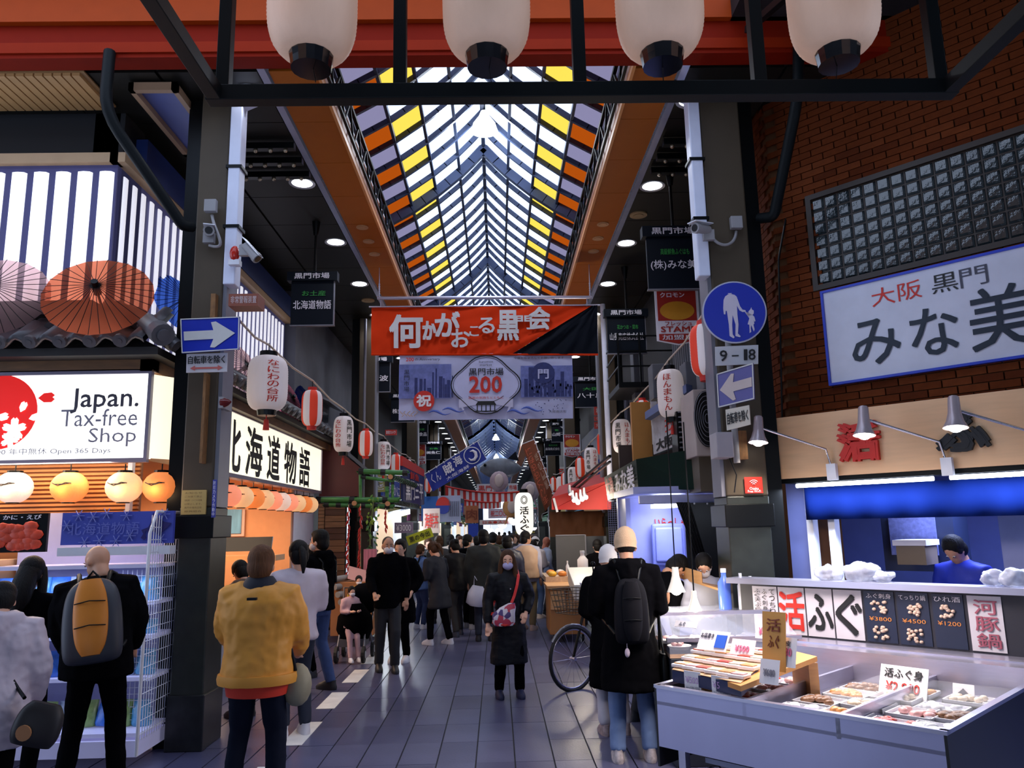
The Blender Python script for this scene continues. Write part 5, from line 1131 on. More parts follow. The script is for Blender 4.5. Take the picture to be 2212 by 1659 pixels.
# printed street scene: row of dark facades and people shapes
inkb = mat('banner_blue_ink', (.02, .03, .15), .6, var=.5, scale=20); inkb2 = mat('banner_mid_ink', (.14, .17, .45), .6, var=.5, scale=14)
m_ = MB(); m2 = MB(); random.seed(11)
def bq(mb, u0, v0, u1, v1, f_=bp(.002)): mb.quad(f_(u0, v0), f_(u1, v0), f_(u1, v1), f_(u0, v1))
bq(m2, .0, .32, .30, .84); bq(m2, .70, .32, 1.0, .8)
for u0, u1 in ((.09, .31), (.72, .99)):
    u = u0
    while u < u1: q = random.uniform(.008, .028); h0 = random.uniform(.45, .78); bq(m_, u, .33, min(u+q, u1), h0, bp(.004)); u += q+random.uniform(.001, .012)
for _ in range(60): u, v = random.uniform(.74, .99), random.uniform(.34, .5); bq(m_, u, v, u+.01, v+.04, bp(.005))
m2.build('print_mid_tone', inkb2, t, fix=False); m_.build('print_dark', inkb, t, fix=False)
def ring(f_, cu, cv, ru, rv, th, n=40, a0=0, a1=6.2832, bump=0):
    pts = []
    for i in range(n+1):
        a_ = a0+(a1-a0)*i/n; k_ = 1+(.42*math.exp(-((abs(math.sin(a_))-1)/.18)**2) if bump else 0)
        pts.append((cu+ru*math.cos(a_), cv+rv*k_*math.sin(a_)))
    m = MB(); P = [f_(u, v) for u, v in pts]; m.tube(P, th, 4, caps=False); return m, P
_, P = ring(bp(.004), .5, .52, .2, .31, .01, bump=.04); MB().prism(P[:-1][::-1], (0, 1, 0), .002).build('emblem_ground', mat('banner_pale2', (.55, .57, .85), .6), t)
m_, _ = ring(bp(.008), .5, .52, .2, .31, .009, bump=.04); m3, _ = ring(bp(.008), .5, .52, .188, .29, .003, bump=.04); m_.add(m3.v, m3.f); m_.build('emblem_ring', black_i, t)
f3 = bp(.008); rb = MB(); rb.prism([f3(.345, .3), f3(.345, .17), f3(.5, .24), f3(.655, .17), f3(.655, .3), f3(.5, .38)], (0, -1, 0), .003); rb.prism([f3(.35, .2), f3(.39, .05), f3(.37, .18)], (0, -1, 0), .002).prism([f3(.65, .2), f3(.61, .05), f3(.63, .18)], (0, -1, 0), .002); rb.build('ribbon', mat('banner_pale3', (.6, .6, .82), .6), t)
m_, _ = ring(bp(.012), .5, .75, .17, .5, .004, a0=-2.2, a1=-.94, n=14); m_.build('ribbon_line', black_i, t)
m_ = MB(); f4 = bp(.012); m_.prism([f4(.44, .21), f4(.56, .21), f4(.545, .27), f4(.455, .27)], (0, -1, 0), .002)
for u in (.45, .475, .5, .525, .55): m_.prism([f4(u-.003, .12), f4(u+.003, .12), f4(u+.003, .21), f4(u-.003, .21)], (0, -1, 0), .002)
m_.prism([f4(.43, .11), f4(.57, .11), f4(.57, .125), f4(.43, .125)], (0, -1, 0), .002); m_.build('gate_emblem', black_i, t)
m_ = MB()
for u0 in (.17, .25, .62, .70):
    pts = [(u0+.13*i/8, .10+.03*math.sin(i/8*6.28)+(.04 if u0 in (.25, .70) else 0)) for i in range(9)]; m_.tube([f4(*p_) for p_ in pts], [.004, .012, .018, .02, .018, .014, .01, .006, .002], 5)
m_.build('wave_print', mat('wave_blue', (.08, .14, .55), .6), t)
m_ = MB(); cc = f4(.145, .28); m_.tube([cc, cc-V((0, .004, 0))], .165, 28, sm=False); m_.build('red_roundel', red_i, t)
m_ = MB()
for k in range(5): m_.tube([f4(.02+.02*k+.01*math.sin(i*1.3+k), .05+.02*i) for i in range(5)], .006, 4)
m_.build('gold_figure', mat('gold_print', (.6, .42, .3), .6), t)
m_ = MB()
for _ in range(26): u, v = random.uniform(.78, .96), random.uniform(.06, .3); m_.disc(f4(u, v), (0, 1, 0), .008, 6, .002)
m_.build('speckles', inkb, t)
f5 = bp(.018)
letters(t, [('200', f5, (.405, .40, .59, .64), False, .03, red_i), ('周', f5, (.565, .52, .585, .58), False, 0, black_i), ('年', f5, (.565, .46, .585, .52), False, 0, black_i), ('黒門市場', f5, (.402, .66, .6, .77), False, .01, black_i), ('kuromon', f5, (.46, .85, .54, .885), False, 0, ink), ('market', f5, (.465, .80, .535, .835), False, 0, ink),
            ('200', f5, (.04, .885, .085, .94), False, .03, red_i), ('th Anniversary', f5, (.09, .885, .235, .935), False, .01, ink), ('今後ともよろしくお願い致します', f5, (.66, .9, .95, .935), False, 0, ink), ('感謝の気持ちとともに', f5, (.4, .3, .6, .34), False, 0, red_i), ('祝', f5, (.105, .2, .185, .37), False, .03, offwhite), ('黒門市場', f5, (.03, .42, .06, .76), True, 0, black_i),
            ('大阪商店街', f5, (.86, .08, .96, .12), False, 0, ink), ('門', f5, (.8, .6, .86, .74), False, .02, mat('banner_pale2', (1, 1, 1)))])
m_, P = ring(f4, .83, .69, .065, .16, .003, n=24); MB().prism(P[:-1][::-1], (0, 1, 0), .001).build('lantern_print', inkb, t)
# blue shrimp banner, tilted
def tilt_banner(pts, lab, mt, name='tilted_banner'):
    t = thing(name, lab, 'banner', pts[0]); A, B, C_, D = pts; w = lambda u, v: A.lerp(B, u).lerp(D.lerp(C_, u), v)
    cloth(w, 20, 8, .03, mt, 'cloth', t, 5); m_ = MB(); m_.tube([D+(D-C_)*.03, C_+(C_-D)*.05], .012, 6); m_.tube([B, C_], .01, 6); m_.build('pole', white_p, t); m_ = MB()
    for k in range(7): p = D.lerp(C_, (k+.5)/7); m_.tube([p-(C_-D).cross(V((0, 1, 0))).normalized()*.03, p+(C_-D).cross(V((0, 1, 0))).normalized()*.03], .012, 5)
    m_.build('loop', offwhite, t); return t, (lambda u, v: w(u, v)+V((0, -.06, 0)))
YS = 19.0
t, w = tilt_banner([onY(935, 1062, YS), onY(1051, 992, YS), onY(1031, 953, YS), onY(918, 1024, YS)], 'tilted blue banner with white shrimp ring and writing', mat('shrimp_blue', (.01, .03, .32), .6))
letters(t, [('海', w, (.5, .45, .64, .9), False, .02, offwhite), ('賊', w, (.3, .35, .46, .85), False, .02, offwhite), ('大阪海鮮', w, (.28, .08, .7, .25), False, 0, offwhite), ('くん', w, (.06, .3, .22, .8), False, 0, offwhite)])
m_ = MB(); c = w(.82, .52); m_.tube([c+V((math.cos(i*.2618)*.2, 0, math.sin(i*.2618)*.2)) for i in range(25)], .012, 5, caps=False); m_.tube([c+V((math.cos(a_)*.1, 0, math.sin(a_)*.12)) for a_ in (2.2, 1.4, .6, -.2, -1, -1.9, -2.6)], [.01, .03, .045, .045, .04, .025, .008], 6); m_.build('shrimp_emblem', offwhite, t)
YT = 17.0
t, w = tilt_banner([onY(1178, 1105, YT), onY(1127, 960, YT), onY(1154, 949, YT), onY(1198, 1075, YT)], 'tilted brown banner with orange brush writing', mat('brown_banner', (.2, .05, .015), .6))
letters(t, [('まいどおおきに', lambda u, v: w(1-v, u), (.1, .08, .5, .95), True, 0, mat('orange_brush', (.6, .12, .05), .6)), ('黒門の味', lambda u, v: w(1-v, u), (.6, .2, .85, .8), True, 0, mat('tan_brush', (.5, .35, .25), .6))])
# kouhaku buntings
def kouhaku(x0, y0, x1, y1, sag, hpx, Y, n, lab):
    t = thing('red_white_bunting', lab, 'bunting', onY(x0, y0, Y)); pts = []
    for i in range(n+1): u = i/n; pts.append((x0+(x1-x0)*u, y0+(y1-y0)*u+sag*4*u*(1-u)))
    redc = mat('bunting_red', (.6, .03, .02), .6); whc = mat('bunting_white', (.75, .7, .72), .6)
    for i in range(n):
        a, b = onY(*pts[i], Y), onY(*pts[i+1], Y); hz = hpx/F*Y; m_ = MB(); m_.hexa(a-V((0, 0, hz)), b-a, V((0, 0, hz)), V((0, .01, .0))); m_.build('stripe', redc if i % 2 == 0 else whc, t)
    MB().tube([onY(*p_, Y)+V((0, -.012, 0)) for p_ in pts], .02*Y/18, 5).build('top_band', redc, t)
kouhaku(962, 1050, 1140, 1060, 9, 19, 20, 28, 'upper red and white striped bunting across the arcade'); kouhaku(1003, 1080, 1082, 1083, 3, 14, 26, 18, 'lower farther red and white striped bunting')
# balloon fish
t = thing('fish_balloon', 'large grey inflated fish hanging over the arcade', 'fish figure', onY(1095, 1012, 24)); c = onY(1090, 1012, 24); m_ = MB(); rings = []
for i in range(13):
    u = i/12; rx = .42*(math.sin(math.pi*min(1, u*1.15+.03))**.7 if u*1.15+.03 < 1 else .1)+.02; rings.append((0, 0, u*1.5-.75, rx*.5, rx*.75))
Mf = Mx.Translation(c) @ Mx.Rotation(math.pi/2, 4, 'Y') @ Mx.Rotation(.0, 4, 'Z'); m_.loft([(a, b, z, ry, rx) for a, b, z, rx, ry in rings], 12, M=Mf); m_.build('body', mat('fish_grey', (.16, .18, .22), .35, var=.4), t)
m_ = MB(); m_.prism([c+V((.7, 0, 0)), c+V((1.0, 0, .3)), c+V((.95, 0, 0)), c+V((1.0, 0, -.25))], (0, 1, 0), .03).prism([c+V((.1, 0, .3)), c+V((.35, 0, .52)), c+V((.45, 0, .22))], (0, 1, 0), .03); m_.build('fins', navy, t); MB().ball(c+V((-.6, -.17, .1)), .05, 8, 5).build('eye', black, t)
# crab / seafood figures behind
for k, (px, py, col, lab) in enumerate([(1078, 1040, (.5, .36, .4), 'pinkish squid-shaped inflatable under the grey fish'), (1106, 1096, (.65, .3, .1), 'orange and blue shop figure at the end of the bunting'), (1145, 1062, (.45, .35, .38), 'pale oyster-shaped figure beside the brown banner')]):
    c = onY(px, py, 23); t = thing('seafood_figure', lab, 'shop figure', c); MB().ball(c, (.28, .12, .3), 12, 8).build('body', mat(f'figure_{k}', col, .5, var=.4), t); MB().ball(c+V((0, -.1, .02)), (.14, .06, .2), 10, 6).build('belly', mat('figure_belly', (.7, .55, .5), .5), t)
    m_ = MB()
    for q in (-1, 1): m_.tube([c+V((q*.1, 0, -.2)), c+V((q*.22, 0, -.5))], [.05, .015], 6)
    m_.build('arms', mat(f'figure_{k}', col, .5), t)
# ================================================================ LANTERN STRINGS
paperW = tex_paper('white_lantern_paper', (.62, .56, .6), .16, (1, .85, .8)); paperR = tex_paper('red_lantern_paper', (.75, .035, .015), .12, (1, .1, .02))
def string_lantern(px, py, Y, kind, lab, words=None, wcol=None, size=1, rr_=.2):
    p = onY(px, py, Y)
    if kind == 'w': r_, h_ = rr_*size, .56*size; t = mk_lantern(p, r_, h_, paperW, lab, ribs=22, tassel=True)
    else: r_, h_ = .13*size, .46*size; t = mk_lantern(p, r_, h_, [paperR, paperW], lab, stripes=8, ribs=18, capm=red_i)
    MB().tube([(0, 0, h_*.55), (0, 0, h_*.55+.12)], .005, 4).build('hook', black, t, local=True)
    if words:
        m_ = MB(); its = []
        for (bd, ang_, mt) in words:
            def wf(u, v, ang_=ang_):
                a_ = -math.pi/2+ang_+(u-.5)*.55; zz = (v-.5)*h_*.78; e = 1-abs(zz/(h_/2))**4.5; rr = r_*(.5+.5*e**.6)*1.05; return p+V((rr*math.cos(a_), rr*math.sin(a_), zz))
            its.append((bd, wf, (0, 0, 1, 1), True, .01, mt))
        letters(t, its)
    return p
NK, HM, KM = 'なにわの台所', 'ほんまもん', '黒門市場'
L1 = [(578, 828, 8.2, 'w', 'largest white lantern on the left string, red writing'), (674, 882, 9.9, 'r', 'red and white striped lantern beside the largest left white one'), (742, 938, 12.7, 'w', 'second white lantern on the left string with red and black writing'), (790, 958, 14.2, 'r', 'second striped lantern on the left string'), (828, 984, 16.6, 'w', 'third white lantern on the left string, over the bamboo'), (855, 1003, 18.4, 'r', 'third striped lantern on the left string'), (877, 1017, 20.5, 'w', 'fourth white lantern on the left string'), (895, 1022, 22.5, 'r', 'fourth striped lantern on the left string'), (905, 1040, 25, 'w', 'fifth white lantern on the left string'), (925, 1048, 27, 'r', 'fifth striped lantern on the left string')]
R1 = [(1523, 757, 7.35, 'r', 'large striped lantern beside the round pedestrian sign'), (1449, 850, 9.3, 'w', 'largest white lantern on the right string, red writing'), (1389, 897, 12.0, 'r', 'second striped lantern on the right string'), (1343, 942, 13.6, 'w', 'second white lantern on the right string'), (1304, 960, 15.6, 'r', 'third striped lantern on the right string'), (1277, 994, 18.2, 'w', 'third white lantern on the right string'), (1254, 1010, 19, 'r', 'fourth striped lantern on the right string'), (1239, 1032, 21.5, 'w', 'fourth white lantern on the right string'), (1221, 1038, 24, 'r', 'fifth striped lantern on the right string'), (1212, 1048, 26.5, 'w', 'fifth white lantern on the right string'), (1196, 1046, 28, 'r', 'sixth striped lantern on the right string')]
for LL, wds, sd in ((L1, NK, .55), (R1, HM, -.45)):
    prev = None; sp = []
    for k, (px, py, Y, kd, lab) in enumerate(LL):
        ws = None
        if kd == 'w' and Y < 23:
            ws = [(wds, sd if Y < 10 else (-.35 if LL is L1 and k == 2 else (.1 if LL is L1 else .5)), red_i)]
            if Y > 10: ws.append((KM, .8 if LL is L1 else -.55, black_i))
        p = string_lantern(px, py, Y, kd, lab, ws, None, 1.04 if kd == 'w' else (1.1 if (LL is R1 and k == 0) else 1), .2 if LL is L1 and k == 0 else .155); sp.append(p+V((0, 0, .42 if kd == 'w' else .36)))
    start = onY(515, 690, 6.9) if LL is L1 else onY(1530, 690, 6.9)
    pts = [start]
    for a, b in zip([start]+sp, sp):
        pts += [a.lerp(b, .5)-V((0, 0, .04)), b]
    o = MB().tube(pts, .012, 6).build('lantern_cable', mat('pale_cable', (.6, .5, .42), .6), loc=start); tag(o, f'pale cable carrying the {"left" if LL is L1 else "right"} string of paper lanterns', 'cable')
# lit vertical lantern with black writing
p = onY(1132, 1110, 17); t = mk_lantern(p, .2, .9, tex_paper('lit_lantern_paper', (.9, .85, .75), 1.0, (1, .95, .85)), 'lit tall white lantern with black writing above the crowd', ribs=20)
its = [('活ふぐ', lambda u, v: p+V((.21*math.sin((u-.5)*.9), -.21*math.cos((u-.5)*.9), (v-.5)*.8)), (0, 0, 1, .7), True, .02, black_i), ('◎', lambda u, v: p+V((.21*math.sin((u-.5)*.9), -.21*math.cos((u-.5)*.9), (v-.5)*.8)), (.1, .75, .9, .98), False, 0, black_i)]; letters(t, its)
# hanging lamps at the ridge
for k, (px, py, Y, s_) in enumerate([(1046, 262, 10.8, 1.0), (1071, 944, 44, 1.0), (1072, 985, 62, 1.1)]):
    p = onY(px, py, Y); t = thing('ridge_lamp', ['bright bell lamp hanging at the near end of the skylight ridge', 'bright bell lamp far down the dim vault', 'farthest bell lamp under the dim vault'][k], 'lamp', p)
    MB().loft([(0, 0, -.16*s_, .2*s_, .2*s_), (0, 0, -.05*s_, .17*s_, .17*s_), (0, 0, .08*s_, .08*s_, .08*s_), (0, 0, .16*s_, .05*s_, .05*s_)], 20, M=Mx.Translation(p)).build('shade', mat('glowing_shade', (1, 1, 1), .4, emit=4, ecol=(.9, .95, 1)), t)
    MB().tube([p+V((0, 0, .15*s_)), p+V((0, 0, .6 if k == 0 else 1.5))], .02, 6).build('stem', dkgrey, t); lamp('POINT', 'ridge_light', p-V((0, 0, .4*s_)), 120 if k == 0 else 300, (.85, .92, 1), .2)
# ================================================================ RIGHT CORRIDOR SIDE
XRW = 2.95
sheet = mat('ribbed_grey_sheet', (.16, .165, .2), .45, .3, var=.3); dwall = mat('dark_side_wall', (.03, .03, .036), .7)
struct(MB().box(XRW, XRW+.4, 8.6, 13.0, 2.75, 6.2).box(XRW, XRW+.4, 13.0, YEND, 0, 6.2).box(-4.3, -3.75, 20.5, YEND, 0, 6.2).box(-4.3, -3.75, 15.0, 20.5, 0, 3.3).build('wall_side', dwall))
# ribbed sheet panels on upper walls, both sides, each a thing
def ribbed(x, y0, y1, z0, z1, lab, m=sheet, side=1, n=None):
    t = thing('ribbed_wall_panel', lab, 'wall panel', (x, (y0+y1)/2, z0)); MB().box(min(x, x+side*.05), max(x, x+side*.05), y0, y1, z0, z1).build('sheet', m, t); m_ = MB(); y = y0+.06
    while y < y1: m_.box(min(x-side*.025, x), max(x-side*.025, x), y, y+.05, z0, z1); y += .13
    m_.build('ribs', m, t)
ribbed(XRW-.06, 10.4, 12.2, 3.9, 5.6, 'grey ribbed wall panel above the balcony on the right')
ribbed(XRW-.06, 12.9, 14.2, 2.6, 4.4, 'pale ribbed panel below the balcony', mat('pale_ribbed', (.42, .4, .46), .5))
ribbed(XRW-.06, 17, 26, 2.6, 4.6, 'long pale grey ribbed wall behind the far right lanterns', mat('pale_ribbed2', (.2, .21, .27), .5))
# balcony
t = thing('steel_balcony', 'black steel balcony with rails under the second right sign', 'balcony', (2.6, 12.6, 3.7)); a, b = onY(1335, 842, 12.5), onY(1412, 815, 12.5)
MB().box(a.x, XRW, 12.3, 13.6, a.z+.0, a.z+.09).build('deck', black, t); m_ = MB()
for z in (.35, .6, .85): m_.bar((a.x, 12.3, a.z+z), (XRW, 12.3, a.z+z), .025); m_.bar((a.x, 12.3, a.z+z), (a.x, 13.6, a.z+z), .025)
for x in (a.x, a.x+.35, XRW-.02): m_.bar((x, 12.3, a.z), (x, 12.3, a.z+.9), .03)
m_.build('railing', black, t)
# tall white pipes by 2nd pillar
o = MB().tube([(2.06, 14.2, 2.2), (2.06, 14.2, 5.9)], .05, 10).build('white_downpipe', pipe_w, loc=(2.06, 14.2, 4)); tag(o, 'bright white downpipe on the second right pillar beside the hanging sign', 'pipe')
o = MB().tube([(-2.55, 15.0, 2.2), (-2.55, 15.0, 5.9)], .028, 10).build('grey_downpipe', greyst, loc=(-2.55, 15.0, 4)); tag(o, 'slim grey downpipe on the second left pillar', 'pipe')
# vertical orange panel, calligraphy board, AC
t = thing('orange_panel', 'upright orange wooden panel between the right lanterns', 'panel', onY(1388, 940, 11.5)); a, b = onY(1370, 1020, 11.5), onY(1404, 868, 11.5); MB().box(a.x, b.x, 11.5, 11.6, a.z, b.z).build('panel', mat('orange_wood', (.55, .24, .05), .5), t)
t, w, n_ = quadsign([onY(1412, 982, 10.6), onY(1500, 948, 9.2), onY(1497, 850, 9.2), onY(1407, 908, 10.6)], .06, mat('mottled_white_board', (.5, .5, .55), .6, var=.5, scale=9), 'mottled white board with black and red brush writing above the green awning', 'calligraphy_board')
letters(t, [('大阪天然', w, (.1, .06, .95, .36), False, .03, black_i), ('技', w, (.35, .45, .65, .85), False, .02, red_i)]); MB().hexa(w(0, 1)-V((.0, .0, 0)), w(1, 1)-w(0, 1), V((0, 0, .1)), V((-.1, -.1, 0))).build('blue_header', mat('pale_blue_header', (.15, .2, .4), .5), t)
t = thing('air_conditioner', 'outdoor air conditioner with big black fan grille beside the sign post', 'air conditioner', onY(1530, 900, 8.3)); a, b = onY(1505, 985, 8.4), onY(1570, 840, 8.4)
MB().box(a.x, b.x, 8.4, 9.0, a.z, b.z).build('case', mat('ac_case', (.45, .38, .36), .45), t, bevel=.01); c = onY(1526, 905, 8.38); Me = Mx.Translation(c) @ Mx.Diagonal((.45, 1, 1, 1)).to_4x4()
m_ = MB(); m_.tube([(0, 0, 0), (0, -.02, 0)], .31, 28, sm=False).xf(Me); fg_ = m_.build('fan_grille', mat('fan_black', (.01, .011, .013), .3), t); m_ = MB()
for k in range(6): m_.tube([Me @ V((.05*(k+1)*math.cos(a_), -.03, .05*(k+1)*math.sin(a_))) for a_ in [i*.3142 for i in range(21)]], .004, 4, caps=False)
m_.build('grille_rings', greyst, fg_)
t = thing('louvre_unit', 'black louvred unit left of the air conditioner', 'ventilation unit', onY(1485, 940, 9.3)); a, b = onY(1466, 985, 9.1), onY(1502, 888, 9.1); MB().box(a.x, b.x, 9.1, 9.4, a.z, b.z).build('case', black, t)
for k in range(9): MB().box(a.x+.02, b.x-.0, 9.06, 9.1, a.z+.03+k*.06, a.z+.045+k*.06).build('louvre', greyst, t)
for k, (x0, y0, x1, y1, Y, lab) in enumerate([(1412, 785, 1452, 860, 10.5, 'grey box unit hanging behind the large white lantern'), (1485, 780, 1515, 870, 9.2, 'grey upright duct right of the large white lantern'), (1372, 700, 1385, 860, 12.8, 'slim grey upright duct above the balcony'), (1520, 800, 1548, 840, 8.7, 'small grey cabinet above the air conditioner')]):
    a, b = onY(x0, y1, Y), onY(x1, y0, Y); o = MB().box(a.x, b.x, Y, Y+.3, a.z, b.z).build('wall_box', mat('wall_box_grey', (.14, .145, .17), .5, .2, var=.3), loc=a, bevel=.01); tag(o, lab, 'utility box')
# dark green awning with sign
gA = mat('dark_green_awning', (.003, .016, .012), .6, spec=.1); Yc = 9.6
t = thing('green_awning_sign', 'dark green box awning with white and red characters on its end face', 'awning sign', onY(1400, 1020, Yc)); c_t, c_b = onY(1374, 992, Yc), onY(1379, 1058, Yc); l_t, l_b = onY(1305, 1031, 12.5), onY(1313, 1081, 12.3); r_t, r_b = onY(1514, 967, 8.7), onY(1514, 1057, 8.7)
MB().add([l_t, c_t, r_t, l_b, c_b, r_b, l_t+V((1.2, .5, 0)), l_b+V((1.2, .5, 0)), r_t+V((.3, .8, 0)), r_b+V((.3, .8, 0))], [(0, 1, 4, 3), (1, 2, 5, 4), (0, 6, 8, 2, 1), (3, 4, 5, 9, 7), (2, 8, 9, 5), (6, 0, 3, 7), (8, 6, 7, 9)]).build('box', gA, t)
w = lambda u, v: l_b.lerp(c_b, u).lerp(l_t.lerp(c_t, u), v)+V((-.02, -.01, 0))
letters(t, [('大漁', w, (.05, .2, .33, .85), False, .02, red_i), ('みな美', w, (.4, .12, .95, .88), False, .02, offwhite)])
m_ = MB(); 
for (x, y) in ((1508, 975), (1510, 1010), (1511, 1045)): p = onY(x, y, 8.66); m_.ball(p, .012, 6, 4)
m_.build('rivets', greyst, t)
a, b = onY(1514, 1062, 8.5), onY(1576, 965, 8.5); o = MB().box(a.x, b.x, 8.5, 9.2, a.z, b.z).build('brown_fascia_box', mat('brown_box', (.1, .08, .06), .5), loc=a); tag(o, 'plain brown boxed fascia between the green awning and the right pillar', 'fascia')
# cold store: white frame, pale interior, black curtain
cw = mat('cold_store_white', (.42, .44, .75), .4); Yf = 8.9
a, b = onY(1392, 1290, Yf), onY(1578, 1066, Yf)
t = thing('cold_store_front', 'white framed cold store opening beside the right pillar', 'store front', (a.x, Yf, 1.4)); m_ = MB(); m_.box(a.x, b.x, Yf, Yf+.08, b.z-.1, b.z).box(b.x-.08, b.x, Yf, Yf+.08, 0, b.z).build('frame', cw, t, bevel=.01)
MB().box(a.x-.02, b.x+.5, 10.4, 10.5, 0, b.z+.1).box(b.x, b.x+.05, Yf, 10.4, 0, b.z).box(a.x-.05, b.x, Yf+.1, 10.5, b.z+.02, b.z+.1).box(a.x-.0, a.x+.06, 9.9, 10.5, 0, b.z).build('inner_walls', cw, t)
a2, b2 = onY(1410, 1222, 10.3), onY(1476, 1130, 10.3); dp_ = MB().box(a2.x, b2.x, 10.25, 10.3, a2.z, b2.z).build('door_panel', mat('lilac_door', (.25, .28, .62), .4), t, bevel=.03); MB().box(a2.x+.04, b2.x-.04, 10.22, 10.26, a2.z+.05, b2.z-.05).build('door_inset', mat('lilac_door2', (.3, .33, .68), .4), dp_, bevel=.02)
p = onY(1440, 1093, 9.8); MB().box(p.x-.12, p.x+.15, 9.5, 10.2, p.z-.02, p.z+.03).build('ceiling_light', lamp_w, t); lamp('AREA', 'cold_light', (p.x, 9.7, p.z-.08), 13, (.6, .68, 1), .5)
letters(t, [('いらっしゃい', plane_warp(onY(1415, 1140, 10.39), V((.5, 0, 0)), V((0, 0, .12))), (0, 0, 1, 1), False, .02, red_i)])
blackc = mat('black_vinyl', (.006, .006, .008), .3)
t = thing('black_curtain', 'heavy black vinyl curtain with studs, gathered to the left', 'curtain', onY(1520, 1180, 8.85)); a, b = onY(1488, 1290, 8.85), onY(1566, 1085, 8.85)
MB().box(a.x, b.x, 8.82, 8.84, a.z, b.z).build('flat_panel', blackc, t); m_ = MB(); vs = []; 
for i in range(21):
    for j in range(9):
        v = j/8; x0_, x1_ = (1460+v*75), (1490+v*62); x = x0_+(x1_-x0_)*i/20; p = onY(x, 1085+v*205, 8.8-.03*math.sin(i*1.3)); vs.append(p)
m_.add(vs, [(i*9+j, (i+1)*9+j, (i+1)*9+j+1, i*9+j+1) for i in range(20) for j in range(8)], 0, True); m_.build('gathered_folds', blackc, t, fix=False)
m_ = MB()
for k in range(7): m_.ball(onY(1562, 1095+k*30, 8.8), .012, 6, 4)
for k in range(3): m_.ball(onY(1500+k*28, 1088, 8.8), .012, 6, 4)
m_.build('studs', white_p, t)
# net
t = thing('hanging_net', 'pale wire net hanging under the green awning behind the beanie', 'net', onY(1350, 1140, 11)); a, b = onY(1318, 1215, 11), onY(1388, 1078, 11); m_ = MB(); k = 0
while a.x+k*.03 < b.x: m_.box(a.x+k*.03, a.x+k*.03+.004, 11, 11.004, a.z, b.z); k += 1
k = 0
while a.z+k*.03 < b.z: m_.box(a.x, b.x, 11, 11.004, a.z+k*.03, a.z+k*.03+.004); k += 1
o = m_.build('mesh', mat('net_lilac', (.45, .45, .65), .5), t); o['kind'] = 'stuff'
m_ = MB(); m_.tube([onY(1330+k*6, 1085+26*math.sin(k*.52)**1, 10.95) for k in range(7)], .012, 5).build('draped_edge', mat('net_lilac', (.45, .45, .65), .5), t)
struct(MB().box(1.9, 3.3, 12.0, 12.1, 0, 3.0).build('wall_stall_back', mat('stall_back_dark', (.05, .03, .025), .7)))
# red awning, brown curtain, grey board
t = thing('red_awning', 'bright red stall awning on the right below the lanterns', 'awning', onY(1250, 1070, 14.6)); Yr = 14.5; pts = [onY(1192, 1101, Yr), onY(1320, 1101, Yr-.2), onY(1320, 1040, Yr-.2), onY(1300, 1045, Yr), onY(1192, 1078, Yr)]
MB().prism(pts, (0, 1, 0), .05).build('valance', mat('awning_red', (.55, .02, .015), .6), t); MB().hexa(pts[4], pts[2]-pts[4], V((.3, 2, .3)), V((0, 0, .03))).build('canopy', mat('awning_red', (.55, .02, .015), .6), t)
MB().bar(onY(1196, 1076, Yr-.05), onY(1204, 1106, Yr-.05), .04).build('end_bar', white_p, t)
t = thing('brown_curtain', 'brown cloth hanging at the back of the red awning stall', 'curtain', onY(1240, 1125, 15.6)); A, B = onY(1188, 1160, 15.6), onY(1310, 1103, 15.6); cloth(lambda u, v: V((A.x+(B.x-A.x)*u, 15.6, A.z+(B.z-A.z)*v)), 30, 6, .12, mat('brown_cloth', (.13, .045, .015), .8), 'cloth', t, 9)
t = thing('grey_board', 'plain grey upright board at the back of the stall', 'board', onY(1232, 1195, 14.8)); A, B = onY(1203, 1245, 14.8), onY(1263, 1156, 14.8); MB().box(A.x, B.x, 14.8, 14.84, A.z, B.z).build('board', mat('slate_grey', (.09, .09, .1), .6), t); MB().box(B.x, B.x+.02, 14.78, 14.84, A.z, B.z+.01).box(A.x, B.x, 14.78, 14.84, B.z, B.z+.015).build('edge', greyst, t)
MB().box(A.x, B.x, 14.8, 14.84, 0, A.z).build('lower_cloth', mat('slate_grey', (.09, .09, .1), .6), t)
# spotlight rail
t = thing('spotlight_rail', 'slanting black rail with a cluster of lit spotlights over the red awning', 'spotlight rail', onY(1250, 1060, 13)); MB().bar(onY(1225, 1062, 16), onY(1318, 985, 11.8), .04).bar(onY(1228, 1070, 16), onY(1318, 997, 11.8), .03).build('rail', black, t)
for k, (x, y) in enumerate([(1237, 1072), (1245, 1077), (1254, 1070), (1262, 1066), (1230, 1060)]):
    p = onY(x, y, 13.6); MB().tube([p+V((0, 0, .1)), p, p-V((-.02, .04, .06))], [.02, .03, .045], 8).build('spotlight', greyst, t)
    if k < 4: MB().ball(p-V((-.02, .04, .07)), .04, 8, 5).build('bulb', bulb_m, t)
lamp('POINT', 'spot_cluster', onY(1250, 1085, 13.3), 22, (1, .9, .75), .1)
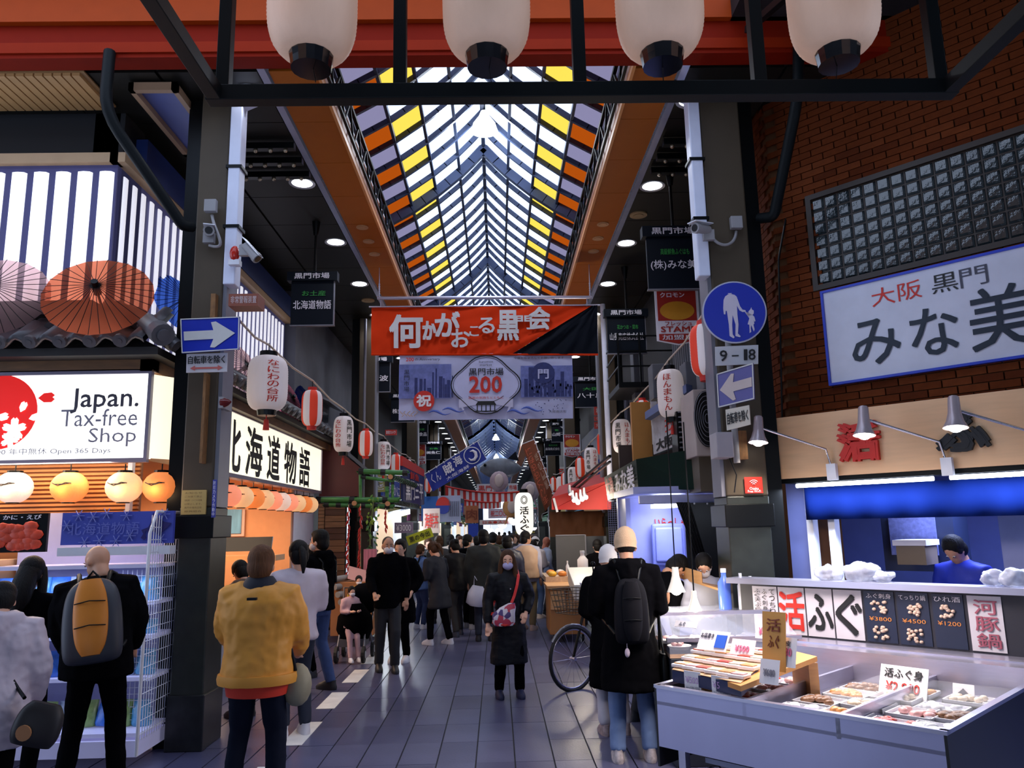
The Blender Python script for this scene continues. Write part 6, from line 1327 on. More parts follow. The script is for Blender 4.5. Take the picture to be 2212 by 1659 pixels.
# stall: display with yellow goods, wooden cabinet, white boxes
t = thing('food_stall_counter', 'wooden stall counter with drawers and white display box right of the aisle', 'stall counter', (1.9, 12.6, 0)); wd2 = mat('warm_cabinet_wood', (.4, .17, .05), .5)
A, B = onY(1183, 1345, 13.2), onY(1240, 1262, 13.2); A.z = 0
MB().box(A.x, A.x+.55, 12.6, 13.6, .12, .82).build('cabinet', wd2, t, bevel=.01); MB().box(A.x-.03, A.x+.58, 12.55, 13.65, .82, .86).build('top', wood, t)
for k in range(2): MB().box(A.x+.02+k*.27, A.x+.25+k*.27, 12.57, 12.6, .5, .78).build('drawer_front', wood, t)
for x in (.05, .5): MB().tube([(A.x+x, 12.65, .06), (A.x+x+.03, 12.65, .06)], .06, 10).build('castor', black, t)
MB().hexa((A.x+.3, 11.6, .72), (.75, 0, 0), (0, 1.0, .2), (0, 0, .22)).build('white_box', mat('cream_box', (.75, .7, .62), .4), t, bevel=.01)
MB().box(A.x, A.x+1.3, 13.4, 14.6, .86, .95).build('display_bed', mat('display_cream', (.7, .5, .35), .5, var=.5, scale=12), t)
gd = [mat('good_yellow', (.75, .45, .05), .4), mat('good_orange', (.7, .25, .05), .4), mat('good_white', (.75, .7, .65), .4)]
for k in range(14):
    x, y = A.x+.12+(k % 7)*.17, 13.5+(k//7)*.45; o = MB().ball((x, y, .99), (.08, .1, .05), 8, 5).build('packed_food', gd[k % 3], loc=(x, y, .95)); tag(o, f'{["yellow", "orange", "white"][k%3]} packed food on the stall counter, {["front", "back"][k//7]} row, {ordn[k%7]} from the aisle', 'food', 'packed food on the far stall')
bottle(V((A.x+.62, 13.3, .95)), .09, .42, mat('pinkish_white_cup', (.85, .78, .78), .4), 'large white cylindrical dispenser on the far stall counter'); bottle(V((A.x+.38, 13.5, .95)), .03, .25, white_p, 'small white bottle beside the dispenser')
lamp('POINT', 'stall_light', (A.x+.7, 13.2, 2.2), 60, (1, .85, .65), .15)
# bicycle -----------------------------------------------------------------------
bk = thing('bicycle', 'black city bicycle with front basket parked behind the dark-coated shopper', 'bicycle', (1.0, 8.6, 0)); rub = mat('tyre_rubber', (.01, .01, .01), .6)
wc = onY(1236, 1362, 9.05); wc.z = .335; Rw = .335
bd = V((.80, .60, 0)).normalized(); bn = V((-bd.y, bd.x, 0))
def wheel(c):
    pts = [c+bd*(Rw*math.cos(a_))+V((0, 0, Rw*math.sin(a_))) for a_ in [i*.19635 for i in range(33)]]; MB().tube(pts, .02, 7, caps=False).build('tyre', rub, bk, fix=False); pts = [c+(p-c)*.93 for p in pts]; MB().tube(pts, .01, 5, caps=False).build('rim', steel, bk, fix=False); m_ = MB()
    for i in range(16): a_ = i*.3927; m_.tube([c, c+bd*(Rw*.93*math.cos(a_))+V((0, 0, Rw*.93*math.sin(a_)))], .0016, 3)
    m_.tube([c-bn*.04, c+bn*.04], .02, 8); m_.build('spokes_and_hub', steel, bk, fix=False)
wheel(wc); wheel(wc+bd*1.08); w2_ = wc+bd*1.08
hd = wc+bd*.22+V((0, 0, .58)); bb = wc+bd*.62-V((0, 0, .06)); st_ = wc+bd*.78+V((0, 0, .52))
m_ = MB(); 
for a, b in ((wc, hd), (hd, bb), (hd-V((0, 0, .12)), bb), (bb, st_), (bb, w2_), (st_-V((0, 0, .1)), w2_)): m_.tube([a, b], .016, 8)
m_.build('frame', black, bk); MB().tube([hd, hd+bd*.04+V((0, 0, .12)), hd+bd*.16+V((0, 0, .2))-bn*.25], .012, 7).tube([hd+bd*.04+V((0, 0, .12)), hd+bd*.16+V((0, 0, .2))+bn*.25], .012, 7).build('handlebar', steel, bk)
MB().ball(st_+V((0, 0, .06)), (.14, .1, .05), 12, 6).build('saddle', black, bk); MB().tube([wc+bd*(Rw*1.08*math.cos(a_))+V((0, 0, Rw*1.08*math.sin(a_))) for a_ in [.3+i*.25 for i in range(10)]], .018, 6).build('mudguard', mat('mudguard_grey', (.2, .2, .22), .3, .6), bk)
m_ = MB(); bc = hd-bd*.2+V((0, 0, .05)); 
for lv in range(5):
    s_ = .13+.012*lv; z = -.14+.065*lv; q = [bc-bd*s_-bn*s_*1.1, bc+bd*s_-bn*s_*1.1, bc+bd*s_+bn*s_*1.1, bc-bd*s_+bn*s_*1.1]
    for i in range(4): m_.tube([q[i]+V((0, 0, z)), q[(i+1) % 4]+V((0, 0, z))], .005, 4)
for i in range(4):
    for k in range(6):
        f_ = k/6; s0, s1 = .13, .178; C_ = [(-1, -1.1), (1, -1.1), (1, 1.1), (-1, 1.1)]; a, b = C_[i], C_[(i+1) % 4]; u = (a[0]+(b[0]-a[0])*f_, a[1]+(b[1]-a[1])*f_)
        m_.tube([bc+bd*u[0]*s0+bn*u[1]*s0+V((0, 0, -.14)), bc+bd*u[0]*s1+bn*u[1]*s1+V((0, 0, .12))], .004, 3)
m_.build('wire_basket', mat('basket_brown', (.09, .06, .03), .5), bk, fix=False); MB().tube([bb, bb-V((0, 0, .22))-bn*.16], .01, 6).build('kickstand', steel, bk); MB().tube([bb-bn*.12, bb+bn*.12], .014, 6).build('pedal_axle', steel, bk)
MB().tube([hd+V((0, 0, .12)), hd+bd*.05+V((0, 0, .3))-bn*.1, hd+bd*.02+V((0, 0, .42))-bn*.12], .008, 6).ball(hd+bd*.02+V((0, 0, .44))-bn*.12, (.03, .01, .03), 8, 5).build('mirror', black, bk)
# ================================================================ LEFT FRONT DISPLAY (blue souvenir shelves)
YD = 6.85
t = thing('souvenir_shelf_unit', 'white wire-sided shelf unit of blue packets with a blue snowflake header, left foreground', 'shelf unit', (-3.2, YD+.2, 0)); shw = mat('shelf_lilac_white', (.55, .55, .78), .4, emit=.12, ecol=(.6, .6, 1))
xa_, xb_ = -4.28, -2.86; zs = [.22, .62, .95, 1.22, 1.52]
for z in zs: MB().box(xa_, xb_, YD-.25 if z < .5 else YD-.12, YD+.32, z, z+.03).build('shelf', shw, t)
MB().box(xa_, xb_, YD+.32, YD+.36, .1, 2.0).build('back_panel', mat('shelf_back', (.45, .45, .72), .5), t)
MB().box(xa_, xb_, YD-.28, YD+.34, .08, .2).build('plinth', shw, t)
hp_a, hp_b = onY(130, 1178, YD-.1), onY(376, 1103, YD-.1); hb = mat('header_blue', (.05, .07, .42), .5)
MB().box(hp_a.x, hp_b.x, YD-.1, YD-.06, hp_a.z, hp_b.z).build('blue_header', hb, t); MB().box(hp_a.x-.0, hp_b.x, YD-.14, YD-.02, hp_a.z-.09, hp_a.z-.02).build('header_rail', white_p, t)
w = plane_warp((hp_a.x, YD-.104, hp_a.z), (hp_b.x-hp_a.x, 0, 0), (0, 0, hp_b.z-hp_a.z)); snow = mat('snow_print', (.25, .28, .65), .6); letters(t, [('北海道物語', w, (.06, .3, .7, .68), False, .0, mat('faint_blue_print', (.13, .15, .5), .5))])
m_ = MB(); HK = [(.72, .18), (.74, .3), (.72, .42), (.78, .5), (.8, .62), (.82, .95), (.86, .8), (.92, .66), (.985, .62), (.96, .5), (.93, .42), (.88, .22), (.84, .36), (.79, .36), (.76, .4), (.755, .3), (.77, .16), (.75, .1)]
m_.prism([w(u-.0, v) for u, v in HK], (0, -1, 0), .003); m_.build('island_silhouette', mat('navy_print', (.01, .005, .12), .5), t); m_ = MB()
for (u, v) in ((.15, .9), (.28, .85), (.4, .95), (.58, .88), (.92, .9), (.35, .12), (.5, .1), (.22, .08), (.62, .25), (.9, .12), (.05, .6)):
    for a_ in (0, 1.047, 2.094): d_ = V((math.cos(a_), 0, math.sin(a_)))*.05; m_.bar(w(u, v)-d_-V((0, .002, 0)), w(u, v)+d_-V((0, .002, 0)), .009, .004)
m_.build('snowflake_print', snow, t)
m_ = MB(); y = YD-.3     # wire side
for k in range(17): z = .25+k*.1; m_.tube([(xb_+.02, YD-.32, z), (xb_+.02, YD+.3, z)], .004, 3)
for k in range(14): m_.tube([(xb_+.02, YD-.3+k*.046, .2), (xb_+.02, YD-.3+k*.046, 1.95)], .004, 3)
m_.tube([(xb_+.02, YD-.33, .1), (xb_+.02, YD-.33, 1.8), (xb_+.02, YD-.22, 1.98), (xb_+.02, YD+.3, 1.98)], .014, 6); m_.build('wire_side_grid', white_p, t)
# grid facing the camera
m_ = MB()
for k in range(9): m_.tube([(xb_-.32+k*.04, YD-.02, .3), (xb_-.32+k*.04, YD-.02, 1.5)], .003, 3)
for k in range(24): m_.tube([(xb_-.32, YD-.02, .3+k*.05), (xb_, YD-.02, .3+k*.05)], .003, 3)
m_.build('wire_front_grid', white_p, t)
pcs = [mat('packet_blue', (.05, .18, .7), .25, var=.6, scale=25), mat('packet_pale', (.45, .55, .85), .25, var=.4, scale=25), mat('packet_teal', (.1, .35, .6), .25, var=.5, scale=25), mat('packet_green', (.3, .45, .15), .3, var=.5, scale=25)]
fmt = {.22: 3, .62: 0, .95: 3, 1.22: 0, 1.52: 0}
k = 0
for zi, z in enumerate(zs[:4]):
    for c_ in range(9):
        x = xa_+.12+c_*.15; h_ = .17 if z != .95 else .1; mt = pcs[3] if (z in (.22,) and c_ % 2) else pcs[(k*7) % 3]
        m_ = MB(); m_.loft([(0, 0, 0, .072, .06), (0, 0, .02, .08, .07), (0, -.01, h_*.8, .074, .045), (0, 0, h_*1.2, .078, .01)], 10, p=.7); o = m_.build('snack_packet', mt, loc=(0, 0, 0)); o.location = (x, YD+.02, z+.03); o.rotation_euler = (random.uniform(-.2, .1), 0, random.uniform(-.3, .3))
        tag(o, f'{"green" if mt is pcs[3] else "blue"} snack packet on the {["lowest", "second lowest", "middle", "upper"][zi]} souvenir shelf, {ordn[c_]} from the left', 'packet', 'snack packets on the souvenir shelves'); k += 1
lamp('AREA', 'shelf_light', (-3.6, YD-.22, 1.50), 9, (.6, .68, 1), 1.2, sizey=.2)
t = thing('crab_poster', 'red and orange food poster with black border at the far left over the white-jacket shopper', 'poster', onY(50, 1150, YD)); a, b = onY(-40, 1195, YD), onY(105, 1108, YD)
MB().box(a.x, b.x, YD, YD+.03, a.z, b.z).build('board', black, t); m_ = MB(); mred = mat('crab_red', (.65, .06, .02), .4, var=.6, scale=14)
for q in range(26): m_.ball((random.uniform(a.x+.08, b.x-.08), YD-.005, random.uniform(a.z+.05, b.z-.09)), (.07, .01, .045), 8, 4)
m_.build('printed_crab', mred, t); letters(t, [('かに・えび', plane_warp((a.x, YD-.004, a.z), (b.x-a.x, 0, 0), (0, 0, b.z-a.z)), (.3, .84, .9, .96), False, .01, offwhite)])
t = thing('left_display_rack', 'white display rack at the left edge below the crab poster', 'rack', (-4.7, YD, 0)); MB().box(-5.2, -4.32, YD+.1, YD+.5, .1, 1.6).build('case', mat('rack_tan', (.6, .4, .25), .5), t); MB().box(-5.2, -4.32, YD-.05, YD+.1, 1.58, 1.64).box(-4.36, -4.32, YD-.05, YD+.1, .1, 1.95).build('frame', white_p, t)
# ================================================================ LEFT MIDDLE STALLS
t = thing('crate_stall', 'low wooden stall with rolled papers and pink packets behind the stroller', 'stall', onY(775, 1280, 13.6)); A = onY(757, 1340, 13.4)
MB().box(-2.75, -2.05, 13.2, 14.2, .1, .95).build('crate', mat('crate_wood', (.42, .18, .07), .6), t, bevel=.01); m_ = MB()
for k in range(4): m_.tube([(-2.72+.05*k, 13.1, 1.0-.12*k), (-2.4, 13.6, 1.02-.12*k)], .05, 10)
m_.build('paper_rolls', mat('roll_grey', (.3, .3, .3), .5), t); a, b = onY(785, 1222, 13.5), onY(813, 1186, 13.5); MB().box(a.x, b.x, 13.5, 13.6, a.z-.2, b.z).build('pink_packets', mat('pink_packets', (.8, .2, .3), .5, var=.9, scale=8, stretch=(4, 1, .4)), t); MB().hexa((-2.5, 13.3, 1.0), (.35, 0, -.1), (0, .1, .2), (0, .04, 0)).build('menu_fan', mat('pinkish_menu', (.7, .4, .4), .5), t)
t = thing('dark_blue_shop_sign', 'dark blue shop sign with white lettering over the left stalls', 'sign', onY(885, 1060, 17)); a, b = onY(862, 1100, 17), onY(912, 1025, 18.5)
P4 = [onY(866, 1100, 15.5), onY(912, 1090, 18.5), onY(912, 1030, 18.5), onY(864, 1006, 15.5)]; MB().prism(P4, (1, 0, 0), .05).build('board', mat('deep_navy_board', (.012, .02, .12), .5), t); w = lambda u, v: P4[0].lerp(P4[1], u).lerp(P4[3].lerp(P4[2], u), v)+V((.06, -.03, 0))
letters(t, [('黒門三平', w, (.1, .2, .9, .7), False, .02, offwhite), ('鮮魚', w, (.3, .75, .7, .95), False, .02, red_i)])
MB().prism([onY(864, 1006, 15.45), onY(912, 1030, 18.45), onY(912, 1015, 18.45), onY(864, 985, 15.45)], (1, 0, 0), .05).build('red_strip', mat('awning_red', (.55, .02, .015), .6), t)
t = thing('led_strip_light', 'bright white strip light under the navy stall sign', 'light', onY(862, 1115, 16)); a, b = onY(838, 1122, 15.6), onY(884, 1110, 16.8); MB().hexa(a, b-a, V((0, 0, .1)), V((0, .15, 0))).build('diffuser', lamp_w, t); MB().hexa(a+V((0, 0, .1)), b-a, V((0, 0, .04)), V((0, .15, 0))).build('housing', white_p, t); lamp('POINT', 'led_glow', (a+b)/2-V((0, .2, .15)), 50, (.75, .85, 1), .2)
def simple_sign(x0, y0, x1, y1, Y, col, lab, txt=None, tcol=offwhite, th=.04, vertical=False, name='shop_sign', nm=None, rect=(.1, .2, .9, .8), rot=0, emit=0):
    mt = mat(nm or f'sign_{name}_{x0}_{y0}', col, .5, emit=emit); t = thing(name, lab, 'sign', onY((x0+x1)/2, (y0+y1)/2, Y)); a, b = onY(x0, y1, Y), onY(x1, y0, Y); c = (a+b)/2; R3 = Mx.Translation(c) @ Mx.Rotation(rot, 4, 'Y') @ Mx.Translation(-c)
    MB().box(a.x, b.x, Y, Y+th, a.z, b.z).xf(R3).build('panel', mt, t)
    if txt: w0 = plane_warp((a.x, Y-.004, a.z), (b.x-a.x, 0, 0), (0, 0, b.z-a.z), .006); letters(t, [(txt, lambda u, v: R3 @ w0(u, v), rect, vertical, .01, tcol)])
    return t
simple_sign(878, 1148, 935, 1170, 15.2, (.55, .6, .02), 'tilted yellow-green paper sign hanging over the left stalls', '黒の今出', black_i, rot=-.33, name='yellow_sign')
simple_sign(914, 1098, 950, 1152, 16.5, (.6, .45, .38), 'pastel menu poster hanging below the pale stall box', '海鮮丼', red_i, name='menu_poster')
simple_sign(910, 1072, 948, 1125, 19.0, (.01, .12, .45), 'bright blue side board behind the menu poster', name='blue_board')
t = simple_sign(946, 1070, 995, 1128, 18.5, (.35, .38, .55), 'pale stall side board with vertical lines and red and blue roundel', name='pale_board'); m_ = MB(); c = onY(957, 1092, 18.44)
m_.prism([c+V((.17*math.cos(a_), 0, .2*math.sin(a_))) for a_ in [i*math.pi/10 for i in range(11)]], (0, 1, 0), .01); m_.build('red_half', red_i, t); m_ = MB(); m_.prism([c+V((.17*math.cos(-a_), 0, .2*math.sin(-a_))) for a_ in [i*math.pi/10 for i in range(11)]][::-1], (0, 1, 0), .01); m_.build('blue_half', blue_i, t); m_ = MB()
for k in range(6): p = onY(970+k*4, 1083, 18.44); m_.box(p.x, p.x+.012, 18.43, 18.45, p.z-.35, p.z)
m_.build('line_text', ink, t)
simple_sign(1005, 1092, 1033, 1130, 21, (.5, .16, .06), 'orange-brown sign with one dark character', '肉', mat('brown_ink', (.25, .05, .02), .6), name='meat_sign'); simple_sign(1012, 1131, 1033, 1160, 22, (.01, .04, .35), 'blue cloth sign under the one-character sign', name='blue_cloth')
simple_sign(852, 1128, 892, 1152, 15.0, (.25, .2, .3), 'lilac paper with digits hanging at the left stalls', '¥3000', offwhite, name='price_paper'); simple_sign(832, 928, 857, 940, 16.0, (.55, .03, .02), 'small red plate on the second left pillar', '防犯カメラ', offwhite, name='red_plate')
for k, (y0, y1, tx) in enumerate(((878, 897, '種子'), (899, 909, 'うなぎ'), (911, 926, '大阪天然堂'))): simple_sign(1284, y0, 1318, y1, 16.5, (.42, .04, .03), f'small red side plate, {["top", "middle", "bottom"][k]} of three beside the white pipe', tx, mat('pinkish_white', (.6, .5, .5), .6), name='red_plate')
simple_sign(1108, 1145, 1160, 1155, 19, (.05, .05, .05), 'black price strip with yellow digits over the crowd', '海鮮 ¥3,000', mat('yellow_ink', (.8, .65, .1), .5), name='price_strip')
simple_sign(1140, 1100, 1160, 1140, 20, (.05, .08, .1), 'dark menu panel behind the lit lantern', '60 8', offwhite, name='menu_board')
simple_sign(1055, 1098, 1108, 1120, 27, (.55, .5, .6), 'pale banner with red characters far down the arcade', '祝二〇〇年', red_i, name='far_banner'); simple_sign(1030, 1045, 1066, 1065, 27, (.6, .6, .65), 'white banner with red house mark behind the buntings', '黒門', red_i, name='far_banner'); simple_sign(1098, 1044, 1118, 1062, 28, (.6, .6, .65), 'second white banner with house mark behind the buntings', '市場', red_i, name='far_banner')
simple_sign(1036, 1122, 1105, 1134, 30, (.7, .62, .6), 'wide pale banner with red sun dot over the bright far stalls', '日本●大阪', red_i, name='far_banner')
# far stall fronts lining both sides: awnings, boards, lit counters -----------
random.seed(5)
sc_ = [(.5, .04, .03), (.03, .08, .4), (.55, .5, .5), (.55, .25, .04), (.05, .25, .12), (.45, .4, .1), (.3, .05, .2), (.1, .35, .5)]
cname = ['red', 'blue', 'white', 'orange', 'green', 'yellow', 'plum', 'teal']
txs = ['鮮魚', '青果', 'かに', '寿司', '焼肉', '漬物', '八百屋', '海老', '牡蠣', '豆腐', '天ぷら', '御茶']
warm = mat('lit_stall_back', (.9, .7, .5), .5, emit=.8, ecol=(1, .75, .5), var=.5, scale=2); coolw = mat('lit_stall_back_cool', (.7, .8, 1), .5, emit=.9, ecol=(.75, .85, 1), var=.5, scale=2)
k = 0
for side in (-1, 1):
    y = 19.0 if side < 0 else 16.6
    while y < 95:
        L_ = random.uniform(3, 4.6); x = -3.35 if side < 0 else 3.0; ci = random.randrange(8); sd = 'left' if side < 0 else 'right'
        t = thing('market_stall', f'{cname[ci]} awning stall on the {sd} side, {ordn[k%10]} of the {["near", "middle", "far", "farther", "farthest", "last"][min(5, k//10)]} stalls', 'stall', (x, y+L_/2, 0)); mt = mat('stall_'+cname[ci], sc_[ci], .6)
        zx = random.uniform(2.3, 2.7); m_ = MB(); m_.hexa((x, y, zx), (0, L_-.2, 0), (-side*.75, 0, -.3), (0, 0, .04)).hexa((x-side*.75, y, zx-.5), (0, L_-.2, 0), (0, 0, .24), (side*.03, 0, 0)); m_.build('awning', mt, t)
        MB().box(min(x+side*.25, x+side*.3), max(x+side*.25, x+side*.3), y, y+L_-.1, 0, 2.4).build('lit_back', warm if random.random() < .6 else coolw, t)
        MB().box(min(x, x-side*.5), max(x, x-side*.5), y+.2, y+L_-.4, 0, .85).build('counter', mat('stall_counter_'+str(ci % 3), [(.35, .15, .05), (.4, .4, .45), (.06, .06, .08)][ci % 3], .5), t)
        zb2 = random.uniform(2.75, 3.1); hx = min(x, x+side*.06), max(x, x+side*.06); MB().box(hx[0], hx[1], y+.1, y+L_-.3, zb2, zb2+random.uniform(.5, .9)).build('fascia_board', mat('stall_'+cname[(ci+3) % 8], sc_[(ci+3) % 8], .6), t)
        if y < 60:
            bx0 = x-side*.02; letters(t, [(random.choice(txs)+random.choice(txs), (lambda u, v, bx0=bx0, y=y, L_=L_, zb2=zb2, side=side: V((bx0-side*.01, (y+.4+u*(L_-1)) if side < 0 else (y+L_-.6-u*(L_-1)), zb2+.08+v*.36))), (0, 0, 1, 1), False, .01, offwhite)])
        if y < 70 and k % 2 == 0: lamp('POINT', 'stall_bulb', (x-side*.5, y+L_/2, 2.1), 45, (1, .85, .7) if k % 4 else (.8, .9, 1), .1)
        if y < 60:  # a hanging perpendicular signboard
            xx = x-side*random.uniform(.1, .6); w_ = random.uniform(.35, .6); h_ = random.uniform(.4, .9); z_ = random.uniform(2.5, 3.6); c2 = random.randrange(8)
            m_ = MB().box(xx-w_/2, xx+w_/2, y-.05, y, z_, z_+h_); o = m_.build('projecting_sign', mat('stall_'+cname[c2], sc_[c2], .6), loc=(xx, y, z_)); tag(o, f'{cname[c2]} projecting sign board on the {sd} by the {ordn[k%10]} of the {["near", "middle", "far", "farthest"][min(3, k//10)]} stalls', 'sign')
            letters(o, [(random.choice(txs), plane_warp((xx-w_/2, y-.054, z_), (w_, 0, 0), (0, 0, h_)), (.15, .1, .85, .9), h_ > w_, .01, offwhite if c2 != 2 else red_i)])
        y += L_; k += 1
# bright cluster of lights at the far stalls
for k, (px, py, Y, r_) in enumerate([(1085, 1132, 50, .3), (1110, 1128, 30, .12), (1146, 1128, 24, .12), (1150, 1118, 24, .1), (1152, 1138, 26, .12), (1102, 1120, 30, .1), (1078, 1150, 45, .25), (1060, 1148, 40, .15)]):
    p = onY(px, py, Y); t = thing('stall_lamp', f'bright bare lamp over the far stalls, {ordn[k]} of the glowing cluster', 'lamp', p); MB().ball(p, r_, 10, 6).build('bulb', lamp_w, t); MB().tube([p, p+V((0, 0, r_*3))], .012, 5).build('cord', black, t)
t = thing('lit_shop_screen', 'large bright white lit board at the end of the crowd', 'lit board', onY(1080, 1135, 55)); a, b = onY(1062, 1152, 55), onY(1106, 1128, 55); MB().box(a.x, b.x, 55, 55.1, a.z, b.z).build('panel', coolw, t); MB().box(a.x-.1, b.x+.1, 54.95, 55, b.z, b.z+.1).build('header', white_p, t)
# unseen covered street behind the viewer, added and extended to cut front sky light
struct(MB().box(-12, 12, -40, 3.2, 6.2, 6.6).box(-12, -6.5, -40, -1.5, 0, 6.2).box(6.5, 12, -40, -1.5, 0, 6.2).build('ceiling_rear_skyblock', mat('rear_skyblock_dark', (.05, .045, .045), .8)))
# ================================================================ PEOPLE
def skinm(n, c): return mat('skin_'+n, c, .5, var=.08)
SK = skinm('light', (.85, .48, .33)); SK2 = skinm('tan', (.6, .3, .18))
hairB = mat('black_hair', (.006, .005, .005), .6, spec=.2, var=.6, scale=60, stretch=(1, 1, .1), bump=.6, bscale=120); hairBr = mat('brown_hair', (.06, .026, .012), .6, spec=.2, var=.6, scale=60, stretch=(1, 1, .1), bump=.6, bscale=120); hairG = mat('grey_stubble', (.09, .075, .07), .7, var=.4, scale=80)
clotx = bpy.data.textures.new('folds', 'CLOUDS'); clotx.noise_scale = .22; clotx2 = bpy.data.textures.new('fine_folds', 'CLOUDS'); clotx2.noise_scale = .05
eyew = mat('eye_white', (.6, .6, .62), .3); eyeb = mat('eye_dark', (.01, .008, .008), .2)
blackcloth = mat('black_cloth', (.003, .003, .004), .95, spec=.03, var=.3); blackdown = mat('black_down', (.004, .004, .006), .6, var=.3, spec=.2)
jeans = mat('blue_jeans', (.035, .07, .2), .8, var=.3, scale=12); jeansL = mat('light_jeans', (.14, .22, .42), .8, var=.25, scale=10); darkp = mat('dark_trousers', (.012, .013, .02), .8)
def remesh(o, vox, disp=0, smooth=4):
    r = o.modifiers.new('remesh', 'REMESH'); r.mode = 'VOXEL'; r.voxel_size = vox; r.use_smooth_shade = True
    s = o.modifiers.new('smooth', 'SMOOTH'); s.iterations = smooth; s.factor = .5
    if disp:
        d = o.modifiers.new('folds', 'DISPLACE'); d.texture = clotx; d.strength = disp; d.texture_coords = 'GLOBAL'; d.mid_level = .5
        d = o.modifiers.new('folds2', 'DISPLACE'); d.texture = clotx2; d.strength = disp*.35; d.texture_coords = 'GLOBAL'; d.mid_level = .5
    return o
def hand(mb, wr, d, s, k=1.0, curl=.5):
    """wr wrist, d pointing direction, s thumb side direction"""
    d = d.normalized(); s = (s-d*s.dot(d)).normalized(); n = d.cross(s)
    mb.tube([wr-d*.02, wr+d*.03*k, wr+d*.06*k, wr+d*.085*k], [.026*k, .03*k, .034*k, .03*k], 10)
    mb.ball(wr+d*.055*k, .036*k, 8, 6)
    for i, (o_, L_) in enumerate(((.028, .07), (.01, .08), (-.009, .075), (-.027, .058))):
        b = wr+d*.075*k+s*o_*k; p1 = b+d*L_*.45*k+n*curl*.012*k; p2 = p1+(d*math.cos(curl)+n*math.sin(curl))*L_*.32*k; p3 = p2+(d*math.cos(curl*2)+n*math.sin(curl*2))*L_*.25*k
        mb.tube([b-d*.02*k, b, p1, p2, p3], [.009*k, .0095*k, .009*k, .0085*k, .007*k], 7)
    b = wr+d*.02*k+s*.024*k; mb.tube([b-s*.01*k, b+(d*.5+s*.8)*.03*k, b+(d*.8+s*.6)*.06*k+n*.01*k, b+(d*1+s*.35)*.08*k+n*.014*k], [.012*k, .012*k, .01*k, .008*k], 7)
PEOPLE = []
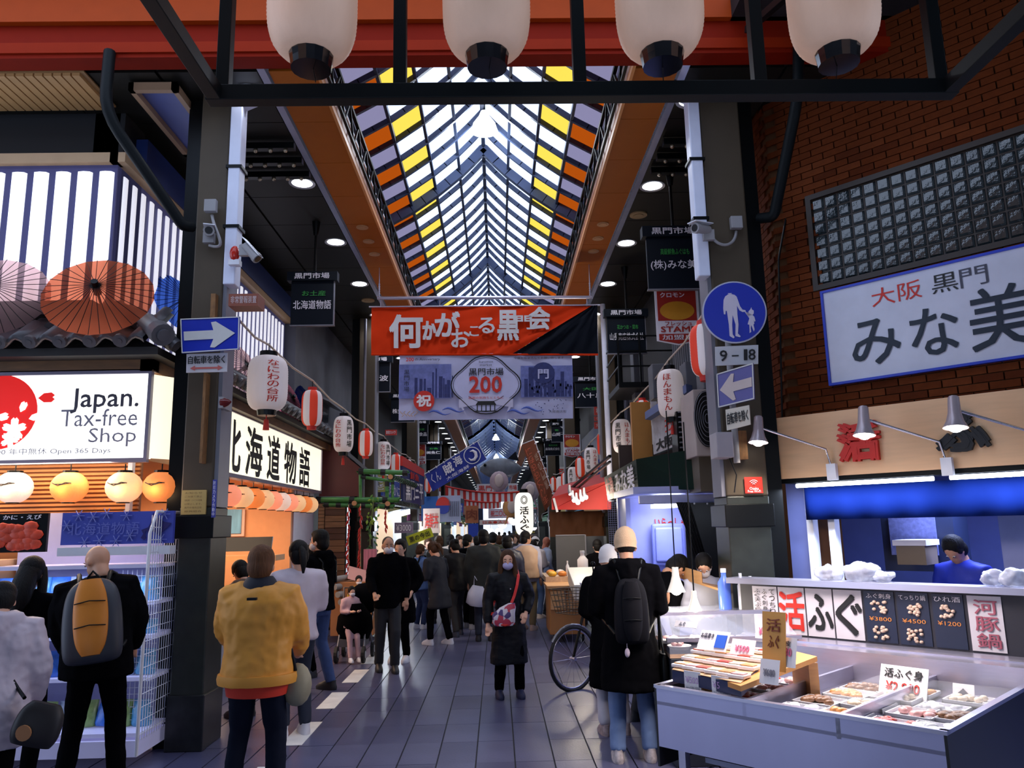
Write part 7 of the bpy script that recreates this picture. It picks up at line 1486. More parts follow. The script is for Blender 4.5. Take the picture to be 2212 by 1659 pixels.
def person(x, y, rz, H, lab, top=blackcloth, topkind='jacket', pants=darkp, shoes=None, hair=hairB, hairstyle='short', skin=SK, mask=None, hat=None, lean=0, sidelean=0, turn=0, nod=.1, arms=(None, None), feet=((-.1, 0), (.1, 0)), bulk=1.0, near=1, hem=None, hood=False, collar=None, z0=0, female=False, sit=False, folds=None):
    S = H/1.72; t = thing('person', lab, 'person', (x, y, z0)); vox = {0: .05, 1: .026, 2: .014}[near]; bvox = {0: .045, 1: .02, 2: .0095}[near]
    M0 = Mx.Translation((x, y, z0)) @ Mx.Rotation(rz, 4, 'Z') @ Mx.Scale(S, 4)
    Lr = Mx.Translation((0, 0, .92)) @ Mx.Rotation(-lean, 4, 'X') @ Mx.Rotation(sidelean, 4, 'Y') @ Mx.Translation((0, 0, -.92))
    def U(p): return M0 @ (Lr @ V(p))
    def G(p): return M0 @ V(p)
    hipw = .085; feet = [V((f[0], f[1], .0)) for f in feet]
    hips = [V((-hipw, 0, .9)), V((hipw, 0, .9))]; ank = [V((f.x, f.y-.02, .08)) for f in feet]; knees = []
    for h_, a_ in zip(hips, ank):
        m_ = (h_+a_)/2; d_ = (a_-h_).length; b = math.sqrt(max(.0, .425**2-(min(d_, .84)/2)**2)); knees.append(m_+V((0, max(.015, b*.8), .03)))
    sh = [V((-.175, 0, 1.40)), V((.175, 0, 1.40))]; AR = []
    for i, a in enumerate(arms):
        q = -1 if i == 0 else 1
        if a is None: el, wr = V((q*.245, -.02, 1.13)), V((q*.24, .06, .90))
        elif a == 'fwd': el, wr = V((q*.24, .04, 1.14)), V((q*.1, .27, 1.16))
        elif a == 'pocket': el, wr = V((q*.28, -.06, 1.15)), V((q*.2, .08, .98))
        elif a == 'belly': el, wr = V((q*.25, .02, 1.13)), V((q*.08, .2, 1.02))
        elif a == 'low': el, wr = V((q*.24, .08, 1.16)), V((q*.2, .3, 1.0))
        else: el, wr = V(a[0]), V(a[1])
        AR.append((el, wr))
    # body
    hc = Lr @ V((0, .012, 1.60)); Rh = (Mx.Rotation(-lean, 4, 'X') @ Mx.Rotation(turn, 4, 'Z') @ Mx.Rotation(-nod, 4, 'X'))
    Mh = M0 @ Mx.Translation(hc) @ Rh
    b = MB(); b.ball((0, -.008, .025), (.076, .094, .098), 16, 12, M=None)
    b.v = [Mh @ p for p in b.v]
    def hb(c, r, n=10, k=8):
        q = MB().ball(c, r, n, k); b.add([Mh @ p for p in q.v], q.f, 0, True)
    hb((0, .022, -.045), (.056, .066, .062)); hb((0, .048, -.075), (.035, .035, .026)); hb((0, .095, -.012), (.011, .018, .016)); hb((0, .086, .008), (.008, .014, .024)); hb((-.077, -.002, -.008), (.012, .02, .03)); hb((.077, -.002, -.008), (.012, .02, .03)); hb((0, .083, -.046), (.022, .012, .009))
    b.tube([Mh @ V((0, -.02, -.04)), Mh @ V((0, -.03, -.12)), U((0, -.01, 1.42))], [.056*S, .054*S, .075*S], 10)
    fw = .88 if female else 1
    b.loft([(0, 0, .84, .13, .09), (0, 0, 1.0, .12*fw, .085), (0, 0, 1.2, .14*fw, .1), (0, 0, 1.34, .16*fw, .09), (0, 0, 1.43, .09, .06)], 12, M=M0 @ Lr)
    for i in (0, 1):
        b.tube([G(hips[i]), G(knees[i]), G(ank[i])], [.08*S, .055*S, .04*S], 8); b.tube([G(ank[i]), G(ank[i]+V((0, .12, -.05)))], [.04*S, .03*S], 8)
        el, wr = AR[i]; b.tube([U(sh[i]*.92), U(el), U(wr)], [.05*S, .04*S, .027*S], 8)
        if near >= 1:
            d_ = (U(wr)-U(el)).normalized(); inward = (M0.to_3x3() @ V((-1 if i else 1, .6, 0)))
            if near == 2: hand(b, U(wr), d_, inward, S, .5)
            else: b.tube([U(wr), U(wr)+d_*.08*S, U(wr)+d_*.15*S], [.028*S, .038*S, .018*S], 8)
        else: b.ball(U(wr), .045*S, 6, 5)
    remesh(b.build('body', skin, t), bvox*S, 0, 2 if near == 2 else 1)
    # trousers
    p_ = MB(); p_.loft([(0, 0, .80, .155, .11), (0, 0, .9, .165*bulk**.5, .12), (0, 0, 1.0, .14, .1)], 12, M=M0)
    for i in (0, 1): p_.tube([G(hips[i]+V((0, 0, .02))), G(hips[i]*.5+knees[i]*.5), G(knees[i]), G(ank[i]*.6+knees[i]*.4), G(ank[i]+V((0, 0, .0)))], [.1*S, .088*S, .074*S, .066*S, .062*S], 10)
    remesh(p_.build('trousers', pants, t), vox*S, .02 if near else 0)
    for i in (0, 1):
        f = feet[i]; q = MB(); q.loft([(f.x, f.y+.04, 0.0, .047, .135), (f.x, f.y+.04, .03, .05, .14), (f.x, f.y+.025, .065, .043, .11), (f.x, f.y-.02, .1, .04, .06)], 12, M=M0, p=.85); q.build('shoe', shoes or mat('dark_shoe', (.012, .013, .02), .5), t)
    # top
    c = MB(); B = bulk; hm = hem if hem is not None else (.84 if topkind == 'jacket' else .5)
    rings = [(0, 0, hm, (.172 if hm > .7 else .21)*B, (.14 if hm > .7 else .165)*B)]
    if hm < .8: rings.append((0, 0, .8, .19*B, .15*B))
    rings += [(0, 0, .95, .168*B*fw, .13*B), (0, 0, 1.12, .16*B*fw, .125*B), (0, 0, 1.27, .19*B*fw, .13*B), (0, -.005, 1.37, .195*B*fw, .118*B), (0, -.01, 1.44, .13*B, .09*B), (0, -.01, 1.5, .075, .07)]
    # lower part follows the legs (no lean) below hip
    vs0 = len(c.v); c.loft(rings, 16, M=None); c.v = [(M0 @ (Lr @ p)) if p.z > .9 else (M0 @ p) for p in c.v]
    for i in (0, 1):
        el, wr = AR[i]; q = -1 if i == 0 else 1
        c.tube([U(V((q*.1, 0, 1.41))), U(sh[i]+V((q*.012, 0, 0))), U(sh[i]*.5+el*.5+V((q*.01, 0, 0))), U(el), U(el*.5+wr*.5), U(wr*.93+el*.07)], [.07*B*S, .078*B*S, .072*B*S, .064*B*S, .058*B*S, .046*B*S], 10)
    if hood: c.tube([U((-.1, .045, 1.46)), U((-.11, -.05, 1.47)), U((0, -.13, 1.44)), U((.11, -.05, 1.47)), U((.1, .045, 1.46))], [.035*S, .055*S, .085*S, .055*S, .035*S], 8); c.ball(U((0, -.12, 1.39)), .09*S, 8, 6)
    if collar: c.tube([U((0, -.02, 1.43)), U((0, -.02, 1.53))], [.09*S, .078*S], 12)
    remesh(c.build('jacket' if topkind == 'jacket' else 'coat', top, t), vox*S, (folds if folds is not None else .035) if near else .02)
    # hair, mask, hat
    h_ = MB()
    def ha(c_, r, n=14, k=10): q = MB().ball(c_, r, n, k); h_.add([Mh @ p for p in q.v], q.f, 0, True)
    if hairstyle in ('short', 'long', 'bun', 'pony', 'tall'):
        ha((0, -.028, .052), (.094, .1, .1)); ha((0, -.048, -.005), (.09, .078, .1)); ha((-.066, -.005, .03), (.02, .05, .05)); ha((.066, -.005, .03), (.02, .05, .05))
        if hairstyle == 'tall': ha((0, .0, .095), (.07, .085, .05))
        if hairstyle == 'short' and near == 2: ha((0, .03, .09), (.06, .05, .035))
    if hairstyle == 'long':
        for q in (-1, 1): P = [Mh @ V((q*.06, .02, .07)), Mh @ V((q*.085, .02, -.03)), Mh @ V((q*.092, .035, -.13)), Mh @ V((q*.085, .05, -.22)), Mh @ V((q*.08, .05, -.30))]; h_.tube(P, [.03*S, .036*S, .038*S, .034*S, .015*S], 8)
        P = [Mh @ V((0, -.07, .02)), Mh @ V((0, -.09, -.1)), Mh @ V((0, -.1, -.24)), Mh @ V((0, -.1, -.32))]; h_.tube(P, [.075*S, .085*S, .08*S, .04*S], 10)
    if hairstyle == 'bun': ha((0, -.12, .06), (.045, .045, .045))
    if hairstyle == 'pony': h_.tube([Mh @ V((0, -.1, .05)), Mh @ V((0, -.16, .0)), Mh @ V((0, -.17, -.12)), Mh @ V((0, -.14, -.2))], [.03*S, .035*S, .03*S, .01*S], 8)
    if hairstyle == 'crop': ha((0, -.02, .04), (.081, .092, .088)); ha((0, -.04, .0), (.078, .068, .075))
    if h_.v: o = h_.build('hair', hair, t, fix=False); (remesh(o, .012*S, .0, 2) if near == 2 else None)
    if mask:
        q = MB().ball((0, .05, -.045), (.066, .062, .05), 14, 10); m_ = MB().add([Mh @ p for p in q.v], q.f, 0, True)
        for s_ in (-1, 1): m_.tube([Mh @ V((s_*.055, .055, -.03)), Mh @ V((s_*.078, .01, -.005))], .003, 4); m_.tube([Mh @ V((s_*.055, .05, -.06)), Mh @ V((s_*.079, .0, -.03))], .003, 4)
        m_.build('face_mask', mask, t)
    if near >= 1:
        for s_ in (-1, 1):
            m_ = MB(); q = MB().ball((s_*.031, .077, .012), (.014, .011, .0065), 8, 6); m_.add([Mh @ p for p in q.v], q.f, 0, True); q = MB().ball((s_*.031, .086, .012), (.006, .004, .006), 7, 5); m_.add([Mh @ p for p in q.v], q.f, 1, True); m_.build('eye', [eyew, eyeb], t)
        if near == 2:
            m_ = MB()
            for s_ in (-1, 1): m_.tube([Mh @ V((s_*.016, .09, .033)), Mh @ V((s_*.032, .088, .038)), Mh @ V((s_*.048, .078, .033))], [.003, .004, .002], 5)
            m_.build('eyebrows', hair if hairstyle not in ('bald', 'none') else hairG, t)
    if hat:
        m_ = MB(); r_ = [(0, -.012, .015, .088, .105), (0, -.012, .035, .093, .108), (0, -.014, .06, .09, .105), (0, -.016, .1, .084, .098), (0, -.02, .135, .066, .078), (0, -.024, .158, .035, .042), (0, -.026, .166, .012, .014)]
        m_.loft([(0, -.012, -.015, .09, .108)]+r_, 20, M=Mh @ Mx.Rotation(.12, 4, 'X')); m_.build('knit_hat', hat, t)
    t['_u'] = 0; del t['_u']; return t, U, Mh, G, S
def SB(o):
    d = o.modifiers.new('s', 'SUBSURF'); d.levels = d.render_levels = 2; return o
def backpack(U, S, loc, lab, m_main, m_side=None, w=.15, h=.42, z=1.2, d=.13, panel=None, strap=None, y0=-.13, straps_back=False):
    t = thing('backpack', lab, 'backpack', loc); m_ = MB(); vs = []
    def ringM(zz, rx, ry, yy): return [(rx*math.copysign(abs(math.cos(a))**.7, math.cos(a)), yy+ry*math.copysign(abs(math.sin(a))**.7, math.sin(a)), zz) for a in [2*math.pi*i/16 for i in range(16)]]
    R_ = [ringM(z-h/2, w*.8, d*.5, y0-.05), ringM(z-h/2+.04, w, d*.62, y0-.06), ringM(z-.05, w*1.02, d*.66, y0-.07), ringM(z+h*.25, w*.95, d*.6, y0-.06), ringM(z+h*.42, w*.75, d*.45, y0-.045), ringM(z+h/2, w*.35, d*.25, y0-.03)]
    vs = [U(p) for r in R_ for p in r]; n = 16; fs = [(i*n+j, i*n+(j+1) % n, (i+1)*n+(j+1) % n, (i+1)*n+j) for i in range(5) for j in range(n)]+[tuple(range(n))[::-1], tuple(range(5*n, 6*n))]
    m_.add(vs, fs, 0, True); SB(m_.build('bag_body', m_side or m_main, t))
    m_ = MB(); q = MB().loft([(0, 0, z-h*.42, w*.3, .03), (0, 0, z-h*.3, w*.55, .05), (0, 0, z, w*.62, .06), (0, 0, z+h*.3, w*.55, .05), (0, 0, z+h*.45, w*.35, .03)], 12)
    m_.add([U((p.x, p.y+y0-d*.66-.05, p.z)) for p in q.v], q.f, 0, True); SB(m_.build('front_pocket', panel or m_main, t))
    m_ = MB()
    for s_ in (-1, 1):
        m_.tube([U((s_*w*.45, y0-.02, z+h*.42)), U((s_*.1, -.1, 1.5)), U((s_*.12, .02, 1.505)), U((s_*.13, .13, 1.36)), U((s_*.16, .13, 1.2)), U((s_*.2, .02, 1.05)), U((s_*w*.9, y0-.03, z-h*.35))], .017*S, 6)
    m_.tube([U((-.04, y0-.04, z+h/2)), U((0, y0-.04, z+h/2+.05)), U((.04, y0-.04, z+h/2))], .009, 6); m_.build('straps', strap or black, t)
    m_ = MB()
    for zz in (z+.1, z-.06): m_.tube([U((-w*.5, y0-d*.66-.085, zz)), U((0, y0-d*.66-.115, zz+.008)), U((w*.5, y0-d*.66-.085, zz))], .004, 5)
    m_.build('zips', black, t); return t
def at(px, hy, Y): p = onY(px, hy, Y); return p.x, p.z
PIx = math.pi
maskB = mat('blue_white_mask', (.5, .5, .85), .6); maskW = mat('white_mask', (.72, .7, .75), .6); whiteshoe = mat('white_shoe', (.7, .7, .78), .5); dkshoe = mat('dark_shoe', (.012, .013, .02), .5)
# 1 woman in the long quilted coat
x, H = at(1092, 1192, 8.78); quilt = mat('black_quilted_nylon', (.005, .006, .010), .6, var=.4, scale=3, spec=.25, bump=.8, bscale=9, stretch=(1, 1, 2.5))
pw, U, Mh, G, S = person(x+.02, 8.78, PIx+.18, H, 'woman in long black quilted coat and pale mask standing mid-aisle, facing the viewer', quilt, 'coat', blackcloth, mat('navy_slipper', (.01, .015, .06), .6), hairBr, 'long', SK, maskB, near=2, hem=.4, bulk=1.12, turn=-.18, nod=.05, female=True, arms=('pocket', ((.25, -.02, 1.13), (.27, .07, .86))), feet=((-.12, .02), (.13, -.02)), collar=True, folds=.03)
m_ = MB()
for k in range(5): p = U((.0+.004*k, .155, 1.28-.2*k)); m_.ball(p, .009, 6, 4)
m_.build('snap_buttons', steel, pw)
t = thing('shoulder_bag', 'pink patterned bag on a red strap worn by the woman in the middle', 'bag', G((.1, .2, 1.0))); m_ = MB(); q = MB().loft([(.10, 0, .86, .11, .05), (.10, 0, .9, .14, .06), (.10, 0, 1.0, .14, .06), (.05, 0, 1.07, .10, .04), (.0, 0, 1.12, .04, .02)], 16, p=.8)
pat = mat('pattern_bag', (.7, .45, .5), .5)
_n = pat.node_tree; _b = _n.nodes['Principled BSDF']; vo = _n.nodes.new('ShaderNodeTexVoronoi'); vo.inputs['Scale'].default_value = 22; cr = _n.nodes.new('ShaderNodeValToRGB'); cr.color_ramp.interpolation = 'CONSTANT'; cr.color_ramp.elements[0].color = (.75, .7, .78, 1); cr.color_ramp.elements[1].position = .55; cr.color_ramp.elements[1].color = (.55, .05, .1, 1); e_ = cr.color_ramp.elements.new(.75); e_.color = (.08, .05, .2, 1)
_tc = _n.nodes.new('ShaderNodeTexCoord'); _n.links.new(_tc.outputs['Object'], vo.inputs['Vector']); _n.links.new(vo.outputs['Color'], cr.inputs[0]); _n.links.new(cr.outputs[0], _b.inputs['Base Color'])
m_.add([U((p.x, p.y+.21, p.z)) for p in q.v], q.f, 0, True); m_.build('bag_body', pat, t); MB().tube([U((.24, .2, .9)), U((.1, .275, .87)), U((-.03, .2, .88))], .012, 6).build('red_piping', red_i, t)
m_ = MB(); P = [U((.0, .2, 1.12)), U((-.04, .18, 1.2)), U((-.08, .165, 1.32)), U((-.11, .12, 1.43)), U((-.12, .0, 1.49)), U((-.05, -.13, 1.4)), U((.15, -.16, 1.1)), U((.24, .0, .98)), U((.22, .16, 1.0))]
def strapf(mb, P, w_, side):
    for a, b_ in zip(P, P[1:]): mb.bar(a, b_+(b_-a)*.06, w_, .006, upv=side)
strapf(m_, P, .03, (0, -1, .2)); m_.build('red_strap', mat('red_strap', (.7, .02, .02), .5), t)
# 2 person in beanie and long black coat with backpack
x, H = at(1350, 1150, 6.4); beige = mat('beige_knit', (.62, .42, .26), .85, bump=.4, bscale=120)
pm_, U, Mh, G, S = person(x, 6.4, -.05, H, 'person in cream knit beanie and long black coat seen from behind, light jeans', blackcloth, 'coat', jeansL, mat('colour_sneaker', (.6, .5, .5), .6, var=.8, scale=30), hairB, 'crop', SK2, None, beige, near=2, hem=.52, bulk=1.2, hood=True, nod=.35, arms=('belly', 'belly'), feet=((-.13, 0), (.12, .02)), folds=.03)
backpack(U, S, G((0, -.3, 1.1)), 'small dull black backpack worn over the long black coat', mat('dull_black_bag', (.005, .005, .008), .8, spec=.15), None, .135, .5, 1.13, .12)
t = thing('bag_charm', 'tiny pale charm hanging below the black backpack', 'charm', G((.0, -.3, .85))); m_ = MB(); p = U((-.05, -.24, .83)); m_.ball(p, (.02, .012, .035), 8, 6).tube([p, p+V((0, 0, .09))], .003, 4); m_.build('charm', mat('charm_pale', (.6, .5, .6), .5), t)
t = thing('tote_bag', 'black shoulder bag hanging at the right side of the person in the beanie', 'bag', G((.25, 0, .7))); m_ = MB().loft([(0, 0, .55, .03, .12), (0, 0, .6, .05, .14), (0, 0, .75, .045, .13), (0, 0, .8, .02, .12)], 12, M=Mx.Translation(G((.24, -.02, 0)))); m_.build('bag', black, t); MB().tube([G((.24, -.1, .8)), G((.23, -.02, 1.1)), G((.24, .08, .8))], .01, 6).build('handle', black, t)
# 3 yellow jacket
x, H = at(566, 1186, 5.45); ylw = mat('mustard_nylon', (.72, .31, .035), .55, var=.08)
py_, U, Mh, G, S = person(x, 5.45, .02, H, 'man in mustard yellow jacket and dark trousers seen from behind, left foreground', ylw, 'jacket', mat('navy_trousers', (.008, .011, .024), .9, spec=.1), dkshoe, mat('light_brown_hair', (.11, .045, .018), .6, spec=.2, var=.6, scale=60, stretch=(1, 1, .1), bump=.6, bscale=120), 'short', SK2, None, near=2, hem=.83, bulk=1.42, arms=('low', 'low'), feet=((-.16, 0), (.15, 0)), nod=.12, folds=.035)
m_ = MB(); m_.loft([(0, -.01, 1.43, .12, .10), (0, -.01, 1.47, .125, .105), (0, -.012, 1.51, .105, .09), (0, -.012, 1.535, .085, .075)], 20, M=None); m_.v = [U(p) for p in m_.v]; m_.build('navy_collar', mat('navy_collar', (.008, .01, .022), .7), py_)
m_ = MB().loft([(0, 0, .76, .2, .16), (0, 0, .86, .22, .17)], 18, M=Mx.Translation((x, 5.45, 0)) @ Mx.Scale(S, 4)); m_.build('red_shirt_hem', mat('red_shirt', (.6, .03, .01), .7), py_)
m_ = MB().loft([(0, 0, .835, .262, .2), (0, 0, .87, .268, .205), (0, 0, .9, .262, .2)], 24, M=Mx.Translation((x, 5.45, 0)) @ Mx.Scale(S, 4)); m_.build('ribbed_waistband', ylw, py_); p = U((0, -.19, 1.40)); MB().box(p.x-.03, p.x+.03, p.y-.02, p.y+.01, p.z-.008, p.z+.008).build('collar_tag', navy, py_)
t = thing('sling_bag', 'pale olive soft bag hanging at the right hip of the man in yellow', 'bag', G((.25, .05, .75))); m_ = MB().ball(G((.25, .08, .8)), (.1, .09, .14), 12, 8); o = m_.build('bag', mat('olive_bag', (.3, .27, .18), .6, var=.5), t); MB().tube([G((.25, .02, .9)), G((.22, .0, 1.05))], .012, 6).build('handle', black, t)
# 4 bald man with orange backpack
x, H = at(222, 1178, 5.85)
pb_, U, Mh, G, S = person(x+.02, 5.85, .32, 1.74, 'bald man in black jacket bending towards the shelves with an orange and black backpack', blackcloth, 'jacket', blackcloth, dkshoe, hairG, 'bald', SK2, None, near=2, hem=.8, bulk=1.4, lean=.22, sidelean=-.1, turn=.8, nod=.35, arms=('low', 'low'), feet=((-.16, 0), (.17, .05)), folds=.03)
backpack(U, S, G((0, -.3, 1.1)), 'orange and charcoal hiking backpack on the bald man', mat('orange_nylon', (.72, .24, .02), .5, var=.15), mat('charcoal_nylon', (.03, .035, .05), .5), .19, .58, 1.16, .16, mat('orange_nylon', (.72, .24, .02), .5), y0=-.16)
# 5 white jacket at the left edge
x, _ = at(20, 1300, 5.15); wpuf = mat('lilac_white_down', (.6, .52, .6), .5, var=.15)
pl5, U, Mh, G, S = person(x-.02, 5.1, .5, 1.50, 'dark-haired person in white quilted jacket at the left edge', wpuf, 'jacket', blackcloth, dkshoe, hairB, 'short', SK, None, near=2, hem=.62, bulk=1.42, hood=True, lean=.15, nod=.5, arms=('low', ((.27, .0, 1.1), (.24, .2, .9))), folds=.05)
t = thing('handbag', 'black leather handbag with tan round patch hanging beside the white jacket', 'bag', G((.3, .1, .6))); c = onY(85, 1560, 5.0); m_ = MB().loft([(0, 0, -.13, .11, .05), (0, 0, -.08, .14, .07), (0, 0, .06, .13, .06), (0, 0, .11, .08, .03)], 16, M=Mx.Translation(c) @ Mx.Rotation(.4, 4, 'Z') @ Mx.Rotation(.3, 4, 'Y'), p=.8); SB(m_.build('bag_body', mat('gloss_black_leather', (.01, .008, .01), .5), t)); m_ = MB().disc(c+V((-.04, -.08, -.04)), (0, -1, 0), .045, 16, .01); m_.build('tan_patch', mat('tan_patch', (.45, .2, .08), .5), t); MB().tube([c+V((-.1, 0, .14)), U((.15, -.13, 1.0)), U((-.1, -.12, 1.42))], .012, 6).build('strap', black, t)
# 6 long black hair behind
x, H = at(68, 1212, 6.0); person(x-.05, 6.1, .1, 1.62, 'long black-haired shopper between the white jacket and the bald man', blackcloth, 'jacket', blackcloth, dkshoe, hairB, 'long', SK, None, near=1, female=True, nod=.4, arms=('fwd', 'fwd'))
# 7 man in black hoodie with jeans
p = onZ(683, 1484, 0); x, H = at(700, 1152, 9.35)
p7, U, Mh, G, S = person(x-.05, 9.35, 1.15, H+.02, 'man in black hooded jacket and blue jeans with white mask looking left beside the shop', blackcloth, 'jacket', jeans, mat('black_sneaker', (.01, .01, .014), .5), hairB, 'tall', SK, maskW, near=2, hem=.86, bulk=1.22, hood=True, turn=.2, nod=.05, arms=('fwd', 'fwd'), feet=((-.12, .1), (.13, -.08)))
m_ = MB()
for s_ in (-1, 1): m_.tube([U((s_*.12, .1, 1.36)), U((s_*.12, -.02, 1.49)), U((s_*.12, -.14, 1.38)), U((s_*.13, -.14, 1.15))], .014, 6)
m_.build('bag_straps', black, p7)
# lady behind him
x, H = at(668, 1182, 10.2); person(x, 10.25, 2.4, H, 'woman with white mask half hidden behind the man in jeans', mat('pale_coat', (.45, .42, .5), .7), 'jacket', blackcloth, dkshoe, hairB, 'bun', SK, maskW, near=1, female=True)
# 8 older man with mask
x, H = at(842, 1160, 10.5)
p8, U, Mh, G, S = person(-1.45, 10.5, PIx+.25, H, 'older man with cropped grey hair, white mask and black jacket walking towards the viewer', blackcloth, 'jacket', mat('charcoal_trousers', (.018, .019, .024), .8), dkshoe, mat('grey_hair', (.05, .045, .045), .6, spec=.2), 'crop', SK2, maskW, near=2, hem=.8, bulk=1.1, hood=True, turn=.05, arms=(None, 'low'), feet=((-.09, .1), (.1, -.08)))
# 9 companion behind
p = onZ(884, 1425, 0); x, H = at(868, 1168, 11.2); person(x-.02, 11.2, PIx-.2, H, 'black-coated person with black bag just behind the older man, white shoes', blackcloth, 'coat', blackcloth, whiteshoe, hairB, 'tall', SK, None, near=1, hem=.55, bulk=1.15, arms=('pocket', None))
# 10 denim jacket
p = onZ(908, 1358, 0); x, H = at(912, 1178, p.y); p10, U, Mh, G, S = person(p.x, p.y, -.75, H, 'short-haired person in light blue denim jacket with a cross strap', mat('denim_jacket', (.10, .2, .48), .8, var=.2, scale=12), 'jacket', mat('navy_jeans', (.015, .03, .1), .8), whiteshoe, hairBr, 'short', SK, None, near=1, hem=.8, bulk=1.1, nod=.3, arms=('fwd', 'fwd'))
MB().tube([U((-.15, -.12, 1.42)), U((0, -.15, 1.2)), U((.17, -.1, .98))], .014, 6).build('cross_strap', black, p10)
backpack(U, S, G((-.2, -.25, 1.1)), 'black rucksack between the denim jacket and the older man', mat('dull_black_bag', (.005, .005, .008), .8, spec=.15), None, .14, .42, 1.12, .12)
# 11 bent couple
p = onZ(962, 1392, 0); x, H = at(945, 1178, p.y); person(p.x-.08, p.y, .9, H+.05, 'person in long black coat with white sneakers bending towards the left stalls', mat('navy_black_wool', (.009, .01, .018), .85), 'coat', blackcloth, whiteshoe, hairBr, 'pony', SK, None, near=1, hem=.6, bulk=1.15, lean=.22, nod=.4, female=True, arms=('fwd', 'fwd'), feet=((-.14, .12), (.12, -.1)))
p = onZ(992, 1376, 0); person(p.x-.02, p.y+.15, .7, 1.58, 'person in black down jacket and dark sneakers right behind the bending woman', blackdown, 'jacket', darkp, mat('navy_white_sneaker', (.03, .04, .08), .5), hairB, 'bun', SK, None, near=1, hem=.8, bulk=1.2, lean=.15, nod=.3, arms=('fwd', 'fwd'), feet=((-.14, -.1), (.12, .12)))
# 13 broad man with white bag
x, H = at(1044, 1147, 13.0); p13, U, Mh, G, S = person(x, 13.0, .05, H, 'broad man in dark green-black jacket seen from behind, carrying a white plastic bag', mat('green_black_jacket', (.014, .016, .014), .8), 'jacket', mat('dark_jeans', (.012, .018, .04), .8), dkshoe, hairB, 'short', SK2, None, near=1, hem=.8, bulk=1.4, nod=.1)
t = thing('plastic_bag', 'white plastic shopping bag in the hand of the broad man', 'bag', onY(1032, 1280, 12.9)); c = onY(1032, 1282, 12.85); o = MB().loft([(0, 0, -.2, .1, .08), (0, 0, -.16, .17, .1), (0, 0, .0, .16, .09), (.0, 0, .12, .1, .05)], 14, M=Mx.Translation(c) @ Mx.Rotation(.15, 4, 'Y')).build('bag', mat('bag_white', (.6, .6, .72), .4), t); MB().tube([c+V((-.06, 0, .1)), c+V((-.05, 0, .27)), c+V((.06, 0, .1))], .01, 5).build('handles', mat('bag_white', (.6, .6, .72), .4), t)
x, H = at(1014, 1157, 14.6); person(x-.02, 14.6, -.4, H, 'slim person in black with grey sneakers walking left of the broad man', blackcloth, 'jacket', blackcloth, mat('grey_sneaker', (.25, .25, .3), .6), hairB, 'short', SK, maskW, near=1, turn=-.9, bulk=1.1, feet=((-.1, .1), (.1, -.1)))
x, H = at(1092, 1160, 13.6); person(x+.02, 13.6, .1, H, 'person in navy down jacket walking away behind the woman in the middle', mat('navy_down', (.02, .024, .05), .45), 'jacket', darkp, dkshoe, hairB, 'short', SK, None, near=1, bulk=1.35, hood=True)
# 15 grey hoodie with tan vest
x, H = at(1136, 1150, 14.2); person(x, 14.2, -.5, H, 'man in pale grey hoodie under a tan vest and khaki trousers, looking right', mat('grey_hoodie', (.38, .38, .48), .8), 'jacket', mat('khaki_cloth', (.2, .14, .07), .8), mat('tan_shoe', (.5, .35, .3), .6), hairB, 'short', SK2, None, near=1, bulk=1.2, hood=True, turn=-.7)
p = onY(1137, 1215, 14.1); t = MB().loft([(0, 0, -.28, .24, .16), (0, 0, .0, .25, .17), (0, 0, .2, .24, .15), (0, 0, .3, .1, .1)], 14, M=Mx.Translation(p)).build('padded_vest', mat('tan_vest', (.5, .33, .22), .6), loc=p); remesh(t, .03, .03); tag(t, 'tan padded vest over the grey hoodie', 'vest')
# 16 white fluffy jacket
p = onZ(1160, 1335, 0); x, H = at(1158, 1163, p.y); person(p.x, p.y, -.85, H, 'long-haired woman in white fleece jacket and white beret with flared jeans', mat('white_fleece', (.62, .55, .55), .9, bump=.6, bscale=60), 'jacket', mat('mid_jeans', (.07, .12, .25), .8), mat('white_boot', (.65, .55, .5), .6), hairB, 'long', SK, None, mat('white_knit', (.68, .66, .68), .9), near=1, female=True, hem=.86, bulk=1.3, nod=.35, arms=('fwd', 'fwd'))
x, H = at(1179, 1160, 16.5); person(x, 16.5, -1.3, H, 'bald man in profile right of the white beret', mat('pale_blue_shirt', (.3, .35, .5), .7), 'jacket', darkp, dkshoe, hairG, 'bald', mat('ruddy_skin', (.5, .16, .09), .5), None, near=1, nod=.3)
# 19 stall worker
x, H = at(1289, 1168, 14.2); person(x, 14.2, .3, H, 'stall worker in black behind the counter under the red awning', blackcloth, 'jacket', darkp, dkshoe, hairB, 'short', SK, None, near=1)
# 20 white hooded companion, behind the beanie person
x, H = at(1300, 1186, 7.15); person(x+.06, 7.2, .15, H, 'companion with white hood and black coat behind the person in the beanie', blackcloth, 'coat', mat('white_socks', (.6, .58, .66), .8), mat('colour_sneaker2', (.4, .3, .3), .6, var=.8, scale=30), hairB, 'none', SK, None, mat('white_knit', (.68, .66, .68), .9), near=1, hem=.42, bulk=1.15, nod=.2, arms=('belly', 'belly'))
# 21 man leaning over the case; 22 worker in white
person(1.32, 7.55, -1.15, 1.66, 'dark-haired man bending low over the glass case behind the beanie person', blackcloth, 'jacket', darkp, dkshoe, hairB, 'short', SK2, None, near=2, lean=.75, nod=.3, arms=('low', 'low'))
x, H = at(1532, 1290, 7.6); person(x, 7.7, PIx-.3, 1.5, 'fish seller in white coat and dark cap behind the glass case', mat('seller_white', (.6, .62, .75), .6), 'jacket', mat('seller_white2', (.5, .52, .65), .6), dkshoe, hairB, 'short', SK, maskW, near=1, lean=.2, nod=.5, arms=('fwd', 'fwd'))
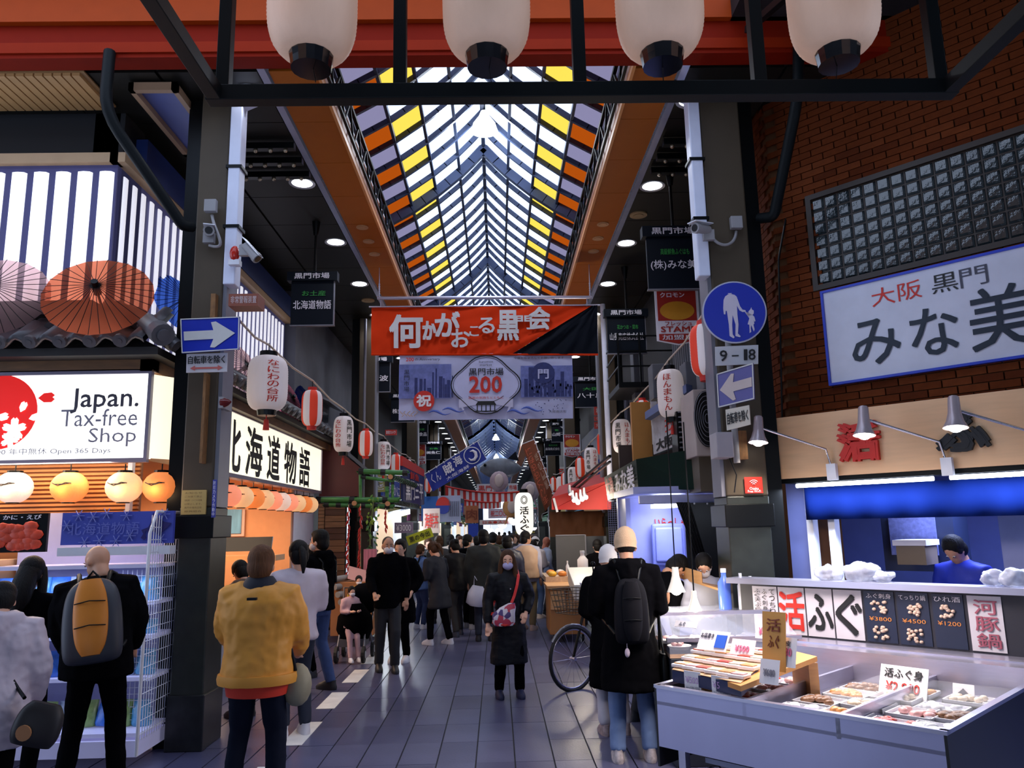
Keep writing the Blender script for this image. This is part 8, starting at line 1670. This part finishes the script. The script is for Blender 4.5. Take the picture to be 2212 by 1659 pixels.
# 23 shop customers
x, H = at(598, 1180, 7.0); person(x+.08, 7.45, .5, 1.68, 'person in white down jacket with dark ponytail behind the yellow jacket', wpuf, 'jacket', mat('dark_jeans', (.012, .018, .04), .8), whiteshoe, hairB, 'pony', SK, None, near=1, female=True, bulk=1.25, nod=.3, arms=('fwd', 'fwd'))
x, H = at(515, 1205, 7.9); person(x, 8.2, .9, 1.5, 'shopper with black hair and brown hooded coat left of the yellow jacket', mat('brown_fur_coat', (.12, .08, .06), .9), 'coat', blackcloth, dkshoe, hairB, 'short', SK, None, near=1, hood=True, lean=.2, nod=.4, bulk=1.2, arms=('fwd', 'fwd'))
# 26 kitchen worker
q = onP(2105, 1230, PO-NN*.9, NN); person(q.x, q.y, 2.0, 1.66, 'kitchen worker in bright blue jacket and dark hat behind the poster board', mat('bright_blue_jacket', (.01, .03, .42), .6), 'jacket', darkp, dkshoe, hairB, 'short', SK2, None, near=1, lean=.35, nod=.4, bulk=1.3, arms=('low', 'low'))
# far crowd
random.seed(21)
cc = [('black', (.008, .008, .01)), ('dark navy', (.012, .018, .05)), ('charcoal', (.03, .03, .035)), ('brown', (.06, .035, .02)), ('grey', (.16, .16, .19)), ('olive', (.04, .045, .02)), ('cream', (.5, .42, .36))]
CR = [(948, 1160, 15.5, 2), (973, 1157, 16.5, 6), (994, 1160, 16.0, 1), (978, 1180, 14.4, 0), (1064, 1152, 16.5, 5), (1078, 1158, 18, 1), (1102, 1157, 17.5, 2), (1112, 1155, 20, 0), (1030, 1160, 18, 3), (1005, 1158, 20, 0), (1050, 1158, 22, 4), (1122, 1158, 22, 0), (990, 1156, 23, 0), (1088, 1156, 25, 0), (1070, 1154, 28, 4), (1040, 1156, 27, 1), (1108, 1155, 30, 0), (1020, 1155, 31, 2), (1158, 1160, 19, 2), (1148, 1157, 24, 0), (1062, 1153, 34, 0), (1090, 1153, 37, 1), (1078, 1152, 42, 0), (1100, 1152, 45, 2), (1050, 1152, 40, 0), (1116, 1153, 38, 3), (925, 1165, 16.5, 0), (1133, 1156, 30, 1)]
for k, (px, hy, Y, ci) in enumerate(CR):
    x, H = at(px, hy, Y); H = min(1.8, max(1.5, H)); nm, cl_ = cc[ci]
    near = 0 if Y > 19 else 1
    person(x, Y, random.choice((0, .2, -.2, 3.0, 3.3)), H, f'pedestrian in {nm} in the crowd, {ordn[k%10]} {["near", "middle", "far"][k//10]} one down the aisle', mat('crowd_'+nm, cl_, .8), random.choice(('jacket', 'coat')), mat('crowd_trousers_'+str(k % 3), [(.012, .013, .02), (.03, .05, .12), (.02, .018, .016)][k % 3], .8), dkshoe, random.choice((hairB, hairB, hairBr)), random.choice(('short', 'short', 'bun', 'tall')), SK, maskW if k % 3 == 0 else None, near=near, bulk=1.2)
# stroller with two children
st = thing('stroller', 'black pushchair beside the older man', 'stroller', (-1.95, 11.0, 0)); sx, sy = onZ(765, 1425, 0).x, onZ(765, 1425, 0).y
m_ = MB(); q = MB().loft([(0, 0, .28, .2, .2), (0, 0, .42, .26, .28), (.02, -.1, .6, .24, .2), (.05, -.2, .78, .1, .05)], 14); m_.add([p+V((sx, sy, 0)) for p in q.v], q.f, 0, True); m_.build('seat_shell', blackcloth, st); m_ = MB(); q = MB().ball((.12, .1, .82), (.24, .26, .22), 14, 8); m_.add([p+V((sx, sy, 0)) for p in q.v if True], q.f, 0, True); m_.build('hood', blackcloth, st)
for i, (dx, dy) in enumerate(((-.2, -.25), (.18, -.3), (-.2, .3), (.22, .25))):
    c = V((sx+dx, sy+dy, .11)); MB().tube([c-V((.02, 0, 0)), c+V((.02, 0, 0))], .11, 16, sm=False).tube([c-V((.025, 0, 0)), c+V((.025, 0, 0))], .06, 12, 0, sm=False).build('wheel', rub, st); wo_ = st.children[-1]; MB().tube([c-V((.03, 0, 0)), c+V((.03, 0, 0))], .05, 12, sm=False).build('wheel_disc', mat('pale_wheel_disc', (.5, .5, .55), .4), wo_); MB().tube([c, V((sx+dx*.9, sy+dy*.3, .45))], .014, 6).build('strut', greyst, st)
MB().tube([V((sx-.2, sy+.1, .5)), V((sx-.24, sy+.45, .95)), V((sx+.24, sy+.45, .95)), V((sx+.22, sy+.1, .5))], .014, 7).build('push_handle', greyst, st); MB().box(sx-.18, sx+.18, sy-.2, sy+.15, .2, .3).build('basket', mat('silver_basket', (.1, .1, .12), .5), st)
pinkc = mat('pink_coat', (.6, .38, .42), .8); yelc = mat('yellow_cloth', (.6, .42, .05), .8)
def child(x, y, z, lab, top, rz=PIx): return person(x, y, rz, .98, lab, top, 'jacket', pinkc, whiteshoe, hairB, 'bun', SK, maskW, near=1, z0=z, hem=.75, bulk=1.2, arms=('fwd', 'fwd'), feet=((-.1, .3), (.1, .3)))
child(sx-.02, sy-.16, .02, 'toddler in pink coat sitting in the pushchair', pinkc, PIx+.5); q = onY(768, 1272, sy+.35); child(q.x, sy+.62, .12, 'small child in yellow top with black hair behind the pushchair', yelc, PIx+.2)
